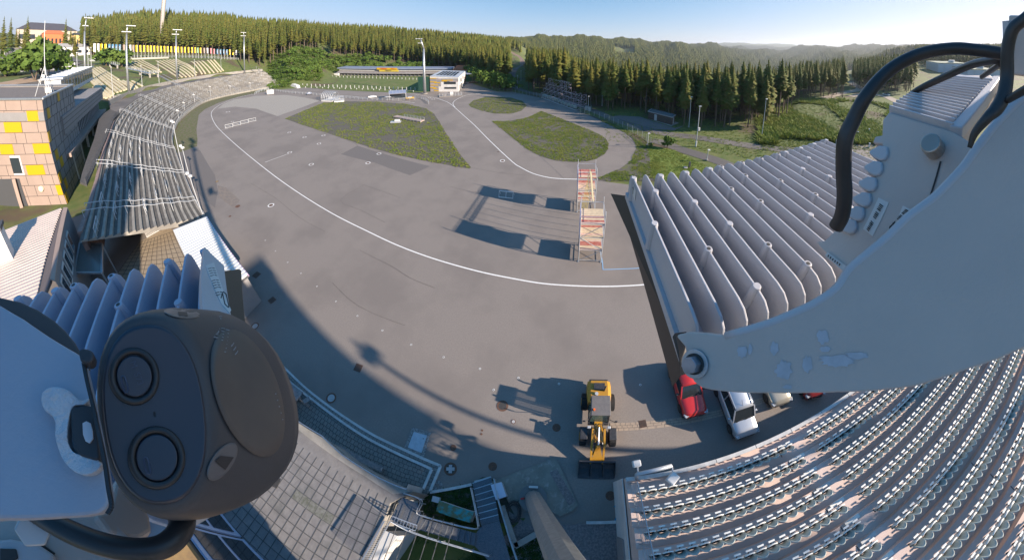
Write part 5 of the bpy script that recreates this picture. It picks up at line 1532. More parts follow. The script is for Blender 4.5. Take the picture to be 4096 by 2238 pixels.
# row of low metal frames by the upper bend
for k in range(4):
    a, b = P(902 + 31 * k, 513 - 8 * k), P(931 + 31 * k, 507 - 8 * k)
    e = empty('barrier_frame', tuple(a), 0, 'low galvanised frame, %s from the left in the row at the track bend' % ordw[k], 'frame', 'galvanised frames at the track bend')
    d_ = b - a; n_ = Vector((-d_.y, d_.x, 0)).normalized() * 2.4
    q = MB()
    for u in (0, 1):
        q.bar(d_ * u, d_ * u + n_, .09); q.bar(d_ * u + Vector((0, 0, 1.1)), d_ * u + Vector((0, 0, 0)), .09); q.bar(d_ * u + Vector((0, 0, 1.1)), d_ * u + n_, .07)
    q.build('side_frame', m_rail, e)
    q = MB(); q.bar((0, 0, 1.1), d_ + Vector((0, 0, 1.1)), .09); q.bar((0, 0, .15), d_ + Vector((0, 0, .15)), .09); q.bar(n_, n_ + d_, .09); q.build('rail', m_rail, e)
c = P(2100, 560)
# ---------------------------------------------------------------- steel frame stack by the fence
A_, B_ = P(2165, 389), P(2303, 441)
e = empty('steel_frame_stack', tuple(A_), 0, 'tall bank of pinkish steel grandstand frames weighted with white tanks', 'frame stack')
d_ = B_ - A_; L = d_.length; d_.normalize(); s_ = Vector((-d_.y, d_.x, 0)); s_ = s_ if s_.dot(A_) > 0 else -s_
m_pink = mat('pink_steel', (.50, .40, .44), .45, .4)
HT = zt(A_ + s_ * 5, (2168, 312))
nb_ = 9
for k in range(nb_):
    u = L * k / (nb_ - 1); H_ = HT if k < 6 else HT * .62
    q = MB(); o_ = d_ * u
    for lev in range(4 if k < 6 else 3):
        z0 = H_ * lev / (4 if k < 6 else 3); z1 = H_ * (lev + 1) / (4 if k < 6 else 3)
        y0 = 5.5 * (lev) / 4
        q.bar(o_ + s_ * y0 + Vector((0, 0, z0)), o_ + s_ * y0 + Vector((0, 0, z1)), .13); q.bar(o_ + s_ * 5.5 + Vector((0, 0, z0)), o_ + s_ * 5.5 + Vector((0, 0, z1)), .13)
        q.bar(o_ + s_ * y0 + Vector((0, 0, z1)), o_ + s_ * 5.5 + Vector((0, 0, z1)), .13)
        q.bar(o_ + s_ * y0 + Vector((0, 0, z0)), o_ + s_ * 5.5 + Vector((0, 0, z1)), .1)
        q.bar(o_ + s_ * 5.5 + Vector((0, 0, z0)), o_ + s_ * y0 + Vector((0, 0, z1)), .1)
    q.bar(o_, o_ + s_ * 5.5 + Vector((0, 0, .1)), .2)
    q.build('frame', m_pink, e)
for lev in range(1, 5):
    q = MB(); y0 = 5.5 * (lev - 1) / 4
    for yy in (y0, 5.5): q.bar(s_ * yy + Vector((0, 0, HT * lev / 4)), d_ * (L * .62) + s_ * yy + Vector((0, 0, HT * lev / 4)), .1)
    for k in range(5): q.bar(d_ * L * .125 * k + s_ * y0 + Vector((0, 0, HT * (lev - 1) / 4)), d_ * L * .125 * (k + 1) + s_ * y0 + Vector((0, 0, HT * lev / 4)), .07)
    q.build('cross_tubes', m_rail, e)
q = MB()
for lev in range(1, 4): q.bar(d_ * (L * .62) + s_ * 2 + Vector((0, 0, HT * .62 * lev / 3)), d_ * L + s_ * 2 + Vector((0, 0, HT * .62 * lev / 3)), .1)
q.bar(Vector((0, 0, .1)), d_ * L + Vector((0, 0, .1)), .25); q.bar(s_ * 5.5 + Vector((0, 0, .1)), d_ * L + s_ * 5.5 + Vector((0, 0, .1)), .25); q.build('base_beams', m_rail, e)
m_tank = mat('tank_plastic', (.60, .66, .60), .5, c2=(.5, .56, .5), scale=3)
tk = None
for k in range(12):
    u = L * (.02 + .082 * k)
    t0 = empty('water_tank', tuple(A_ + d_ * u + s_ * 1.2 + Vector((0, 0, .2))), math.atan2(d_.y, d_.x), 'white caged water tank under the steel frames, %s from the left' % ordw[k], 'water tank', 'white water tanks under the steel frames')
    MB().box((0, 0, .65), (1.15, 1.05, 1.1)).build('tank', m_tank, t0, bevel=.06)
    q = MB()
    for x_ in (-.6, -.2, .2, .6):
        for y_ in (-.55, .55): q.bar((x_, y_, .1), (x_, y_, 1.2), .05)
    for zz in (.15, .5, .85, 1.2):
        for y_ in (-.55, .55): q.bar((-.6, y_, zz), (.6, y_, zz), .05)
    q.build('cage', m_rail, t0)
# stadium fence on the right
fe, fpts = railfence('mesh_fence', [(2048, 371), (2100, 378), (2160, 389), (2230, 412), (2320, 448), (2420, 478), (2500, 514), (2560, 545), (2602, 577)], 2.0, 'green grey mesh fence along the outside of the track', 2.3, mat('fence_green', (.16, .22, .18), .6), rails=(.03, .2, .4, .6, .8, .97), r_=.045, smooth=5)
for o_ in kids(fe):
    if o_.name.startswith('post'): o_.data.materials[0] = m_rail
railfence('enclosure_fence', [(2321, 455), (2320, 444), (2365, 437), (2367, 449)], 2.0, 'small mesh enclosure beside the steel frames', 2.0, mat('fence_green', (0, 0, 0)), rails=(.03, .2, .4, .6, .8, .97), r_=.045)
railfence('yard_fence', [(1968, 362), (2000, 366), (2048, 371)], 1.8, 'mesh fence under the leafy trees', 2.3, mat('fence_green', (0, 0, 0)), rails=(.03, .35, .7, .97), r_=.05)
for px, lb in [((2345, 440), 'left grey cabinet inside the mesh enclosure'), ((2357, 444), 'right grey cabinet inside the mesh enclosure')]:
    c = P(*px); e = empty('cabinet', tuple(c), 0, lb, 'cabinet'); MB().box((0, 0, .8), (1, .7, 1.6)).build('body', m_rail, e); MB().box((0, 0, 1.65), (1.1, .8, .1)).build('lid', m_steel, e)
# wooden cabin
c0, c1, c2_, c3_ = P(2592, 473), P(2686, 499), P(2699, 488), P(2606, 463)
e = empty('wooden_cabin', tuple(c0), 0, 'long low cabin clad in grey brown boards on a gravel pad', 'cabin')
hc = zt(c0, (2592, 446))
w_ = [Vector(p) - c0 for p in (c0, c1, c2_, c3_)]
MB().prism(w_, (0, 0, hc)).build('wall', m_wood, e)
ctr = sum(w_, Vector((0, 0, 0))) / 4
MB().prism([ctr + (p - ctr) * 1.06 + Vector((0, 0, hc)) for p in w_], (0, 0, .25)).build('roof', m_steel, e)
MB().prism([ctr + (p - ctr) * .98 + Vector((0, 0, hc + .26)) for p in w_], (0, 0, .03)).build('roof_felt', mat('roof_felt', (.17, .17, .17), .9), e)
q = MB(); dd_ = (w_[1] - w_[0]); L = dd_.length; dd_.normalize(); nn_ = Vector((dd_.y, -dd_.x, 0)); nn_ = nn_ if nn_.dot(-c0) > 0 else -nn_
for k in range(60): q.bar(dd_ * (L * k / 60 + .05) + nn_ * .02, dd_ * (L * k / 60 + .05) + nn_ * .02 + Vector((0, 0, hc)), .05, .03)
q.build('board_joints', m_darkgrey, e)
for u_ in (.28,):
    q = MB(); q.prism([dd_ * L * u_ + nn_ * .04 + Vector((0, 0, .1)), dd_ * (L * u_ + 1.0) + nn_ * .04 + Vector((0, 0, .1)), dd_ * (L * u_ + 1.0) + nn_ * .04 + Vector((0, 0, 2.1)), dd_ * L * u_ + nn_ * .04 + Vector((0, 0, 2.1))], nn_ * .06); q.build('door', m_rail, e)
q = MB(); d3 = (w_[2] - w_[1]).normalized(); n3 = Vector((d3.y, -d3.x, 0)); n3 = n3 if n3.dot(w_[1] - w_[0]) > 0 else -n3
q.prism([w_[1] + d3 * .9 + n3 * .04 + Vector((0, 0, .1)), w_[1] + d3 * 1.9 + n3 * .04 + Vector((0, 0, .1)), w_[1] + d3 * 1.9 + n3 * .04 + Vector((0, 0, 2.1)), w_[1] + d3 * .9 + n3 * .04 + Vector((0, 0, 2.1))], n3 * .06); q.build('door', m_rail, e)
sheet('gravel_pad', [(2480, 462), (2560, 466), (2700, 512), (2740, 500), (2700, 520), (2620, 516), (2520, 488), (2440, 466)], .03, mat('dark_gravel', (.16, .13, .12), .95, c2=(.22, .18, .165), scale=5, bump=1))
sheet('cabin_slab', [(2578, 470), (2684, 504), (2716, 492), (2700, 486), (2686, 500), (2590, 474)], .045, m_concrete)
# lamp posts on the right
for i, (bp, tp, lb) in enumerate([((2070, 354), (2069, 301), 'lamp post beside the uphill road, nearest the fence'), ((2084, 323), (2083, 283), 'lamp post further up the uphill road'), ((2137, 356), (2136, 300), 'lamp post behind the left end of the steel frames'), ((2408, 423), (2409, 342), 'tall grey lamp post at the edge of the dark forest'), ((2353, 445), (2354, 384), 'lamp post rising from the mesh enclosure'), ((2261, 350), (2260, 311), 'lamp post behind the middle of the steel frames'), ((2755, 508), (2766, 387), 'slim lamp post in front of the grove right of the cabin'), ((3046, 546), (3068, 396), 'tall lamp post at the right end of the near grove'), ((2590, 580), (2592, 532), 'short post with a lamp at the end of the mesh fence'), ((2060, 245), (2060, 222), 'lamp post beside the red grit track'), ((2091, 262), (2090, 240), 'lamp post at the top of the paved road'), ((2827, 640), (2840, 600), 'short lamp post by the ski track behind the floodlight')]):
    b_ = P(*bp) if bp[1] > 300 else T(*bp); h = zt(b_, tp)
    e = empty('lamp_post', tuple(b_), 0, lb, 'lamp post', 'lamp posts on the forest side')
    MB().tube([(0, 0, 0), (0, 0, h)], [.11, .07], 6).build('post', m_rail, e); MB().box((.1, -.1, h), (.5, .4, .2)).build('lamp_head', m_whitewall, e)
    MB().cyl((0, 0, 0), .3, .25, 8).build('foot', m_concrete, e)
b_ = P(2783, 585); h = zt(b_, (2804, 425))
e = empty('lamp_post', tuple(b_), 0, 'lamp post with white box and white sleeve beside the ski track', 'lamp post')
MB().tube([(0, 0, 0), (0, 0, h)], [.12, .08], 6).build('post', m_rail, e); MB().tube([(0, 0, 0), (0, 0, 1.4)], .22, 8).build('sleeve', m_whitewall, e)
MB().box((.3, -.1, 4.6), (.5, .3, .8)).build('box', m_whitewall, e); MB().box((.1, 0, h), (.7, .35, .15)).build('lamp_head', m_rail, e)
c = P(2757, 668)
e = empty('bollard', tuple(c), 0, 'dark bollard with round plate on the lawn above the floodlight', 'bollard'); MB().box((0, 0, .6), (.35, .3, 1.2)).build('post', m_darkgrey, e); MB().cyl((-.9, 0, .05), .45, .12, 16).build('plate', m_concrete, e)
for px, lb in [((3475, 528), 'white box in the grass nearest the black cable'), ((3476, 588), 'grey white box on a post right of the cable'), ((3345, 576), 'small white box left of the cable'), ((3430, 540), 'small brown stump beside the cable')]:
    c = P(*px); e = empty('ground_box', tuple(c), .3, lb, 'box'); MB().box((0, 0, .5), (.5, .35, 1.0)).build('body', m_whitewall if 'brown' not in lb else m_wood, e); MB().box((0, 0, 1.03), (.6, .45, .08)).build('lid', m_steel, e)
c = P(3545, 382)
e = empty('parked_car', tuple(c), 1.0, 'small pale car parked on the forest road far right', 'car'); MB().loft([[Vector((x_, y_, z_)) for x_, y_ in ((-2.1, -.85), (2.1, -.85), (2.1, .85), (-2.1, .85))] for z_ in (.35, .85)]).build('body', m_whitewall, e); MB().prism([(-1.6, -.75, .86), (1.1, -.75, .86), (.6, -.7, 1.45), (-1.3, -.7, 1.45)], (0, 1.45, 0)).build('cabin', m_glass, e)
# far industrial building right
for p0, p1, hh, lb in [((3752, 292), (3870, 296), 9, 'white flat roofed hall behind the black cable, left block'), ((3870, 308), (4000, 312), 6, 'low white hall behind the black cable, right block')]:
    a, b = P(*p0), P(*p1); e = empty('white_hall', tuple(a), 0, lb, 'building'); d_ = b - a; L = d_.length; d_.normalize(); s_ = Vector((-d_.y, d_.x, 0)); s_ = s_ if s_.dot(a) > 0 else -s_
    MB().prism([Vector((0, 0, 0)), d_ * L, d_ * L + s_ * 40, s_ * 40], (0, 0, hh)).build('wall', mat('cool_white', (.5, .54, .6), .7), e)
    MB().prism([Vector((0, 0, hh)) - s_ * .3, d_ * L + Vector((0, 0, hh)) - s_ * .3, d_ * L + s_ * 40 + Vector((0, 0, hh)), s_ * 40 + Vector((0, 0, hh))], (0, 0, .5)).build('roof', mat('green_roof', (.25, .28, .2), .9), e)
    for k in range(3): MB().bar(d_ * L * (.2 + .3 * k) - s_ * .1, d_ * L * (.2 + .3 * k) - s_ * .1 + Vector((0, 0, hh)), .4).build('downpipe', m_rail, e)
    MB().box(d_ * L * .6 + s_ * 12 + Vector((0, 0, hh + 1.5)), (9, 5, 2.4)).build('roof_plant', m_rail, e)
for px0, lb in [([(3310, 400), (3330, 378), (3370, 362), (3410, 356)], 'a'), ]:
    road('forest_road', [(3300, 392), (3370, 372), (3440, 356), (3420, 340), (3402, 326)], 5, mat('pale_road', (.34, .28, .22), .9), dz=.1)
road('forest_road', [(3400, 385), (3470, 378), (3540, 385), (3600, 412), (3700, 440)], 5, MATS['pale_road'], dz=.1)

# ---------------------------------------------------------------- scaffold towers with plank decks
def scaffold(p_l, p_r, topL, label, dback, levels, postH, decks, extra):
    a, b = P(*p_l), P(*p_r)
    e = empty('scaffold_tower', tuple(a), 0, label, 'scaffold')
    X = (b - a); Wd = X.length; X.normalize(); Y = Vector((-X.y, X.x, 0)); D = dback
    Hh = postH
    cs = [Vector((0, 0, 0)), X * Wd, X * Wd + Y * D, Y * D]
    for c_ in cs:
        MB().tube([c_, c_ + Vector((0, 0, Hh))], .045, 6).build('standard', m_rail, e); MB().box(c_ + Vector((0, 0, .02)), (.25, .25, .04)).build('base_plate', m_steel, e)
    q = MB()
    for zz in [.25] + [l for l in levels] + [l + 1.05 for l in levels[-1:]]:
        for i in range(4): q.bar(cs[i] + Vector((0, 0, zz)), cs[(i + 1) % 4] + Vector((0, 0, zz)), .05)
    q.build('ledgers', m_rail, e)
    q = MB()
    for i, l in enumerate(levels):
        z0 = levels[i - 1] if i else .25
        q.bar(cs[i % 2] + Vector((0, 0, z0)), cs[1 - i % 2] + Vector((0, 0, l)), .05)
        q.bar(cs[1] + Vector((0, 0, z0)), cs[2] + Vector((0, 0, l)), .05); q.bar(cs[0 if i % 2 else 3] + Vector((0, 0, z0)), cs[3 if i % 2 else 0] + Vector((0, 0, l)), .05)
    q.build('braces', m_rail, e)
    pc = [mat('red_board', (.36, .09, .07), .8, c2=(.46, .2, .16), scale=3), mat('pink_board', (.5, .32, .26), .85, c2=(.6, .45, .36), scale=3), mat('cream_board', (.62, .5, .34), .85, c2=(.5, .4, .28), scale=3), mat('pale_board', (.6, .5, .43), .85, c2=(.48, .38, .33), scale=3)]
    n_ = max(5, int(D / .32))
    for l, (y0, y1) in zip(levels, decks):
        for k in range(n_):
            u0 = D * k / n_
            if not (y0 * D - 1e-6 <= u0 < y1 * D): continue
            MB().box(X * Wd / 2 + Y * (u0 + D / n_ / 2) + Vector((0, 0, l + .05)), (Wd * .97, D / n_ * .93, .05), M=Matrix((X, Y, Vector((0, 0, 1)))).transposed()).build('deck_board', pc[rr.choice([0, 1, 1, 2, 2, 3, 0])], e)
    q = MB(); x0 = -X * .06
    q.prism([x0 + Vector((0, 0, levels[-1] - 2.2)), x0 + Y * D + Vector((0, 0, levels[-1] - 2.2)), x0 + Y * D + Vector((0, 0, levels[-1] + .9)), x0 + Vector((0, 0, levels[-1] + .9))], -X * .03)
    q.build('side_banner', mat('banner_violet', (.35, .35, .62), .7, c2=(.55, .55, .7), scale=2), e)
    q = MB(); q.prism([x0 + Vector((0, 0, .4)), x0 + Y * D + Vector((0, 0, .4)), x0 + Y * D + Vector((0, 0, 1.9)), x0 + Vector((0, 0, 1.9))], -X * .03); q.build('lower_banner', m_darkgrey, e)
    return e, cs, a
s1 = scaffold((2313.4, 1043.7), (2403, 1046.5), None, 'nearer scaffold tower with red and cream plank decks', 2.6, [2.0, 4.0, 6.0], 7.8, [(0, 1), (0, 1), (0, 1)], 0)
s2 = scaffold((2308, 847), (2378.6, 848), None, 'farther scaffold tower with red and cream plank decks', 2.6, [2.0, 4.0, 6.0], 7.8, [(0, 1), (0, 1), (0, 1)], 0)
a1, a2 = s1[2], s2[2]
e = empty('banner_truss', tuple(a1 + Vector((1.3, 2.6, 6.9))), 0, 'lattice truss with hanging cables bridging the two scaffold towers', 'truss')
d_ = (a2 + Vector((1.4, .2, 6.9))) - Vector(e.location); L = d_.length; d_.normalize(); up = Vector((0, 0, 1)); sd = d_.cross(up).normalized()
q = MB(); ch_ = [Vector((0, 0, 0)), sd * .5, sd * .25 + up * .55]
for c_ in ch_: q.bar(c_, c_ + d_ * L, .07)
for k in range(14):
    u0, u1_ = L * k / 14, L * (k + 1) / 14
    for i in range(3): q.bar(ch_[i] + d_ * u0, ch_[(i + 1) % 3] + d_ * u1_, .045)
q.build('lattice', mat('truss_brass', (.5, .44, .28), .5, .3), e)
for k in range(5):
    q = MB(); c_ = d_ * (L * (.14 + .18 * k)); q.tube([c_, c_ + Vector((-.9, 0, -6.8))], .028, 5); q.build('cable', mat('yellow_cable', (.55, .45, .1), .6), e)
# white trestle standing in the tower shadow
A_, B_ = P(1995, 789), P(2051, 795)
e = empty('white_trestle', tuple(A_), 0, 'pale blue white metal trestle frame standing in the tower shadow', 'trestle')
d_ = B_ - A_; Y = Vector((-d_.y, d_.x, 0)).normalized() * 1.1
q = MB()
for u in (0, .5, 1):
    q.bar(d_ * u, d_ * u + Y * .5 + Vector((0, 0, 1.0)), .07)
    if u != .5: q.bar(d_ * u + Y, d_ * u + Y * .5 + Vector((0, 0, 1.0)), .07)
q.build('legs', m_whitewall, e)
q = MB(); q.bar(Y * .5 + Vector((0, 0, 1)), d_ + Y * .5 + Vector((0, 0, 1)), .12); q.bar(Vector((0, 0, .12)), d_ + Vector((0, 0, .12)), .1, .16); q.build('beam', m_whitewall, e)
# ---------------------------------------------------------------- kerbed pavement and raised terrace near the camera
m_pave = mat('grey_pavers', (.26, .245, .225), .9, c2=(.2, .19, .175), scale=5, bump=.5)
m_kerb = mat('pale_kerb', (.58, .58, .57), .8, c2=(.45, .45, .44), scale=3)
m_slab = mat('grey_slabs', (.235, .225, .22), .9, c2=(.19, .18, .178), scale=2.2, bump=.6, c3=(.14, .14, .135), scale3=.6, lo3=.55, hi3=.72)
OUT = [(940, 1258), (984, 1306), (1014, 1338), (1075, 1412), (1143, 1474), (1223, 1550), (1303, 1613), (1398, 1679), (1498, 1740), (1613, 1795), (1701, 1835), (1764, 1861)]
INN = [(1062, 1425), (1143, 1510), (1215, 1570), (1287, 1625), (1360, 1679), (1462, 1746), (1581, 1807), (1677, 1851), (1730, 1875)]
oc = catmull([P(*p) for p in OUT], 5)
wall_in = [Vector((p.x, p.y, 0)) for p in [P(1700, 1955), P(1560, 1915, 0), P(1400, 1850, 0), P(1195, 1720, 0), P(1040, 1570, 0), P(930, 1440, 0)]]
pv = [(p.x, p.y, .10) for p in oc] + [(P(1722, 1963).x, P(1722, 1963).y, .10)] + [(p.x, p.y - .6, .10) for p in wall_in]
mb = MB(); mb.poly(pv); o = mb.build('pavement', m_pave, fixn=False)
if o.data.polygons[0].normal.z < 0: o.data.flip_normals()
tag(o, kind='structure')
def kerb(pts, nm='kerb', w=.16, h=.14, z0=0.):
    mb = MB()
    for a, b in zip(pts, pts[1:]): mb.bar(a + Vector((0, 0, z0 + h / 2)), b + Vector((0, 0, z0 + h / 2)), w, h)
    return tag(mb.build(nm, m_kerb), kind='structure')
kerb(oc); kerb([P(1764, 1861), P(1722, 1963)])
ic = catmull([P(*p) for p in INN], 5); kerb(ic, z0=.06); kerb([P(1730, 1875), P(1696, 1954)], z0=.06); kerb([P(1062, 1425), P(1075, 1412)], z0=.05)
j = MB()      # brick joints
for k in range(1, 9):
    ln = []
    for i, p in enumerate(oc):
        u = i / (len(oc) - 1); wv = wall_in[0].lerp(wall_in[-1], 1 - u); tgt = Vector((p.x, 0, 0))
        iw = min(range(len(wall_in)), key=lambda q: abs(wall_in[q].x - p.x)); y1 = wall_in[iw].y - .4
        ln.append(Vector((p.x, p.y + (y1 - p.y) * k / 9, .112)))
    for a, b in zip(ln, ln[1:]): j.bar(a, b, .02, .008)
    for i in range(int(abs(oc[0].x - oc[-1].x) / .3)):
        x_ = oc[0].x + (i + .5 * (k % 2)) * .3
        ii = min(range(len(ln) - 1), key=lambda q: abs(ln[q].x - x_)); dy = (ln[ii].y - (oc[ii].y if k == 1 else pl[ii].y))
        j.bar(Vector((x_, ln[ii].y, .112)), Vector((x_, ln[ii].y - dy, .112)), .02, .008)
    pl = ln
tag(j.build('paver_joints', m_seamc), kind='structure')
# terrace block
ZT = 3.2
t_in = [(1161, 1688), (1303, 1799), (1462, 1903), (1575, 1975)]
t_out = [(1000, 1530), (1100, 1620), (1195, 1690), (1315, 1762), (1398, 1836), (1541, 1922), (1613, 1953), (1648, 1964)]
tp = [P(*p, ZT) for p in t_out]
tl = [P(1560, 2010, ZT), P(1520, 2120, ZT), P(1462, 2245, ZT), P(1400, 2400, ZT)]
left = [Vector((-16, -13, ZT)), Vector((-34, -10, ZT)), Vector((-34, 2.5, ZT))]
foot = tp + tl + left
e = empty('raised_terrace', (0, 0, 0), 0, 'raised terrace with grey square slabs and pale concrete edge beside the kerbed pavement', 'terrace')
MB().prism([Vector((p.x, p.y, 0)) for p in foot], (0, 0, ZT - .02)).build('body', m_concrete, e)
MB().poly([(p.x, p.y, ZT) for p in foot]).build('slabs', m_slab, e)
ti = [P(*p, ZT) for p in [(960, 1490), (1060, 1590), (1161, 1688), (1303, 1799), (1462, 1903), (1575, 1975)]]
q = MB(); q.poly([(p.x, p.y, ZT + .06) for p in tp[:] + ti[::-1]]); q.build('coping', m_concrete, e)
# slab joints
q = MB(); g0, g1 = Vector((-30, -.1, ZT + .01)), Vector((-7.9, -1.3, ZT + .01)); gd = (g1 - g0).normalized(); gn = Vector((gd.y, -gd.x, 0))
for k in range(1, 20): q.bar(g0 + gn * .48 * k, g1 + gn * .48 * k, .035, .012)
for k in range(0, 52): q.bar(g0 + gd * .5 * k, g0 + gd * .5 * k + gn * 9, .035, .010)
q.build('slab_joints', mat('soft_joint', (.1, .1, .1), .9), e)
q = MB()
for (a, b) in [((7, 3), (8, 3)), ((8, 3), (9, 3)), ((9, 3), (10, 3))]: pass
for k in range(5): q.poly([g1 - gd * (4.6 - .5 * k) + gn * 1.92 + Vector((0, 0, .004)) + o_ for o_ in (Vector((0, 0, 0)), gd * .5, gd * .5 + gn * .48, gn * .48)])
q.build('dirty_slabs', mat('dirty_slab', (.11, .115, .09), .95, c2=(.2, .2, .185), scale=6), e)
gp = P(1100, 1925, ZT + .02); MB().box(gp, (.5, .5, .02), .2).build('drain', m_dark, e)
# glass parapet and handrail on the terrace edge
q = MB(); rp = [p + Vector((0, 0, .0)) for p in tp[2:]]
for a, b in zip(rp, rp[1:]): q.bar(a + Vector((0, .06, .45)), b + Vector((0, .06, .45)), .02, .8)
gm = mat('parapet_glass', (.35, .45, .45), .05, spec=.6)
gm.node_tree.nodes['Principled BSDF'].inputs['Alpha'].default_value = .35
q.build('glass_parapet', gm, e)
q = MB(); q.tube([p + Vector((0, .06, 1.0)) for p in rp], .035, 6); q.build('handrail', m_steel, e)
for p in resample(rp, 9): MB().bar(p + Vector((0, .06, 0)), p + Vector((0, .06, 1)), .05).build('rail_post', m_steel, e)
# end wall wedge beside the corner
q = MB(); a, b = P(1613, 1958, ZT), P(1637, 1955, ZT)
q.prism([Vector((a.x, a.y, 0)), Vector((P(1696, 1950).x, P(1696, 1950).y, 0)), Vector((P(1672, 2010).x, P(1672, 2010).y, 0)), Vector((a.x - .2, a.y - .7, 0))], (0, 0, ZT - .3)); q.build('corner_wall', m_whitewall, e)
# handball cabinet: benches on the pavement
for k, (pa, pb, w_, lb) in enumerate([((1080, 1500), (1195, 1590), 1.0, 'long weathered bench roof on posts on the pavement'), ((1215, 1605), (1238, 1592), .35, 'short narrow shelf beside the bench roof'), ((1350, 1785), (1530, 1875), .3, 'long pale blue board leaning at the terrace foot')]):
    a, b = P(*pa, .9), P(*pb, .9); e2 = empty('bench_table', tuple(a), 0, lb, 'bench')
    MB().bar((0, 0, 0), b - a, w_, .06).build('top', mat('worn_grey_top', (.3, .27, .26), .85, c2=(.2, .18, .18), scale=6), e2)
    for u in (.08, .92): MB().bar((b - a) * u - Vector((0, 0, .9)), (b - a) * u, .08).build('leg', m_steel, e2)

# cobbled plate
cp = [P(*p) for p in [(1650, 1706), (1726, 1728), (1695, 1830), (1614, 1797)]]
e = empty('cobbled_hatch', (0, 0, 0), 0, 'pale metal floor hatch framed by small cobbles beside the kerb', 'hatch')
MB().prism(cp, (0, 0, .03)).build('cobble_frame', mat('cobbles', (.3, .29, .28), .9, c2=(.16, .155, .15), scale=14, lo=.45, hi=.55, bump=1), e)
ctr = sum(cp, Vector((0, 0, 0))) / 4
MB().prism([ctr + (p - ctr) * .68 + Vector((0, 0, .03)) for p in cp], (0, 0, .02)).build('plate', mat('hatch_plate', (.5, .52, .56), .5, .3, c2=(.42, .44, .48), scale=4), e)
MB().box(ctr + Vector((.3, .3, .055)), (.06, .06, .01)).build('lifting_eye', m_dark, e)
for p, lb in [((1751, 1940), 'ring of cobbles round a small post base')]:
    c = P(*p); MB().disc((0, 0, .03), .3, 16, .12).build('x', MATS['cobbles']).location = c
    o = bpy.data.objects['x']; o.name = 'cobble_ring'; tag(o, lb, 'stone ring')

# planted plot with gravel, concrete pads, cable coil
m_dgrav = mat('plot_gravel', (.15, .135, .13), .95, c2=(.25, .21, .205), scale=9, bump=1, lo=.4, hi=.6)
m_soil = mat('planted_soil', (.045, .055, .025), .95, c2=(.09, .085, .07), scale=4, bump=1)
sheet('planted_plot', [(1700, 1965), (1880, 1932), (1930, 1905), (1990, 1915), (2060, 2060), (2110, 2300), (1420, 2300), (1540, 2150), (1640, 2040)], .012, m_soil)
sheet('gravel_plot', [(2020, 2030), (2140, 2110), (2240, 2095), (2350, 2090), (2465, 2086), (2470, 2500), (2000, 2500)], .014, m_dgrav)
pad = [P(*p) for p in [(1962, 1926), (2080, 1880), (2208, 1832), (2225, 1836), (2240, 1862), (2300, 1990), (2312, 2015), (2290, 2040), (2240, 2062), (2170, 2020), (2040, 2010), (2010, 1955)]]
e = empty('mast_foundation', (0, 0, 0), 0, 'flat concrete foundation slab under the grey floodlight mast', 'foundation')
MB().prism(pad, (0, 0, .12)).build('slab', mat('slab_concrete', (.25, .235, .20), .9, c2=(.19, .18, .15), scale=1.6, bump=.6, c3=(.32, .3, .27), scale3=3, lo3=.55, hi3=.7), e)
MB().bar(P(2213, 1880, .13), P(2290, 2010, .13), .45, .04).build('worn_strip', m_dgrav, e)
pit = [P(*p, .12) for p in [(2010, 2015), (2065, 2170), (2160, 2130)]]
q = MB(); q.bar(P(2008, 2020, .2), P(2065, 2185, .2), .3, .35); q.bar(P(2060, 2180, .2), P(2165, 2120, .2), .3, .35); q.build('pit_wall', m_concrete, e)
c = P(2053, 2046, .15)
e = empty('cable_coil', tuple(c), 0, 'coil of black cable lying on the concrete by the mast', 'cable')
q = MB()
for k in range(7):
    r_ = .34 + .035 * k + .01 * (k % 2)
    q.tube([(r_ * .75 * math.cos(t) + .02 * (k % 3), r_ * 1.15 * math.sin(t), .02 + .012 * k) for t in np.linspace(0, 6.28, 24)], .017, 5, closed=False)
q.build('loops', m_dark, e)
q = MB(); q.tube([(.1, .5, .05), (.35, .75, .1), (.7, .8, .3), (.95, .95, .6)], .02, 5); q.build('plug_lead', m_dark, e)
q = MB(); q.bar((.35, .75, .1), (.55, .8, .2), .09); q.build('red_plug', m_red, e)
# octagonal mast that carries the camera
mb0 = P(2133, 1990)
e = empty('floodlight_mast', tuple(mb0), 0, 'big grey ribbed steel mast rising from the slab below the camera', 'light mast')
q = MB(); q.tube([(0, 0, 0), (1.32, -1.33, 15.4), (2.14, -2.16, 25), (2.3, -2.5, 42)], [.48, .35, .33, .25], 10); q.build('shaft', mat('brushed_zinc', (.36, .38, .38), .45, .55, c2=(.26, .28, .28), scale=6, bump=.3), e)
MB().cyl((0, 0, .1), .78, .2, 20).build('flange', mat('flange_metal', (.2, .19, .18), .6, .5), e)
MB().box((0, .62, .35), (.5, .12, .3)).build('terminal_box', m_whitewall, e)
q = MB(); q.bar((-.4, -2.4, 38), (4.8, -2.4, 38), .3); q.bar((-.4, -2.4, 41), (4.8, -2.4, 41), .3); q.build('crossarms', m_steel, e)
for k in range(5):
    for zz in (38, 41): MB().box((.1 + 1.1 * k, -2.3, zz), (.8, .9, .5)).build('floodlight', m_steel, e)
# switch cabinet seen from above
cc_ = [P(*p, 1.1) for p in [(1963, 1936), (2006, 1925), (2026, 1982), (1984, 1997)]]
e = empty('switch_cabinet', tuple(cc_[0]), 0, 'pale blue grey switch cabinet seen from above beside the metal stairs', 'cabinet')
MB().prism([p - cc_[0] for p in cc_], (0, 0, .06)).build('lid', mat('cabinet_blue', (.5, .55, .66), .6), e)
c_ = sum(cc_, Vector((0, 0, 0))) / 4
MB().prism([c_ + (p - c_) * .93 - cc_[0] - Vector((0, 0, 1.1)) for p in cc_], (0, 0, 1.1)).build('body', m_rail, e)
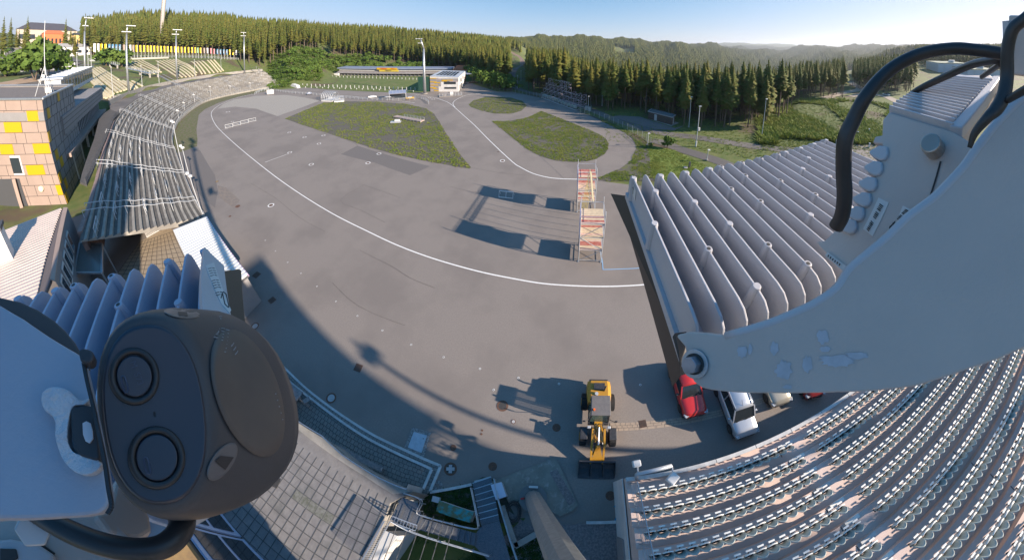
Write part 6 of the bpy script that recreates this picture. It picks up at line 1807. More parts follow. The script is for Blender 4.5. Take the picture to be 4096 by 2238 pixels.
# green topped container
gc = [P(*p, 1.0) for p in [(1757, 1998), (1896, 2045), (1880, 2088), (1745, 2042)]]
e = empty('glass_lid_box', tuple(gc[0]), 0, 'white box with mossy turquoise glass lid among the plants', 'box')
MB().prism([p - gc[0] for p in gc], (0, 0, .05)).build('lid', mat('turquoise_lid', (.05, .34, .36), .3, c2=(.14, .17, .08), scale=3, lo=.42, hi=.58), e)
c_ = sum(gc, Vector((0, 0, 0))) / 4
MB().prism([c_ + (p - c_) * .96 - gc[0] - Vector((0, 0, 1.0)) for p in gc], (0, 0, 1.0)).build('body', m_whitewall, e)
MB().box(P(1745, 1995, .9) - gc[0], (.4, .3, .3)).build('side_unit', m_rail, e)
# plants
pts = []
pg = [[Vector((*q_, 0)) for q_ in pl_] for pl_ in ([(1700, 1972), (1880, 1938), (1905, 2110), (1700, 2060)], [(1570, 2125), (1900, 2195), (1985, 2235), (1990, 2300), (1460, 2300)], [(2010, 2180), (2150, 2140), (2240, 2250), (2060, 2290)])]
for k in range(9000):
    px, py = nr.uniform(1460, 2250), nr.uniform(1930, 2300)
    w_ = [i for i, pl_ in enumerate(pg) if inpoly(px, py, pl_)]
    if not w_ or (w_[0] != 1 and nr.uniform() < .6): continue
    p = P(px, py); pts.append((p.x, p.y, 0, nr.uniform(.07, .2), nr.uniform(.9, 1.6), nr.uniform(0, 6.28)))
scatter('low_plants', TUFT, pts, leafmat('dark_plants', (.03, .07, .015), (.05, .10, .02), (.02, .045, .01), sc1=.8, sc2=4), 'dark green low plants under the metal stairs', 'plants')

# ---------------------------------------------------------------- metal stairs
m_grat = mat('floor_grating', (.10, .11, .13), .6, .4, c2=(.17, .18, .2), scale=40, lo=.45, hi=.55)
def L3(a, za, b, zb, n_):
    A, B = P(*a, za), P(*b, zb); return [A.lerp(B, k / n_) for k in range(n_ + 1)]
e = empty('metal_stairs', (0, 0, 0), 0, 'galvanised grating stairs with double handrails turning down from the terrace', 'stairs')
def flight(l0, l1, r0, r1, z0, z1, n_, nm='tread'):
    for k in range(n_):
        u, u1 = k / n_, (k + .96) / n_; z_ = z0 + (z1 - z0) * (k + .5) / n_
        pa, pb = P(l0[0] + (l1[0] - l0[0]) * u, l0[1] + (l1[1] - l0[1]) * u, z_), P(r0[0] + (r1[0] - r0[0]) * u, r0[1] + (r1[1] - r0[1]) * u, z_)
        pc_, pd = P(r0[0] + (r1[0] - r0[0]) * u1, r0[1] + (r1[1] - r0[1]) * u1, z_), P(l0[0] + (l1[0] - l0[0]) * u1, l0[1] + (l1[1] - l0[1]) * u1, z_)
        t = MB().prism([pa, pb, pc_, pd], (0, 0, .03)).build(nm, m_grat, e)
        MB().bar(pa + Vector((0, 0, .03)), pb + Vector((0, 0, .03)), .045, .05).build('nosing', m_steel, t)
flight((1682, 2068), (1905, 2130), (1655, 2110), (1900, 2180), 3.1, 1.6, 10)
flight((1890, 1930), (1925, 2098), (1965, 1905), (1998, 2080), .3, 1.5, 7)
for pl, z_ in [([(1610, 1985), (1672, 2010), (1690, 2070), (1655, 2110), (1560, 2075)], 3.1), ([(1925, 2098), (1998, 2080), (2045, 2245), (1960, 2245), (1900, 2180), (1905, 2130)], 1.55)]:
    MB().prism([P(*p, z_) for p in pl], (0, 0, .04)).build('landing', m_grat, e)
def hand(pxs, z0, z1, nm='handrail'):
    n_ = len(pxs); q = MB()
    for off in (0, -.35):
        q.tube(catmull([P(*p, z0 + (z1 - z0) * i / (n_ - 1)) + Vector((0, 0, off)) for i, p in enumerate(pxs)], 4), .028, 6)
    for i, p in enumerate(pxs): q.bar(P(*p, z0 + (z1 - z0) * i / (n_ - 1)) - Vector((0, 0, 1.0)), P(*p, z0 + (z1 - z0) * i / (n_ - 1)), .04)
    q.build(nm, m_steel, e)
hand([(1615, 1970), (1672, 1990), (1680, 2010), (1667, 2040), (1680, 2058), (1790, 2090), (1895, 2113), (1912, 2105)], 4.1, 2.6)
hand([(1912, 2105), (1905, 2060), (1893, 2000), (1882, 1948)], 2.6, 1.3)
hand([(1562, 2083), (1630, 2120), (1760, 2165), (1880, 2200), (1955, 2222)], 4.1, 2.6)
hand([(1975, 1912), (1990, 1990), (2010, 2060), (2040, 2160), (2070, 2250)], 1.3, 2.6)
q = MB(); a, b = P(1560, 2083, 3.4), P(1470, 2245, 3.4)
q.bar(a + Vector((0, 0, .75)), b + Vector((0, 0, .75)), .05); q.bar(a, b, .05)
for k in range(22): q.bar(a.lerp(b, k / 21), a.lerp(b, k / 21) + Vector((0, 0, .75)), .025)
q.build('balustrade', m_steel, e)
q = MB(); a, b = P(1563, 2083, 3.9), P(1662, 2120, 3.7)
q.bar(a, b, .04); q.bar(a + Vector((0, .25, 0)), b + Vector((0, .25, 0)), .04)
for k in range(9): q.bar(a.lerp(b, k / 8), a.lerp(b, k / 8) + Vector((0, .25, 0)), .02)
q.build('gate_rail', m_steel, e)
q = MB(); q.prism([Vector((p.x, p.y, 0)) for p in [P(1592, 2140, 3.0), P(1480, 2300, 3.0), P(1440, 2300, 3.0), P(1545, 2120, 3.0)]], (0, 0, 3.1)); 
tag(q.build('retaining_wall', m_whitewall), 'pale retaining wall under the balustrade of the terrace', 'wall')
kerb([P(1722, 1966), P(1888, 1935)]); kerb([P(1900, 1926), P(1965, 1908)]); kerb([P(2345, 2087), P(2468, 2084)])

# ---------------------------------------------------------------- seating stand on the right
m_stand = mat('stand_concrete', (.72, .56, .49), .85, c2=(.66, .51, .44), scale=1.5, bump=.2, bscale=15, c3=(.62, .49, .44), scale3=.4)
RD = Vector((1, -.062, 0)).normalized(); RN = Vector((RD.y, -RD.x, 0))    # along the rows, backwards
RN = RN if RN.y < 0 else -RN
S0 = Vector((3.55, .80, 3.7)); DEP, RISE, NROW, LEN = .87, .37, 20, 62.0
e = empty('seating_stand', tuple(S0 - Vector((0, 0, 3.7))), 0, 'large concrete seating stand with rows of grey green tip-up seats at lower right', 'stand')
def SP_(u, v_, z_): return RD * u + RN * v_ + Vector((0, 0, z_))
prof = [(0, 0), (0, 3.78), (.16, 3.78), (.16, 3.62), (.55, 3.62)]
v0 = .55
for r in range(NROW):
    prof += [(v0 + DEP * r, 3.62 + RISE * (r + 1)), (v0 + DEP * (r + 1), 3.62 + RISE * (r + 1))]
prof += [(v0 + DEP * NROW + .1, 0)]
n = len(prof); q = MB(); q.add([SP_(0, a, b) for a, b in prof] + [SP_(LEN, a, b) for a, b in prof], [(i, i + 1, n + i + 1, n + i) for i in range(n - 1)] + [tuple(range(n)), tuple(range(2 * n - 1, n - 1, -1))])
q.build('steps', m_stand, e)
q = MB(); q.prism([SP_(-.06, -.02, 0), SP_(-.06, 9, 0), SP_(-.06, 9, 3.4), SP_(-.06, -.02, 3.4)], RD * -.05); q.build('end_wall', m_whitewall, e)
q = MB(); q.prism([SP_(-.12, 2.9, .2), SP_(-.12, 4.4, .2), SP_(-.12, 4.4, 2.4), SP_(-.12, 2.9, 2.4)], RD * -.06); q.build('door', m_grey, e)
for k in range(26): MB().box(SP_(1.2 + 2.4 * k, .06, 3.82), (2.36, .2, .08), math.atan2(RD.y, RD.x)).build('front_kerb', m_kerb, e)
# side railing on the end of the stand
q = MB(); rl_ = [SP_(.12, .3 + .66 * k, 3.9 + .28 * k) for k in range(20)]
q.tube([p + Vector((.25, 0, 1.0)) for p in rl_], .03, 6); q.tube([p + Vector((.1, 0, 0)) for p in rl_], .02, 5)
for p in rl_: q.bar(p, p + Vector((.25, 0, 1.0)), .035)
for p, p2 in zip(rl_, rl_[1:]):
    for zz in (.25, .5, .75): q.bar(p + Vector((.06 + .2 * zz, 0, zz)), p2 + Vector((.06 + .2 * zz, 0, zz)), .015)
q.build('side_railing', m_steel, e)
# seats
m_seat = mat('seat_green', (.40, .44, .41), .45, c2=(.33, .37, .35), scale=8)
m_back = mat('seat_back', (.72, .71, .66), .45)
def seat_proto():
    s = empty('stadium_seat')
    nx = 8; q = MB(); vs = []
    for j in range(5):
        for i in range(nx + 1):
            u = i / nx * 2 - 1; v_ = j / 4
            vs.append((u * .245, .13 * u * u - .03 - .14 * v_, .38 + .40 * v_ - .10 * u * u * v_))
    q.add(vs, [(j * (nx + 1) + i, j * (nx + 1) + i + 1, (j + 1) * (nx + 1) + i + 1, (j + 1) * (nx + 1) + i) for j in range(4) for i in range(nx)])
    bk = q.build('backrest', m_seat, s, smooth=True); so_ = bk.modifiers.new('solid', 'SOLIDIFY'); so_.thickness = .035
    q = MB(); vs = []
    for j in range(4):
        for i in range(nx + 1):
            u = i / nx * 2 - 1; v_ = j / 3
            vs.append((u * .22, .13 - .03 * u * u + .035 * v_, .34 + .36 * v_ - .04 * u * u * v_))
    q.add(vs, [(j * (nx + 1) + i, j * (nx + 1) + i + 1, (j + 1) * (nx + 1) + i + 1, (j + 1) * (nx + 1) + i) for j in range(3) for i in range(nx)])
    pn = q.build('seat_pan', m_back, s, smooth=True); so_ = pn.modifiers.new('solid', 'SOLIDIFY'); so_.thickness = .05
    q = MB(); q.bar((-.14, .27, .66), (.14, .27, .66), .07, .03); fr = q.build('front_shelf', m_back, s)
    q = MB(); q.bar((0, .02, 0), (0, .06, .42), .06); q.bar((-.25, .03, .36), (.25, .03, .36), .07); q.bar((0, .06, .38), (0, .27, .65), .03); q.build('bracket', m_dark, s)
    return s
dg = bpy.context.evaluated_depsgraph_get()
sp = seat_proto()
parts = []
bpy.context.view_layer.update(); dg = bpy.context.evaluated_depsgraph_get()
for c_ in kids(sp):
    me = bpy.data.meshes.new_from_object(c_.evaluated_get(dg)); c_.modifiers.clear(); c_.data = me; parts.append(c_)
allseats = []
PIT = .50; rz = math.atan2(RD.y, RD.x)
for r in range(NROW):
    k = 0; u = .55
    while u < LEN - 1:
        # gangways slant with the stairs
        g = u - 8.6
        if 0 <= g < 1.0: u += PIT; continue
        p = S0 - Vector((0, 0, 3.7)) + SP_(u, v0 + DEP * r + .30, 3.62 + RISE * (r + 1))
        q_ = proj(p); 
        allseats.append((((p.x) ** 2 + p.y ** 2 + (25 - p.z) ** 2) ** .5 + (0 if -30 < q_[0] < 4130 and q_[1] < 2270 else 500), r, k, u, p, q_)); u += PIT; k += 1
allseats.sort(key=lambda t: t[0])
rown = ordw
near_s = [s_ for s_ in allseats if s_[0] < 400][:300]; rest_s = [s_ for s_ in allseats if s_[0] < 400][300:]
pc = [(c_, []) for c_ in parts]
for i, s_ in enumerate(near_s):
    d_, r, k, u, p, q_ = s_
    lb = 'grey green seat, %s from the railing in the %s row from the kerb' % (ordw[k] if k < 25 else 'far', ordw[r])
    if k >= 25: lb = 'grey green seat far along the %s row from the kerb' % ordw[r]
    if i == 0: o = sp; o.location = p; o.rotation_euler.z = rz
    else: o = copy_tree(sp, pc, p, rz)
    o['label'] = lb; o['category'] = 'seat'; o['group'] = 'tip-up seats on the stand'
print('seats', len(near_s), len(rest_s))
# the remaining seats as one mass
V = []; F = []; MI = []; off = 0
base = []
for c_ in parts:
    me = c_.data; me.calc_loop_triangles()
    vv = np.array([v_.co[:] for v_ in me.vertices]); tt = np.array([t_.vertices[:] for t_ in me.loop_triangles])
    base.append((vv, tt, [m_seat, m_back, m_dark].index(me.materials[0])))
cz, sz = math.cos(rz), math.sin(rz)
for s_ in rest_s:
    p = s_[4]
    for vv, tt, mi_ in base:
        x = vv[:, 0] * cz - vv[:, 1] * sz + p.x; y = vv[:, 0] * sz + vv[:, 1] * cz + p.y; z_ = vv[:, 2] + p.z
        V.append(np.stack([x, y, z_], 1)); F.append(tt + off); MI += [mi_] * len(tt); off += len(vv)
tag(tri_obj('distant_seats', np.concatenate(V), np.concatenate(F), [m_seat, m_back, m_dark], MI), 'grey green seats in the farther rows of the stand', 'seats', kind='stuff')
# gangway edge strips and rails
for g in (8.6,):
    for r in range(NROW):
        if r % 1 == 0:
            MB().box(SP_(g + .25, v0 + DEP * r + .06, 3.64 + RISE * (r + 1)), (.8, .16, .12), rz).build('gangway_step', m_back if r % 3 else m_kerb, e)
q = MB()
for g in (8.25, 15.4, 30):
    for r in range(NROW): q.bar(SP_(g, v0 + DEP * r + .02, 3.625 + RISE * (r + 1)), SP_(g, v0 + DEP * (r + 1) - .3, 3.625 + RISE * (r + 1)), .035, .02)
q.build('expansion_joints', m_seamc, e)
# lamps hanging out at the stand corner
c = P(2548, 1905, 3.8)
e2 = empty('corner_lamp', tuple(P(2546, 1908, 3.9)), 0, 'pair of white spotlights on a grey bracket arm at the stand corner', 'spotlight')
A3 = lambda px, py, z_: P(px, py, z_) - Vector(e2.location)
q = MB(); q.tube([A3(2546, 1912, 4.0), A3(2546, 1895, 4.3), A3(2552, 1892, 4.4), A3(2688, 1860, 4.6)], .10, 8); q.build('arm', m_rail, e2, smooth=True)
q = MB(); q.tube([A3(2552, 1892, 4.4), A3(2550, 1862, 4.6)], .04, 6); q.tube([A3(2688, 1860, 4.6), A3(2692, 1890, 4.5)], .04, 6); q.build('bracket', m_rail, e2)
MB().box(A3(2546, 1852, 4.7), (.42, .34, .3)).build('lamp', m_whitewall, e2, bevel=.06)
MB().box(A3(2690, 1912, 4.6), (.55, .45, .4), .6).build('lamp', m_whitewall, e2, bevel=.06)
# bags and blue sheets between wall and pavers
sheet('paver_strip', [(2462, 1957), (2510, 1945), (2513, 2085), (2464, 2085)], .03, m_pave)
for k, (p, sz_, m_, lb) in enumerate([((2486, 2017), (.75, .45, .3), mat('sheet_cyan', (.02, .30, .42), .5), 'crumpled cyan plastic sheet beside the stand wall'), ((2492, 2043), (.7, .4, .35), mat('sheet_blue', (.03, .12, .55), .5), 'blue folded plastic box beside the stand wall'), ((2490, 2066), (.85, .5, .28), mat('sheet_petrol', (.02, .2, .36), .5), 'petrol blue bag lowest beside the stand wall')]):
    c = P(*p); b = bmesh.new(); bmesh.ops.create_icosphere(b, subdivisions=3, radius=.5)
    for v_ in b.verts:
        f_ = 1 + .18 * math.sin(9 * v_.co.x + 3 * k) * math.cos(11 * v_.co.y + k) + .08 * math.sin(23 * v_.co.x * v_.co.y + k)
        v_.co = Vector((v_.co.x * sz_[0] * f_, v_.co.y * sz_[1] * f_, max(-.05, v_.co.z * sz_[2]) * f_ + .1))
    me = bpy.data.meshes.new('plastic_sheet'); b.to_mesh(me); b.free(); me.materials.append(m_); o = bpy.data.objects.new('plastic_sheet', me); col.objects.link(o); o.location = c
    tag(o, lb, 'plastic sheet')
# paved gutter in front of the cars
gu = [P(*p) for p in [(2390, 1662), (2440, 1690), (2560, 1685), (2760, 1660), (3010, 1600), (3200, 1530)]]; gl = [P(*p) for p in [(2390, 1700), (2440, 1722), (2560, 1716), (2760, 1690), (3010, 1625), (3200, 1550)]]
q = MB(); q.poly([(p.x, p.y, .012) for p in gu[1:] + gl[1:][::-1]]); o = q.build('paved_gutter', mat('buff_pavers', (.38, .30, .23), .9, c2=(.3, .24, .19), scale=5, bump=.5), fixn=False)
if o.data.polygons[0].normal.z < 0: o.data.flip_normals()
tag(o, kind='structure')
q = MB()
for a, b in zip(gu[1:], gu[2:]): pass
for u in (.33, .66):
    for i in range(1, 5):
        a, b = gu[i].lerp(gl[i], u), gu[i + 1].lerp(gl[i + 1], u); q.bar(a + Vector((0, 0, .016)), b + Vector((0, 0, .016)), .015, .004)
for k in range(70):
    f_ = k / 70 * 4; i = 1 + int(f_); t = f_ - int(f_); a, b = gu[i].lerp(gu[i + 1], t), gl[i].lerp(gl[i + 1], t); u = (k % 3) / 3
    q.bar(a.lerp(b, u) + Vector((0, 0, .016)), a.lerp(b, u + .33) + Vector((0, 0, .016)), .015, .004)
tag(q.build('gutter_joints', m_seamc), kind='structure')

# glazed house at the lower left edge, partly seen; unseen shade tower added behind it
h0, h1 = P(859, 2030, ZT), P(1042, 2238, ZT)
hd = (h1 - h0).normalized(); hn = Vector((-hd.y, hd.x, 0)); hn = hn if hn.dot(-h0) < 0 else -hn
e = empty('glazed_house', tuple(h0), 0, 'house front with pale blue window frames and timber behind the slab terrace', 'house')
Lh = 14
MB().prism([hd * -1, hd * Lh, hd * Lh + hn * 8, hd * -1 + hn * 8], (0, 0, 4.6)).build('wall', m_wood, e)
MB().prism([hd * -1.2 - hn * .1 + Vector((0, 0, 4.6)), hd * Lh - hn * .1 + Vector((0, 0, 4.6)), hd * Lh + hn * 8 + Vector((0, 0, 4.6)), hd * -1.2 + hn * 8 + Vector((0, 0, 4.6))], (0, 0, .25)).build('roof', mat('ochre_boards', (.4, .25, .1), .8, c2=(.25, .16, .08), scale=2), e)
for k in range(6):
    f0 = MB().prism([hd * (k * 2.2 + .1) - hn * .04, hd * (k * 2.2 + 2.1) - hn * .04, hd * (k * 2.2 + 2.1) - hn * .04 + Vector((0, 0, 4.2)), hd * (k * 2.2 + .1) - hn * .04 + Vector((0, 0, 4.2))], -hn * .08).build('window', mat('frame_blue', (.45, .52, .7), .5), e)
    for a_, b_ in ((.4, 1.9), (2.2, 3.9)):
        MB().prism([hd * (k * 2.2 + .3) - hn * .14 + Vector((0, 0, a_)), hd * (k * 2.2 + 1.9) - hn * .14 + Vector((0, 0, a_)), hd * (k * 2.2 + 1.9) - hn * .14 + Vector((0, 0, b_)), hd * (k * 2.2 + .3) - hn * .14 + Vector((0, 0, b_))], -hn * .02).build('pane', m_glass, f0)
e = empty('terrace_shade_tower', (-9.5, -12.6, 0), 0, 'unseen tower added to shade the standing terrace', 'building')  # out of view, added only to throw shade onto the curved terrace
MB().box((0, 0, 15), (6, 4, 30)).build('wall', m_grey, e); MB().box((0, 0, 30.1), (6.4, 4.4, .4)).build('roof', m_steel, e)
for k in range(6): MB().box((0, 2.05, 4 + 4.4 * k), (4, .1, 1.6)).build('window', m_glass, e)
e = empty('ground_shade_tower', (62, -14.3, 0), 0, 'unseen tower with panel added to shade the ground', 'shade tower')  # out of view, added so its panel shades the asphalt and pavement
for s_ in (-2, 2): MB().bar((0, s_, 0), (0, s_, 41), .4).build('leg', m_steel, e)
MB().box((0, 0, 35.3), (.6, 5.2, 11.5)).build('shade_panel', m_steel, e)
# light masts standing behind the right side, known by their shadows
for tipp, h, lb in [((1046, 1056), 26, 'light mast behind the seating stand, farther'), ((1412, 1362), 22, 'light mast behind the seating stand, nearer')]:
    tp_ = P(*tipp); s_ = h / math.tan(R(SUN_EL)); b_ = Vector((tp_.x, tp_.y, 0)) + Vector((SUN.x, SUN.y, 0)).normalized() * s_
    e = empty('light_mast', tuple(b_), 0, lb, 'light mast'); MB().tube([(0, 0, 0), (0, 0, h)], [.28, .16], 8).build('column', m_steel, e)
    MB().box((0, 0, h - .9), (.5, 1.3, .7)).build('floodlight', m_steel, e)

# ---------------------------------------------------------------- vehicles
def carbody(L, W_, Hh, hood, m_body, kind):
    """front at +x; returns rings for body and cabin"""
    xs = np.linspace(-L / 2, L / 2, 15)
    q = MB(); rings = []
    for x in xs:
        t = (x + L / 2) / L
        w = W_ / 2 * (1 - .10 * abs(2 * t - 1) ** 3 - (.10 if t < .02 or t > .98 else 0))
        top = hood * (1 - .10 * max(0, (t - .68) / .32) ** 1.5 - (.12 if t > .97 else 0)) if t > .62 else hood * (1.04 if kind != 'van' else 1.02)
        if t < .03: top *= .92
        zb = .24
        rings.append([Vector((x, -w * .92, zb)), Vector((x, -w, zb + .22)), Vector((x, -w, top - .22)), Vector((x, -w * .93, top - .04)), Vector((x, -w * .5, top + .015)), Vector((x, w * .5, top + .015)), Vector((x, w * .93, top - .04)), Vector((x, w, top - .22)), Vector((x, w, zb + .22)), Vector((x, w * .92, zb))])
    q.loft(rings)
    return q
def make_car(name, loc, rz, L, W_, Hh, m_body, label, kind='suv', rim=None, open_top=None):
    e = empty(name, tuple(loc), rz, label, 'car')
    hood = .98 if kind == 'suv' else 1.0
    bd = carbody(L, W_, Hh, hood, m_body, kind).build('body', m_body, e, smooth=True)
    bd.modifiers.new('edge', 'BEVEL').width = .03
    x0, x1 = (-L / 2 + .12, L * .20) if kind == 'suv' else (-L / 2 + .05, L * .27)
    # greenhouse: glass block, roof skin and pillars
    rx0, rx1 = (x0 + .35, x1 - .75) if kind == 'suv' else (x0 + .12, x1 - .62)
    wb, wt = W_ / 2 * .92, W_ / 2 * .74 if kind == 'suv' else W_ / 2 * .80
    B4 = [Vector((x0, -wb, hood)), Vector((x1, -wb, hood)), Vector((x1, wb, hood)), Vector((x0, wb, hood))]
    T4 = [Vector((rx0, -wt, Hh - .07)), Vector((rx1, -wt, Hh - .05)), Vector((rx1, wt, Hh - .05)), Vector((rx0, wt, Hh - .07))]
    q = MB(); q.add(B4 + T4, [(0, 1, 5, 4), (1, 2, 6, 5), (2, 3, 7, 6), (3, 0, 4, 7), (4, 5, 6, 7)]); q.build('glasshouse', mat('car_glass', (.02, .025, .028), .06, spec=.7), e)
    q = MB(); rg = []
    for k in range(7):
        u = k / 6; x = rx0 - .05 + (rx1 - rx0 + .1) * u; zc = Hh - .03 + .05 * math.sin(3.14 * u)
        rg.append([Vector((x, -wt * 1.03, zc - .07)), Vector((x, -wt * .9, zc)), Vector((x, 0, zc + .03)), Vector((x, wt * .9, zc)), Vector((x, wt * 1.03, zc - .07)), Vector((x, 0, zc - .08))])
    q.loft(rg); q.build('roof', m_body, e, smooth=True)
    for s_ in (-1, 1):
        q = MB()
        for a, b in ((0, 4), (1, 5)) if s_ < 0 else ((3, 7), (2, 6)): q.bar((B4 + T4)[a], (B4 + T4)[b], .09, .07)
        mid = x0 + (x1 - x0) * .5; q.bar((mid, s_ * wb * 1.0, hood), (mid - .08, s_ * wt * 1.02, Hh - .08), .08, .06)
        q.build('pillar', m_body, e)
        q = MB(); q.box((x1 - .35, s_ * (W_ / 2 + .1), hood + .08), (.14, .22, .15)); q.build('mirror', m_dark if kind == 'suv' else m_body, e, bevel=.03)
        q = MB(); q.box((L / 2 - .18, s_ * W_ * .36, hood - .26), (.3, .42, .14), s_ * -.35); q.build('headlight', mat('lamp_clear', (.6, .63, .66), .15, c2=(.1, .1, .12), scale=9), e, bevel=.03)
        q = MB(); q.box((-L / 2 + .1, s_ * W_ * .4, hood - .12), (.16, .3, .3), 0); q.build('tail_light', m_red, e, bevel=.03)
        for wx in (-L * .30, L * .31):
            q = MB(); q.cyl((wx, s_ * (W_ / 2 - .22), .34), .34, s_ * .23, 22, nrm=(0, 1, 0)); t = q.build('wheel', mat('tyre', (.02, .02, .021), .85), e)
            q = MB(); q.cyl((wx, s_ * (W_ / 2 - .0), .34), .21, s_ * .03, 16, nrm=(0, 1, 0))
            for k in range(5): q.bar((wx, s_ * (W_ / 2 + .035), .34), (wx + .2 * math.cos(1.257 * k), s_ * (W_ / 2 + .035), .34 + .2 * math.sin(1.257 * k)), .045)
            q.build('rim', rim or m_dark, t)
    q = MB(); q.box((L / 2 - .03, 0, .52), (.12, W_ * .62, .2)); q.build('grille', m_dark, e)
    q = MB(); q.box((L / 2 + .02, 0, .42), (.02, .5, .1)); q.build('number_plate', m_whitewall, e)
    q = MB(); q.box((0, 0, .28), (L * .93, W_ * .97, .14)); q.build('sill', m_dark, e)
    q = MB(); q.bar((x1 + .02, -wb * .7, hood + .03), (x1 - .08, wb * .1, hood + .07), .03); q.bar((x1 + .02, .1, hood + .03), (x1 - .08, wb * .8, hood + .07), .03); q.build('wipers', m_dark, e)
    if kind == 'van':
        for s_ in (-1, 1): MB().bar((rx0 + .1, s_ * wt * .95, Hh + .05), (rx1 - .1, s_ * wt * .95, Hh + .05), .05).build('roof_rail', m_steel, e)
        MB().tube([(rx1 - .15, -.1, Hh), (rx1 - .5, -.12, Hh + .25)], .012, 5).build('aerial', m_dark, e)
    return e
def paint(name, c): return mat(name, c, .28, .0, coat=.8, spec=.5)
def place(pf, pr, zf=.3):
    a, b = P(*pf, zf), P(*pr, zf); return (a + b) / 2, math.atan2((a - b).y, (a - b).x), (a - b).length
f_, r_ = P(2775, 1672), P(2705, 1452)
c = (f_ + r_) / 2; ang_ = math.atan2((f_ - r_).y, (f_ - r_).x)
make_car('red_car', (c.x, c.y, 0), ang_, 4.3, 1.80, 1.58, paint('red_paint', (.52, .025, .02)), 'red compact SUV parked nose towards the stand, left of the silver car', 'suv')
f_, r_ = P(2975, 1748), P(2885, 1520)
c = (f_ + r_) / 2; ang_ = math.atan2((f_ - r_).y, (f_ - r_).x); print('car', c, math.degrees(ang_))
make_car('silver_car', (c.x, c.y, 0), ang_, 4.4, 1.80, 1.82, mat('silver_paint', (.52, .54, .57), .3, .5, coat=.6), 'silver high roofed van-like car between the red car and the beige one', 'van')
f_, r_ = P(3105, 1606), P(3030, 1440)
c = (f_ + r_) / 2; ang_ = math.atan2((f_ - r_).y, (f_ - r_).x)
make_car('beige_car', (c.x, c.y, 0), ang_, 4.3, 1.78, 1.5, mat('beige_paint', (.42, .38, .30), .3, .4, coat=.6), 'beige car whose nose shows under the bracket arm', 'suv')
f_, r_ = P(3238, 1574), P(3178, 1424)
c = (f_ + r_) / 2; ang_ = math.atan2((f_ - r_).y, (f_ - r_).x)
make_car('dark_red_car', (c.x, c.y, 0), ang_, 4.2, 1.75, 1.48, paint('dark_red_paint', (.25, .02, .02)), 'dark red car of which only the nose tip shows under the bracket arm', 'suv')

# wheel loader: bucket towards the camera
lb_, lf = P(2388, 1540), P(2383, 1905)
e = empty('wheel_loader', (lb_.x, lb_.y, 0), math.atan2((lf - lb_).y, (lf - lb_).x), 'yellow wheel loader with black bucket lowered towards the mast', 'wheel loader')
m_cat = mat('loader_yellow', (.50, .25, .02), .45, c2=(.42, .21, .03), scale=3)
m_blk = mat('loader_black', (.025, .026, .03), .5, c2=(.05, .05, .055), scale=6)
m_tyre = MATS['tyre']
LL = (lf - lb_).length; print('loader', LL)
q = MB(); rg = []
for x, w_, z0, z1 in ((0.0, .62, .75, 1.25), (.12, .78, .65, 1.55), (.5, .82, .6, 1.72), (1.2, .80, .6, 1.85), (1.7, .74, .6, 1.9)):
    rg.append([Vector((x, -w_, z0)), Vector((x, -w_, z1 - .25)), Vector((x, -w_ * .72, z1)), Vector((x, w_ * .72, z1)), Vector((x, w_, z1 - .25)), Vector((x, w_, z0))])
q.loft(rg); q.build('engine_hood', m_cat, e)
MB().box((-.03, 0, .95), (.14, 1.3, .5)).build('rear_grille', m_blk, e); MB().box((.62, 0, 1.86), (.5, .75, .02)).build('vent', m_blk, e)
q = MB(); q.tube([(.9, .32, 1.8), (.9, .32, 2.4), (.82, .36, 2.6)], .055, 8); q.build('exhaust', m_dark, e)
MB().cyl((1.15, -.2, 1.85), .12, .1, 12).build('filler_cap', m_rail, e)
q = MB(); q.add([(1.55, -.62, 1.0), (2.85, -.62, 1.0), (2.85, .62, 1.0), (1.55, .62, 1.0), (1.6, -.52, 2.62), (2.7, -.52, 2.62), (2.7, .52, 2.62), (1.6, .52, 2.62)], [(0, 1, 5, 4), (1, 2, 6, 5), (2, 3, 7, 6), (3, 0, 4, 7), (0, 3, 2, 1)])
gl = mat('cab_glass', (.25, .38, .28), .04, spec=.6); gl.node_tree.nodes['Principled BSDF'].inputs['Alpha'].default_value = .45
q.build('cab_glazing', gl, e)
q = MB()
for a, b in (((1.55, -.62, 1), (1.6, -.52, 2.62)), ((2.85, -.62, 1), (2.7, -.52, 2.62)), ((2.85, .62, 1), (2.7, .52, 2.62)), ((1.55, .62, 1), (1.6, .52, 2.62)), ((2.2, -.62, 1), (2.15, -.52, 2.62)), ((2.2, .62, 1), (2.15, .52, 2.62))): q.bar(a, b, .08)
q.build('cab_frame', m_blk, e)
MB().box((2.15, 0, 2.68), (1.3, 1.22, .12)).build('cab_roof', mat('cab_roof', (.12, .11, .11), .7, c2=(.15, .14, .135), scale=5), e, bevel=.04)
q = MB(); q.cyl((2.45, -.42, 2.74), .07, .16, 12); q.build('beacon', mat('beacon_orange', (.8, .15, .02), .4), e)
MB().box((1.9, 0, 1.35), (.5, .5, .7)).build('seat', m_blk, e)
MB().box((2.2, 0, .85), (1.6, 1.3, .35)).build('chassis', m_blk, e)
q = MB(); q.box((3.2, 0, .9), (.7, .5, .5)); q.box((3.7, 0, .95), (.9, .62, .5)); q.build('front_frame', m_cat, e)
for x in (.95 + .45, 3.75):
    for s_ in (-1, 1):
        q = MB(); q.cyl((x, s_ * .72, .55), .55, s_ * .40, 24, nrm=(0, 1, 0))
        for k in range(20):
            a = .314 * k; q.box((x + .56 * math.cos(a), s_ * .92, .55 + .56 * math.sin(a)), (.07, .34, .09), M=Matrix.Rotation(-a, 3, 'Y'))
        t = q.build('wheel', m_tyre, e); MB().cyl((x, s_ * 1.06, .55), .28, s_ * .08, 16, nrm=(0, 1, 0)).build('rim', m_cat, t)
        if x > 3: MB().box((x - .1, s_ * .9, 1.2), (.75, .46, .08)).build('mudguard', m_blk, e, bevel=.03)
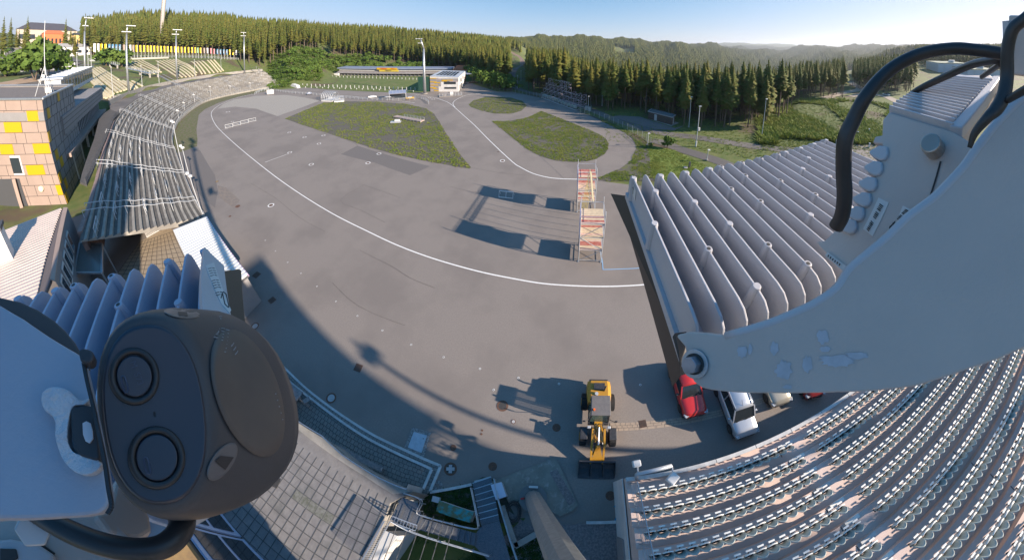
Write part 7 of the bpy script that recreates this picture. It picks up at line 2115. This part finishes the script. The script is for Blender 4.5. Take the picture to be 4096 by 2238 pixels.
for s_ in (-1, 1):
    q = MB(); q.bar((3.35, s_ * .36, 1.45), (4.3, s_ * .38, 1.05), .12, .2); q.bar((4.3, s_ * .38, 1.05), (5.35, s_ * .36, .35), .12, .2); q.build('lift_arm', m_cat, e)
    q = MB(); q.tube([(3.3, s_ * .24, .95), (4.4, s_ * .28, .85)], .05, 8); q.build('lift_ram', m_steel, e)
    q = MB(); q.tube([(3.0, s_ * .2, 1.2), (3.5, s_ * .3, 1.5), (4.1, s_ * .22, 1.2), (4.7, s_ * .2, .9)], .022, 5); q.tube([(3.0, s_ * .12, 1.25), (3.7, s_ * .16, 1.5), (4.5, s_ * .1, 1.1)], .02, 5); q.build('hydraulic_hose', m_dark, e)
    q = MB(); q.tube([(2.8, s_ * .62, 1.6), (3.05, s_ * .95, 1.9), (3.05, s_ * .95, 2.1)], .02, 5); q.box((3.05, s_ * .98, 2.1), (.06, .16, .28)); q.build('mirror', m_blk, e)
    MB().box((3.3, s_ * .62, 1.5), (.16, .2, .16)).build('headlight', m_rail, e, bevel=.02)
q = MB(); q.tube([(3.3, 0, 1.55), (4.35, 0, 1.3)], .06, 8); q.build('tilt_ram', m_steel, e)
q = MB(); q.prism([(4.2, -.09, 1.2), (4.5, -.1, 1.3), (4.9, -.3, .65), (4.75, -.3, .55)], (0, .18, 0)); q.prism([(4.35, -.09, 1.25), (5.2, -.34, .55), (5.2, .34, .55), (4.35, .09, 1.25)], (0, 0, -.1)); q.build('tilt_linkage', m_cat, e)
bw = 1.06; q = MB()
pf = [(5.25, .75), (5.2, .35), (5.3, .08), (5.6, .02), (LL + .12, .02), (LL + .12, .06), (5.65, .10), (5.38, .2), (5.3, .42), (5.34, .75)]
q.add([(x, -bw, z_) for x, z_ in pf] + [(x, bw, z_) for x, z_ in pf], [(i, (i + 1) % 10, 10 + (i + 1) % 10, 10 + i) for i in range(10)] + [tuple(range(10)), tuple(range(19, 9, -1))])
q.build('bucket', m_blk, e)
for s_ in (-bw, -.36, .36, bw): MB().prism([(5.25, s_, .75), (5.2, s_, .1), (LL + .05, s_, .04), (5.9, s_, .45)], (0, .03, 0)).build('bucket_plate', m_blk, e)
# ---------------------------------------------------------------- equipment close around the camera
E0 = Vector((0, 0, H))
m_alu = mat('powder_grey', (.56, .47, .42), .5, 0., c2=(.52, .44, .395), scale=9, bump=.12, bscale=220)
m_alu2 = mat('floodlight_grey', (.50, .49, .51), .42, 0., c2=(.46, .45, .47), scale=7, bump=.08, bscale=200)
m_bez = mat('bezel_brown', (.045, .036, .032), .5)
m_rub = mat('cable_rubber', (.022, .022, .024), .38, c2=(.04, .04, .042), scale=14)
m_chip = mat('chipped_paint', (.62, .62, .66), .6, c2=(.5, .5, .54), scale=40)
m_label = mat('sticker_white', (.66, .63, .60), .6)
def plane3(a, b, c):
    """plane through three sighted points ((px, py), distance)"""
    A, B, C = [N(*p, d) for p, d in (a, b, c)]
    return A, (B - A).cross(C - A).normalized()
def onp(pl, px, py, lift=0.):
    A, n_ = pl; r_ = ray(px, py); t = (A - E0).dot(n_) / r_.dot(n_)
    return E0 + r_ * (t - lift)
def pprism(pl, pxs, th, sm=0, lift=0.):
    pts = [onp(pl, *p, lift) for p in pxs]
    if sm: pts = catmull(pts + [pts[0]], sm)[:-1]
    n_ = pl[1] if pl[1].dot(pl[0] - E0) > 0 else -pl[1]
    return MB().prism(pts, n_ * th)
# --- finned floodlights
def finlight(O, U, V_, s, L, n_, hgt, label, bosses, fm_):
    O = Vector(O) + E0; U = Vector(U).normalized(); V_ = Vector(V_).normalized(); W = U.cross(V_).normalized()
    if W.z < 0: W = -W
    e = empty('floodlight', tuple(O), 0, label, 'floodlight')
    C = lambda u, v_, w_: U * u + V_ * v_ + W * w_
    out = [(0, -hgt), (0, -.034), (.004, -.018), (.014, -.005), (.03, 0), (L - .05, 0), (L - .03, -.003), (L - .014, -.013), (L - .004, -.03), (L, -.05), (L, -hgt)]
    for k in range(n_):
        v_ = s * k
        dl = 0
        q = MB(); q.prism([C(u + (dl if u > L / 2 else 0), v_ - .0024, w_) for u, w_ in out], V_ * .0048)
        for u in bosses[k % len(bosses)]:
            q.tube([C(u, v_, -hgt), C(u, v_, -.004), C(u, v_, .003)], [.011, .0085, .0075], 12)
        f = q.build('cooling_fin', fm_, e, bevel=.0012)
        for u in bosses[k % len(bosses)]:
            if (k + int(u * 100)) % 2 == 0: MB().cyl(C(u, v_, .0028), .0038, .0008, 10, nrm=W).build('screw_hole', m_dark, f)
    MB().prism([C(-.0, -.01, -hgt), C(L, -.01, -hgt), C(L, s * (n_ - 1) + .01, -hgt), C(-.0, s * (n_ - 1) + .01, -hgt)], -W * .02).build('housing', m_alu2, e)
    return e, C, s * (n_ - 1)
e1, C1, w1 = finlight((.227, .595, -.366), (-.060, -.997, -.045), (.998, -.061, .018), .040, .456, 21, .075, 'big pale grey floodlight with long cooling fins seen from behind, right of the arena', [(.035, .21), (.1,), (.035, .30), (.16, .40), (.035, .25), (.33,), (.035, .14, .40)], m_alu2)
pb = (E0 + Vector((0, 0, -.52)), Vector((0, 0, 1)))
q = MB(); t_ = [(2441, 775), (2513, 772), (2745, 1290), (2722, 1445), (2700, 1400), (2590, 1170)]
b_ = [onp(pb, *p) for p in [(2441, 772), (2700, 1290), (2722, 1440)]]
fr_ = [E0 + Vector((.227, .595, -.366)) - Vector((0, 0, .085)), E0 + Vector((.227, .595, -.366)) + Vector((-.060, -.997, -.045)) * .456 - Vector((0, 0, .085))]
q.add([b_[0], b_[1], fr_[1], fr_[0], b_[0] - Vector((-.02, 0, .02)), b_[1] - Vector((-.02, 0, .02)), fr_[1] - Vector((0, 0, .10)), fr_[0] - Vector((0, 0, .10))], [(0, 1, 2, 3), (4, 5, 6, 7), (0, 1, 5, 4), (1, 2, 6, 5), (2, 3, 7, 6), (3, 0, 4, 7)])
o = q.build('lens_frame', m_bez, e1, bevel=.002); o.location = -Vector(e1.location)
q = MB(); d_ = b_[1] - b_[0]; q.bar(b_[0].lerp(fr_[0], .25) + d_ * .08 + Vector((0, 0, .002)), b_[0].lerp(fr_[0], .25) + d_ * .9 + Vector((0, 0, .002)), .003, .003); o = q.build('frame_groove', m_dark, e1); o.location = -Vector(e1.location)
q = MB(); q.prism([C1(.045, -.0035, -.012), C1(.075, -.0035, -.012), C1(.075, -.0035, -.045), C1(.045, -.0035, -.045)], C1(0, -.0006, 0)); lb1 = q.build('sticker', m_label, e1)
q = MB(); q.prism([C1(.05, -.0045, -.02), C1(.052, -.0045, -.04), C1(.054, -.0045, -.04), C1(.052, -.0045, -.02)], C1(0, -.0005, 0)); q.prism([C1(.046, -.0045, -.024), C1(.051, -.0045, -.016), C1(.056, -.0045, -.024)], C1(0, -.0005, 0)); q.build('arrow', m_dark, lb1)
e2_, C2, w2 = finlight((-.741, .109, -.418), (.891, -.453, -.022), (-.453, -.891, -.011), .040, .44, 14, .085, 'blue grey floodlight with upright cooling fins behind the black camera, lower left', [(.03,), (.16,), (.03,), (), (.12, .3), (.03,), (), (.03,)], mat('blue_grey_fins', (.40, .45, .56), .42, c2=(.37, .42, .53), scale=8))
# end plate with type label and dark lens frame
pe = plane3(((816, 978), .78), ((929, 1283), .50), ((985, 1300), .50))
for nm, pts, m_, th, li in [('lens_frame', [(897, 1081), (957, 1074), (966, 1080), (985, 1310), (929, 1283)], m_bez, .02, .0), ('end_plate', [(818, 985), (897, 1060), (932, 1290), (870, 1262), (812, 1234), (806, 1130)], m_alu2, .012, .012)]:
    o = pprism(pe, pts, th, lift=li).build(nm, m_, e2_, bevel=.001); o.location = -Vector(e2_.location)
o = pprism(pe, [(822, 1060), (856, 1048), (925, 1238), (918, 1250), (884, 1210)], .001, lift=.0145).build('type_label', m_label, e2_); o.location = -Vector(e2_.location); tl_ = o
q = MB()
for k in range(13):
    for (xa, ya), (xb, yb) in (((829, 1064), (842, 1060)), ((846, 1060), (856, 1062))):
        dx, dy = 3.1 * k, 9.6 * k
        if (k * 7) % 5 == 0: continue
        q.bar(onp(pe, xa + dx, ya + dy, .0155), onp(pe, xb + dx, yb + dy, .0155), .0012, .0006)
for a, b in (((893, 1165), (905, 1175)), ((905, 1175), (916, 1225)), ((890, 1170), (900, 1215)), ((900, 1215), (914, 1228)), ((884, 1190), (893, 1165))): q.bar(onp(pe, *a, .0155), onp(pe, *b, .0155), .0012, .0006)
o = q.build('print', m_dark, tl_)

# --- bracket arm at right
ba = plane3(((2775, 1450), .415), ((3600, 1300), .36), ((3950, 700), .38))
up = [(2740, 1385), (2706, 1345), (2712, 1336), (2756, 1326), (2830, 1332), (2904, 1343), (3072, 1295), (3191, 1247), (3271, 1208), (3351, 1150), (3400, 1077), (3470, 1018), (3556, 946), (3629, 874), (3709, 815), (3749, 783), (3800, 731), (3852, 675), (3892, 620), (3936, 560), (3985, 500), (4040, 440), (4110, 380), (4260, 290)]
lo = [(4260, 1320), (4096, 1391), (3988, 1438), (3868, 1478), (3749, 1518), (3657, 1545), (3566, 1556), (3450, 1566), (3351, 1568), (3231, 1571), (3072, 1571), (3003, 1571), (2924, 1567), (2844, 1558), (2804, 1548), (2776, 1526), (2757, 1490), (2748, 1440)]
e = empty('bracket_arm', tuple(onp(ba, 3400, 1350)), 0, 'wide pale grey steel bracket arm with scratched paint sweeping to the right edge', 'bracket')
def rl(o, e): o.location = -Vector(e.location); return o
rl(pprism(ba, up + lo, .012).build('arm_plate', m_alu, e, bevel=.003), e)
q = MB(); q.tube([onp(ba, *p, -.004) for p in catmull([Vector((*p, 0)) for p in up[5:]], 3) for p in [(p.x, p.y)]], .0052, 8); rl(q.build('rolled_edge', m_alu2, e, smooth=True), e)
bn = ba[1] if ba[1].dot(ba[0] - E0) < 0 else -ba[1]
bc = onp(ba, 2782, 1452)
MB().cyl(bc - e.location, .0175, .003, 32, nrm=bn).build('washer', mat('zinc_washer', (.42, .43, .45), .4, .6), e, bevel=.0006)
MB().cyl(bc + bn * .003 - e.location, .0125, .002, 32, nrm=bn).build('toothed_ring', m_dark, e)
MB().cyl(bc + bn * .004 - e.location, .0105, .011, 6, nrm=bn + Vector((-.1, 0, 0))).build('bolt_head', mat('bolt_zinc', (.36, .37, .42), .42, .7, c2=(.28, .29, .33), scale=60), e, bevel=.0008)
q = MB()
jr2 = random.Random(9)
for cx_, cy_, rx, ry, n_ in [(2968, 1405, 22, 26, 11), (3135, 1478, 36, 42, 14), (3098, 1392, 20, 28, 9), (3290, 1345, 26, 30, 9), (3228, 1455, 22, 36, 9), (3350, 1440, 75, 26, 15), (3430, 1420, 50, 16, 10), (3000, 1398, 9, 24, 6), (3150, 1545, 20, 9, 6), (3300, 1395, 24, 12, 7)]:
    pts = []
    for k in range(n_ * 2):
        a = 3.1416 * k / n_; f_ = jr2.uniform(.72, 1.12); pts.append(onp(ba, cx_ + rx * math.cos(a) * f_, cy_ + ry * math.sin(a) * f_, .0006))
    q.poly(pts)
rl(q.build('paint_scratches', mat('scuffed_paint', (.52, .52, .56), .7, c2=(.44, .44, .47), scale=90), e, fixn=False), e)
rl(pprism(ba, [(2716, 1410), (2722, 1500), (2716, 1440), (2690, 1345), (2700, 1330)], .03, lift=-.03).build('hinge_block', m_bez, e), e)
# --- second floodlight, upper right
s1_ = plane3(((3808, 523), .50), ((3561, 446), .58), ((3780, 322), .80))
e = empty('floodlight', tuple(onp(s1_, 3700, 430)), 0, 'grey floodlight with ribbed top and two barcode stickers under the black cable', 'floodlight')
A_, B_, C_, D_ = (3782, 312), (3992, 318), (3812, 526), (3560, 446)
rl(pprism(s1_, [D_, (3600, 408), A_, (3830, 300), (3960, 300), B_, C_], .05).build('top_housing', m_alu, e, bevel=.002), e)
for k in range(17):
    u = k / 16.5
    pa = (3560 + (3782 - 3560) * u, 446 + (318 - 446) * u ** .82); pb_ = (3812 + (3975 - 3812) * u, 526 + (335 - 526) * u ** .82)
    q = MB(); a, b = onp(s1_, *pa, .010), onp(s1_, *pb_, .010); q.bar(a, b, .004 if k < 8 else .003, .022, up=s1_[1]); rl(q.build('cooling_fin', m_alu2, e, bevel=.001), e)
q = MB(); q.bar(onp(s1_, 3822, 530, .012), onp(s1_, 3990, 320, .012), .016, .016, up=s1_[1]); rl(q.build('edge_rail', m_alu2, e, bevel=.002), e)
rl(pprism(s1_, [(3770, 318), (3800, 292), (3850, 298), (3990, 312), (3984, 330)], .03, lift=.008).build('top_cap', m_alu2, e, bevel=.002), e)
s2_ = plane3(((3560, 450), .56), ((3780, 620), .47), ((3400, 1050), .47))
body = [(3556, 448), (3812, 526), (3870, 560), (3900, 600), (3860, 680), (3764, 790), (3640, 880), (3470, 1030), (3386, 1085), (3330, 1030), (3300, 990), (3268, 985), (3262, 965), (3320, 985), (3345, 935), (3395, 905), (3432, 880), (3458, 835), (3480, 780), (3503, 722), (3527, 655), (3540, 610), (3552, 585), (3500, 540), (3486, 565), (3530, 545), (3530, 480)]
body = [(3556, 448), (3812, 526), (3870, 560), (3900, 600), (3860, 680), (3764, 790), (3640, 880), (3470, 1030), (3386, 1085), (3318, 1030), (3262, 968), (3300, 960), (3360, 900), (3410, 885), (3440, 850), (3468, 790), (3492, 730), (3515, 665), (3535, 610), (3528, 575), (3490, 570), (3500, 545), (3528, 540), (3530, 480)]
rl(pprism(s2_, body, .05).build('side_plate', m_alu, e, bevel=.002), e)
for k, (cx_, cy_) in enumerate([(3515, 606), (3493, 667), (3470, 730), (3447, 792), (3420, 848), (3390, 900)]):
    pts = [(cx_ - 42, cy_ + 4), (cx_ - 36, cy_ - 8), (cx_ + 2, cy_ - 28), (cx_ + 34, cy_ - 22), (cx_ + 36, cy_ + 10), (cx_ + 24, cy_ + 30), (cx_ + 2, cy_ + 34), (cx_ - 26, cy_ + 20)]
    rl(pprism(s2_, pts, .03, lift=.006).build('rounded_rib', m_alu2, e, bevel=.005), e)
for nm, pts in (('barcode_sticker', [(3514, 789), (3555, 809), (3490, 944), (3452, 914)]), ('barcode_sticker', [(3611, 821), (3661, 845), (3629, 874), (3556, 948)])):
    st = rl(pprism(s2_, pts, .0008, lift=.0012).build(nm, m_label, e), e)
    q = MB(); a0, a1, b0, b1 = [Vector((*p, 0)) for p in ((pts[0][0] + 6, pts[0][1] + 22), (pts[3][0] + 14, pts[3][1] + 2 if pts[3][1] < 940 else 925), (pts[1][0] - 22, pts[1][1] + 12), (pts[2][0] - 16, pts[2][1] - 18))]
    for k in range(17):
        u = (k + .5) / 17; 
        if k in (4, 9, 10): continue
        p0, p1 = a0.lerp(a1, u), b0.lerp(b1, u)
        if nm == 'barcode_sticker' and pts[0][0] > 3600: p0, p1 = Vector((3640 - 82 * u, 842 + 88 * u, 0)), Vector((3622 - 66 * u, 834 + 74 * u, 0))
        q.bar(onp(s2_, p0.x, p0.y, .0025), onp(s2_, p1.x, p1.y, .0025), .0013 if k % 3 else .0022, .0004)
    q.build('bars', m_dark, st)
st = rl(pprism(s2_, [(3311, 1006), (3390, 1066), (3372, 1082), (3300, 1020)], .002, lift=.004).build('white_label', m_whitewall, e), e)
q = MB()
for k in range(6): q.bar(onp(s2_, 3315 + 9 * k, 1018 + 7 * k, .0062), onp(s2_, 3311 + 9 * k, 1026 + 7 * k, .0062), .0015, .0004)
q.build('print', m_dark, st)
bq = onp(s2_, 3742, 600, .0); n2 = s2_[1] if s2_[1].dot(s2_[0] - E0) < 0 else -s2_[1]
MB().cyl(bq - e.location, .013, .022, 22, nrm=n2 + Vector((-.5, 0, .3))).build('pivot_bolt', mat('brass_grey', (.42, .38, .34), .35, .7), e, bevel=.002)
q = MB(); q.bar(onp(s2_, 3762, 645, .001), onp(s2_, 3712, 808, .001), .002, .002); rl(q.build('seam', m_dark, e), e)
# --- cables
def cable(pxs, ds, wpx, label, name='power_cable', m_=None):
    pts = catmull([N(px, py, d) for (px, py), d in zip(pxs, ds)], 6)
    k = len(pts); rs = []
    for i in range(k):
        u = i / (k - 1) * (len(pxs) - 1); j_ = min(len(pxs) - 2, int(u)); t = u - j_
        w_ = wpx[j_] * (1 - t) + wpx[j_ + 1] * t; q_ = proj(pts[i]); rs.append(w_ / 2 * lsc(q_[0], q_[1], (pts[i] - E0).length))
    return thing1(MB().tube(pts, rs, 14), name, m_ or m_rub, label, 'cable', smooth=True)
cable([(3345, 905), (3368, 860), (3378, 779), (3374, 679), (3380, 560), (3418, 470), (3458, 394), (3518, 318), (3589, 259), (3689, 213), (3808, 194), (3908, 200), (4020, 216)], [.46, .45, .44, .43, .42, .42, .42, .43, .44, .45, .46, .46, .46], [64, 64, 66, 66, 68, 64, 60, 56, 54, 52, 52, 52, 54], 'thick black cable looping down from the dark clamp to the big floodlight')
cable([(3600, 412), (3669, 360), (3788, 302), (3888, 258), (4000, 236)], [.70, .66, .62, .56, .5], [20, 26, 32, 34, 36], 'black cable running behind the ribbed floodlight, middle one')
cable([(3928, 306), (3960, 284), (4010, 250)], [.6, .56, .5], [22, 24, 26], 'short black cable behind the ribbed floodlight')
cable([(4140, 40), (4096, 78), (4050, 120), (4030, 200), (4028, 300), (4015, 380), (3985, 435), (3950, 470), (3900, 530), (3878, 590)], [.36, .36, .36, .36, .36, .355, .35, .345, .345, .345], [50, 52, 56, 56, 58, 62, 60, 46, 34, 20], 'dark rubber strap and clamp at the upper right corner', 'rubber_strap')
cable([(4260, 250), (4150, 330), (4080, 370), (4030, 400)], [.33, .33, .34, .35], [40, 40, 36, 30], 'black strap crossing to the right picture edge', 'rubber_strap')
e = empty('mast_head_box', tuple(N(4100, 180, .7)), 0, 'grey metal box behind the dark clamp at the upper right corner', 'metal box')
s3_ = plane3(((4010, 82), .68), ((4200, 82), .62), ((4040, 280), .66))
rl(pprism(s3_, [(4009, 84), (4033, 82), (4033, 260), (4009, 240)], .05, lift=.01).build('side_panel', m_alu2, e), e)
rl(pprism(s3_, [(4032, 60), (4260, 62), (4260, 320), (4050, 300), (4032, 200)], .1).build('body', m_alu, e, bevel=.003), e)
MB().prism([E0 + Vector((1.0, -.09, -.1)) - e.location, E0 + Vector((1.0, -1.1, -.1)) - e.location, E0 + Vector((1.0, -1.1, 1.15)) - e.location, E0 + Vector((1.0, -.09, 1.15)) - e.location], (.15, 0, 0)).build('sun_blocker', m_alu, e)  # unseen slab added to keep the sun off the left-hand equipment

# --- lower left: mounting plate, clip, strap
lp = plane3(((0, 1300), .33), ((400, 1900), .30), ((0, 2060), .31))
e = empty('mounting_plate', tuple(onp(lp, 150, 1700)), 0, 'smooth blue grey mounting plate with white sealant blob at the lower left edge', 'bracket')
rl(pprism(lp, [(-260, 1120), (0, 1217), (95, 1273), (207, 1350), (300, 1405), (335, 1428), (352, 1500), (374, 1600), (398, 1730), (420, 1850), (437, 1957), (440, 2005), (425, 2035), (395, 2052), (340, 2062), (239, 2067), (0, 2073), (-260, 2080)], .014).build('plate', mat('plate_grey', (.40, .43, .50), .4, .15, c2=(.37, .40, .47), scale=5, bump=.1, bscale=200), e, bevel=.004), e)
lq = plane3(((0, 1200), .40), ((345, 1432), .37), ((150, 1300), .40))
rl(pprism(lp, [(-260, 1080), (0, 1186), (80, 1204), (150, 1236), (215, 1278), (262, 1322), (300, 1368), (330, 1425), (345, 1450), (207, 1372), (95, 1290), (0, 1235), (-260, 1150)], .02, lift=-.03).build('dark_disc', mat('disc_brown', (.09, .075, .07), .5), e, bevel=.003), e)
rl(pprism(lp, [(168, 1568), (186, 1552), (215, 1545), (245, 1548), (275, 1560), (300, 1582), (328, 1600), (352, 1590), (356, 1598), (335, 1616), (300, 1618), (283, 1640), (272, 1690), (268, 1745), (280, 1790), (305, 1812), (350, 1822), (392, 1838), (405, 1856), (385, 1882), (345, 1896), (300, 1885), (258, 1845), (232, 1790), (220, 1735), (222, 1690), (205, 1655), (180, 1640), (165, 1605)], .012, sm=2, lift=.010).build('sealant_blob', mat('sealant', (.62, .64, .68), .5, c2=(.5, .53, .6), scale=25, bump=.6, bscale=60), e, bevel=.004, smooth=False), e)
rl(pprism(lp, [(283, 1628), (330, 1618), (372, 1622), (382, 1690), (395, 1770), (400, 1830), (385, 1840), (320, 1820), (296, 1790), (284, 1720)], .012, lift=.011).build('black_clip', m_blk, e, bevel=.003), e)
rl(pprism(lp, [(330, 1690), (345, 1682), (362, 1690), (370, 1720), (372, 1752), (358, 1770), (342, 1762), (332, 1735)], .002, lift=.0125).build('slot', m_chip, e), e)
e = empty('cable_tie', tuple(onp(lp, 380, 1700, .02)), 0, 'black cable tie with square head strapped down the edge of the plate', 'cable tie')
q = MB(); ps = catmull([onp(lp, *p, .016) for p in [(335, 1452), (348, 1520), (372, 1620), (398, 1740), (420, 1850), (436, 1960), (446, 2020), (430, 2052)]], 4)
for a, b in zip(ps, ps[1:]): q.bar(a, b, .0016, .0045, up=lp[1])
rl(q.build('strap', m_rub, e), e)
rl(pprism(lp, [(312, 1400), (330, 1388), (365, 1398), (376, 1412), (372, 1440), (355, 1452), (322, 1444)], .012, lift=.024).build('head', m_blk, e, bevel=.002), e)
# --- black camera housing
def ringpx(pts, d, c=None): return [N(px, py, d) for px, py in pts]
def ell(cx_, cy_, rx, ry, rot, n_=40, pw=2.3):
    out = []
    for k in range(n_):
        a = 2 * math.pi * k / n_; ca, sa = math.cos(a), math.sin(a)
        x = rx * math.copysign(abs(ca) ** (2 / pw), ca); y = ry * math.copysign(abs(sa) ** (2 / pw), sa)
        out.append((cx_ + x * math.cos(rot) - y * math.sin(rot), cy_ + x * math.sin(rot) + y * math.cos(rot)))
    return out
e = empty('camera_housing', tuple(N(700, 1680, .38)), 0, 'black rounded surveillance camera housing with two round lens caps at lower left', 'camera')
m_cam = mat('camera_black', (.028, .033, .05), .33, coat=.3)
m_shell = mat('camera_shell', (.085, .082, .085), .5, c2=(.07, .067, .07), scale=9, bump=.06, bscale=420)
rg = [ringpx(ell(618, 1655, 200, 358, -.12), .335), ringpx(ell(622, 1655, 222, 390, -.12), .336), ringpx(ell(640, 1655, 245, 412, -.13), .345), ringpx(ell(680, 1655, 280, 424, -.16), .365), ringpx(ell(740, 1655, 330, 424, -.22), .395), ringpx(ell(800, 1648, 366, 408, -.28), .43), ringpx(ell(838, 1645, 345, 380, -.32), .46), ringpx(ell(850, 1645, 270, 300, -.32), .475)]
q = MB(); q.loft(rg, cap=True); q.m = 0
SHV, SHF = list(q.v), [f_ for f_ in q.f]
rl(q.build('shell', m_shell, e, smooth=True), e)
q = MB(); q.loft([ringpx(ell(617, 1656, 203, 362, -.12), .3345)] + [ringpx(ell(618, 1655, 198 * f_, 354 * f_, -.12), .3315 - .0006 * (1 - f_)) for f_ in (1, .97, .8, .6, .4, .2, .03)], cap=False)
rl(q.build('front_panel', m_cam, e, smooth=True), e)
for cx_, cy_, rx, ry in ((537, 1503, 88, 102), (627, 1828, 100, 112)):
    cp = rl(MB().tube(ringpx(ell(cx_, cy_, rx, ry, -.1, 36, 2), .329), .0022, 8, closed=True).build('cap_ring', m_rub, e, smooth=True), e)
    o = MB().loft([ringpx(ell(cx_, cy_, rx - 14, ry - 16, -.1, 36, 2), .330), ringpx(ell(cx_, cy_, rx - 18, ry - 20, -.1, 36, 2), .3275)]).build('lens_cap', m_cam, cp, bevel=.0006)
    o2 = MB().tube(ringpx(ell(cx_ - 38, cy_ + 32, 9, 34, -.25, 16, 3), .3268), .0007, 5, closed=True).build('grip_mark', mat('cap_mark', (.07, .085, .13), .4), cp)
SHB = BVHTree.FromPolygons([tuple(p_) for p_ in SHV], SHF)
def surf(px, py, lift=.001):
    h_ = SHB.ray_cast(E0, ray(px, py)); t = h_[3] if h_[0] else .44
    return E0 + ray(px, py) * (t - lift)
def drape(cx_, cy_, rx, ry, rot, m_, nm, par, lift=.0015, n_=40, rings=6, rim=.003):
    q = MB(); rg_ = []
    base_ = ell(cx_, cy_, rx, ry, rot, n_, 2)
    rg_.append([surf(*p, -.002) for p in base_])
    for k in range(rings):
        f_ = 1 - k / rings * .97 if k else .985
        rg_.append([surf(cx_ + (p[0] - cx_) * f_, cy_ + (p[1] - cy_) * f_, lift) for p in base_])
    q.loft(rg_, cap=False); q.f.append(tuple(len(q.v) - n_ + k for k in range(n_))); q.mi.append(0)
    return rl(q.build(nm, m_, par, smooth=True), par) if par is e else q.build(nm, m_, par, smooth=True)
o = drape(728, 1251, 74, 20, .12, mat('sensor_grey', (.16, .15, .15), .35), 'sensor_window', e)
MB().rprism([surf(*p, .003) for p in [(712, 1244), (748, 1246), (752, 1261), (718, 1260)]], .002).build('sensor_eye', m_blk, o)
o = drape(889, 1844, 42, 90, .62, MATS['sensor_grey'], 'sensor_window', e)
MB().rprism([surf(*p, .003) for p in [(884, 1820), (936, 1826), (902, 1876), (862, 1842)]], .002).build('sensor_eye', m_blk, o)
lid = drape(990, 1570, 128, 268, -.34, mat('lid_brown', (.15, .12, .10), .55, c2=(.13, .105, .09), scale=20), 'round_lid', e, .003)
def facetext(s, px0, px1, m_, par, nm='lettering', lift=.0045, d=None):
    """lettering that runs from one sighted place to another"""
    A, B = (surf(*px0, lift), surf(*px1, lift)) if d is None else (N(*px0, d), N(*px1, d)); X = (B - A).normalized(); n_ = (E0 - (A + B) / 2).normalized(); n_ = (n_ - X * n_.dot(X)).normalized(); Y = n_.cross(X)
    c = bpy.data.curves.new(nm, 'FONT'); c.body = s; c.size = .01; c.extrude = .0003; c.align_x = 'LEFT'
    tmp = bpy.data.objects.new('t', c); col.objects.link(tmp); bpy.context.view_layer.update()
    me = bpy.data.meshes.new_from_object(tmp.evaluated_get(bpy.context.evaluated_depsgraph_get())); bpy.data.objects.remove(tmp)
    k = (B - A).length / max(v_.co.x for v_ in me.vertices)
    me.transform(Matrix((X, Y, n_)).transposed().to_4x4() @ Matrix.Scale(k, 4)); me.transform(Matrix.Translation(A)); me.materials.clear(); me.materials.append(m_)
    o = bpy.data.objects.new(nm, me); col.objects.link(o); o.parent = par
    return o
m_let = mat('faded_lettering', (.34, .31, .30), .7)
facetext('MOBOTIX', (872, 1352), (888, 1262), m_let, lid)
facetext('M  S73', (520, 1445), (552, 1540), MATS['cap_mark'], e, d=.3262).location = -Vector(e.location)
for tx_, a_, b_ in (('I I I I I', (892, 1362), (900, 1312)), ('I I I I I I I', (904, 1410), (918, 1318)), ('(((', (948, 1420), (924, 1372)), ('I I I I I', (1135, 1680), (1105, 1570))): facetext(tx_, a_, b_, m_let, lid)
# --- cable and housings at the very bottom left
cable([(120, 2030), (190, 2075), (290, 2128), (420, 2176), (545, 2196), (640, 2186), (706, 2140), (730, 2080), (705, 2010)], [.42, .41, .40, .39, .385, .385, .39, .40, .41], [90, 92, 96, 98, 100, 104, 110, 112, 110], 'thick black cable curving under the camera housing at the bottom left')
lw = plane3(((100, 2200), .46), ((450, 2100), .45), ((300, 2236), .45))
e = empty('junction_housing', tuple(onp(lw, 200, 2180)), 0, 'pale grey cast housing with seams below the mounting plate, bottom left', 'housing')
rl(pprism(lw, [(-200, 2040), (420, 2040), (560, 2180), (480, 2330), (-200, 2330)], .05).build('case', m_alu, e, bevel=.003), e)
rl(pprism(lw, [(40, 2150), (150, 2170), (216, 2215), (200, 2330), (-100, 2330), (-100, 2160)], .01, lift=.012).build('lid', m_alu2, e, bevel=.002), e)
rl(pprism(lw, [(0, 2190), (62, 2192), (70, 2225), (40, 2245), (0, 2245)], .004, lift=.014).build('recess', m_dark, e), e)
nq = onp(lw, 135, 2112, .03)
MB().cyl(nq - e.location, .011, .012, 6, nrm=(E0 - nq)).build('nut', m_steel, e, bevel=.001)
q = MB(); q.bar(onp(lw, 150, 2165, .002), onp(lw, 216, 2213, .002), .0016, .002); q.bar(onp(lw, 180, 2135, .002), onp(lw, 168, 2180, .002), .0016, .002); rl(q.build('seam', m_dark, e), e)
lx = plane3(((560, 2000), .47), ((400, 2060), .45), ((610, 2110), .46))
e = empty('cast_foot', tuple(onp(lx, 500, 2050)), 0, 'grey cast foot between mounting plate and camera housing', 'housing')
rl(pprism(lx, [(380, 2050), (436, 2040), (470, 1900), (560, 1980), (600, 2060), (612, 2118), (560, 2150), (440, 2130)], .03).build('case', m_alu, e, bevel=.003), e)

# ---------------------------------------------------------------- morning haze
hz = MB().box((0, 0, 25), (19000, 19000, 370)).build('haze', bpy.data.materials.new('haze'))
hm = hz.data.materials[0]; hm.use_nodes = True; t = hm.node_tree
t.nodes.remove(t.nodes['Principled BSDF']); vp = t.nodes.new('ShaderNodeVolumePrincipled')
vp.inputs['Color'].default_value = (.82, .88, 1.0, 1); vp.inputs['Density'].default_value = .00009; vp.inputs['Anisotropy'].default_value = .35
t.links.new(vp.outputs[0], t.nodes['Material Output'].inputs['Volume'])
tag(hz, 'thin bluish morning haze over the valley and far ridges', 'haze', kind='stuff')
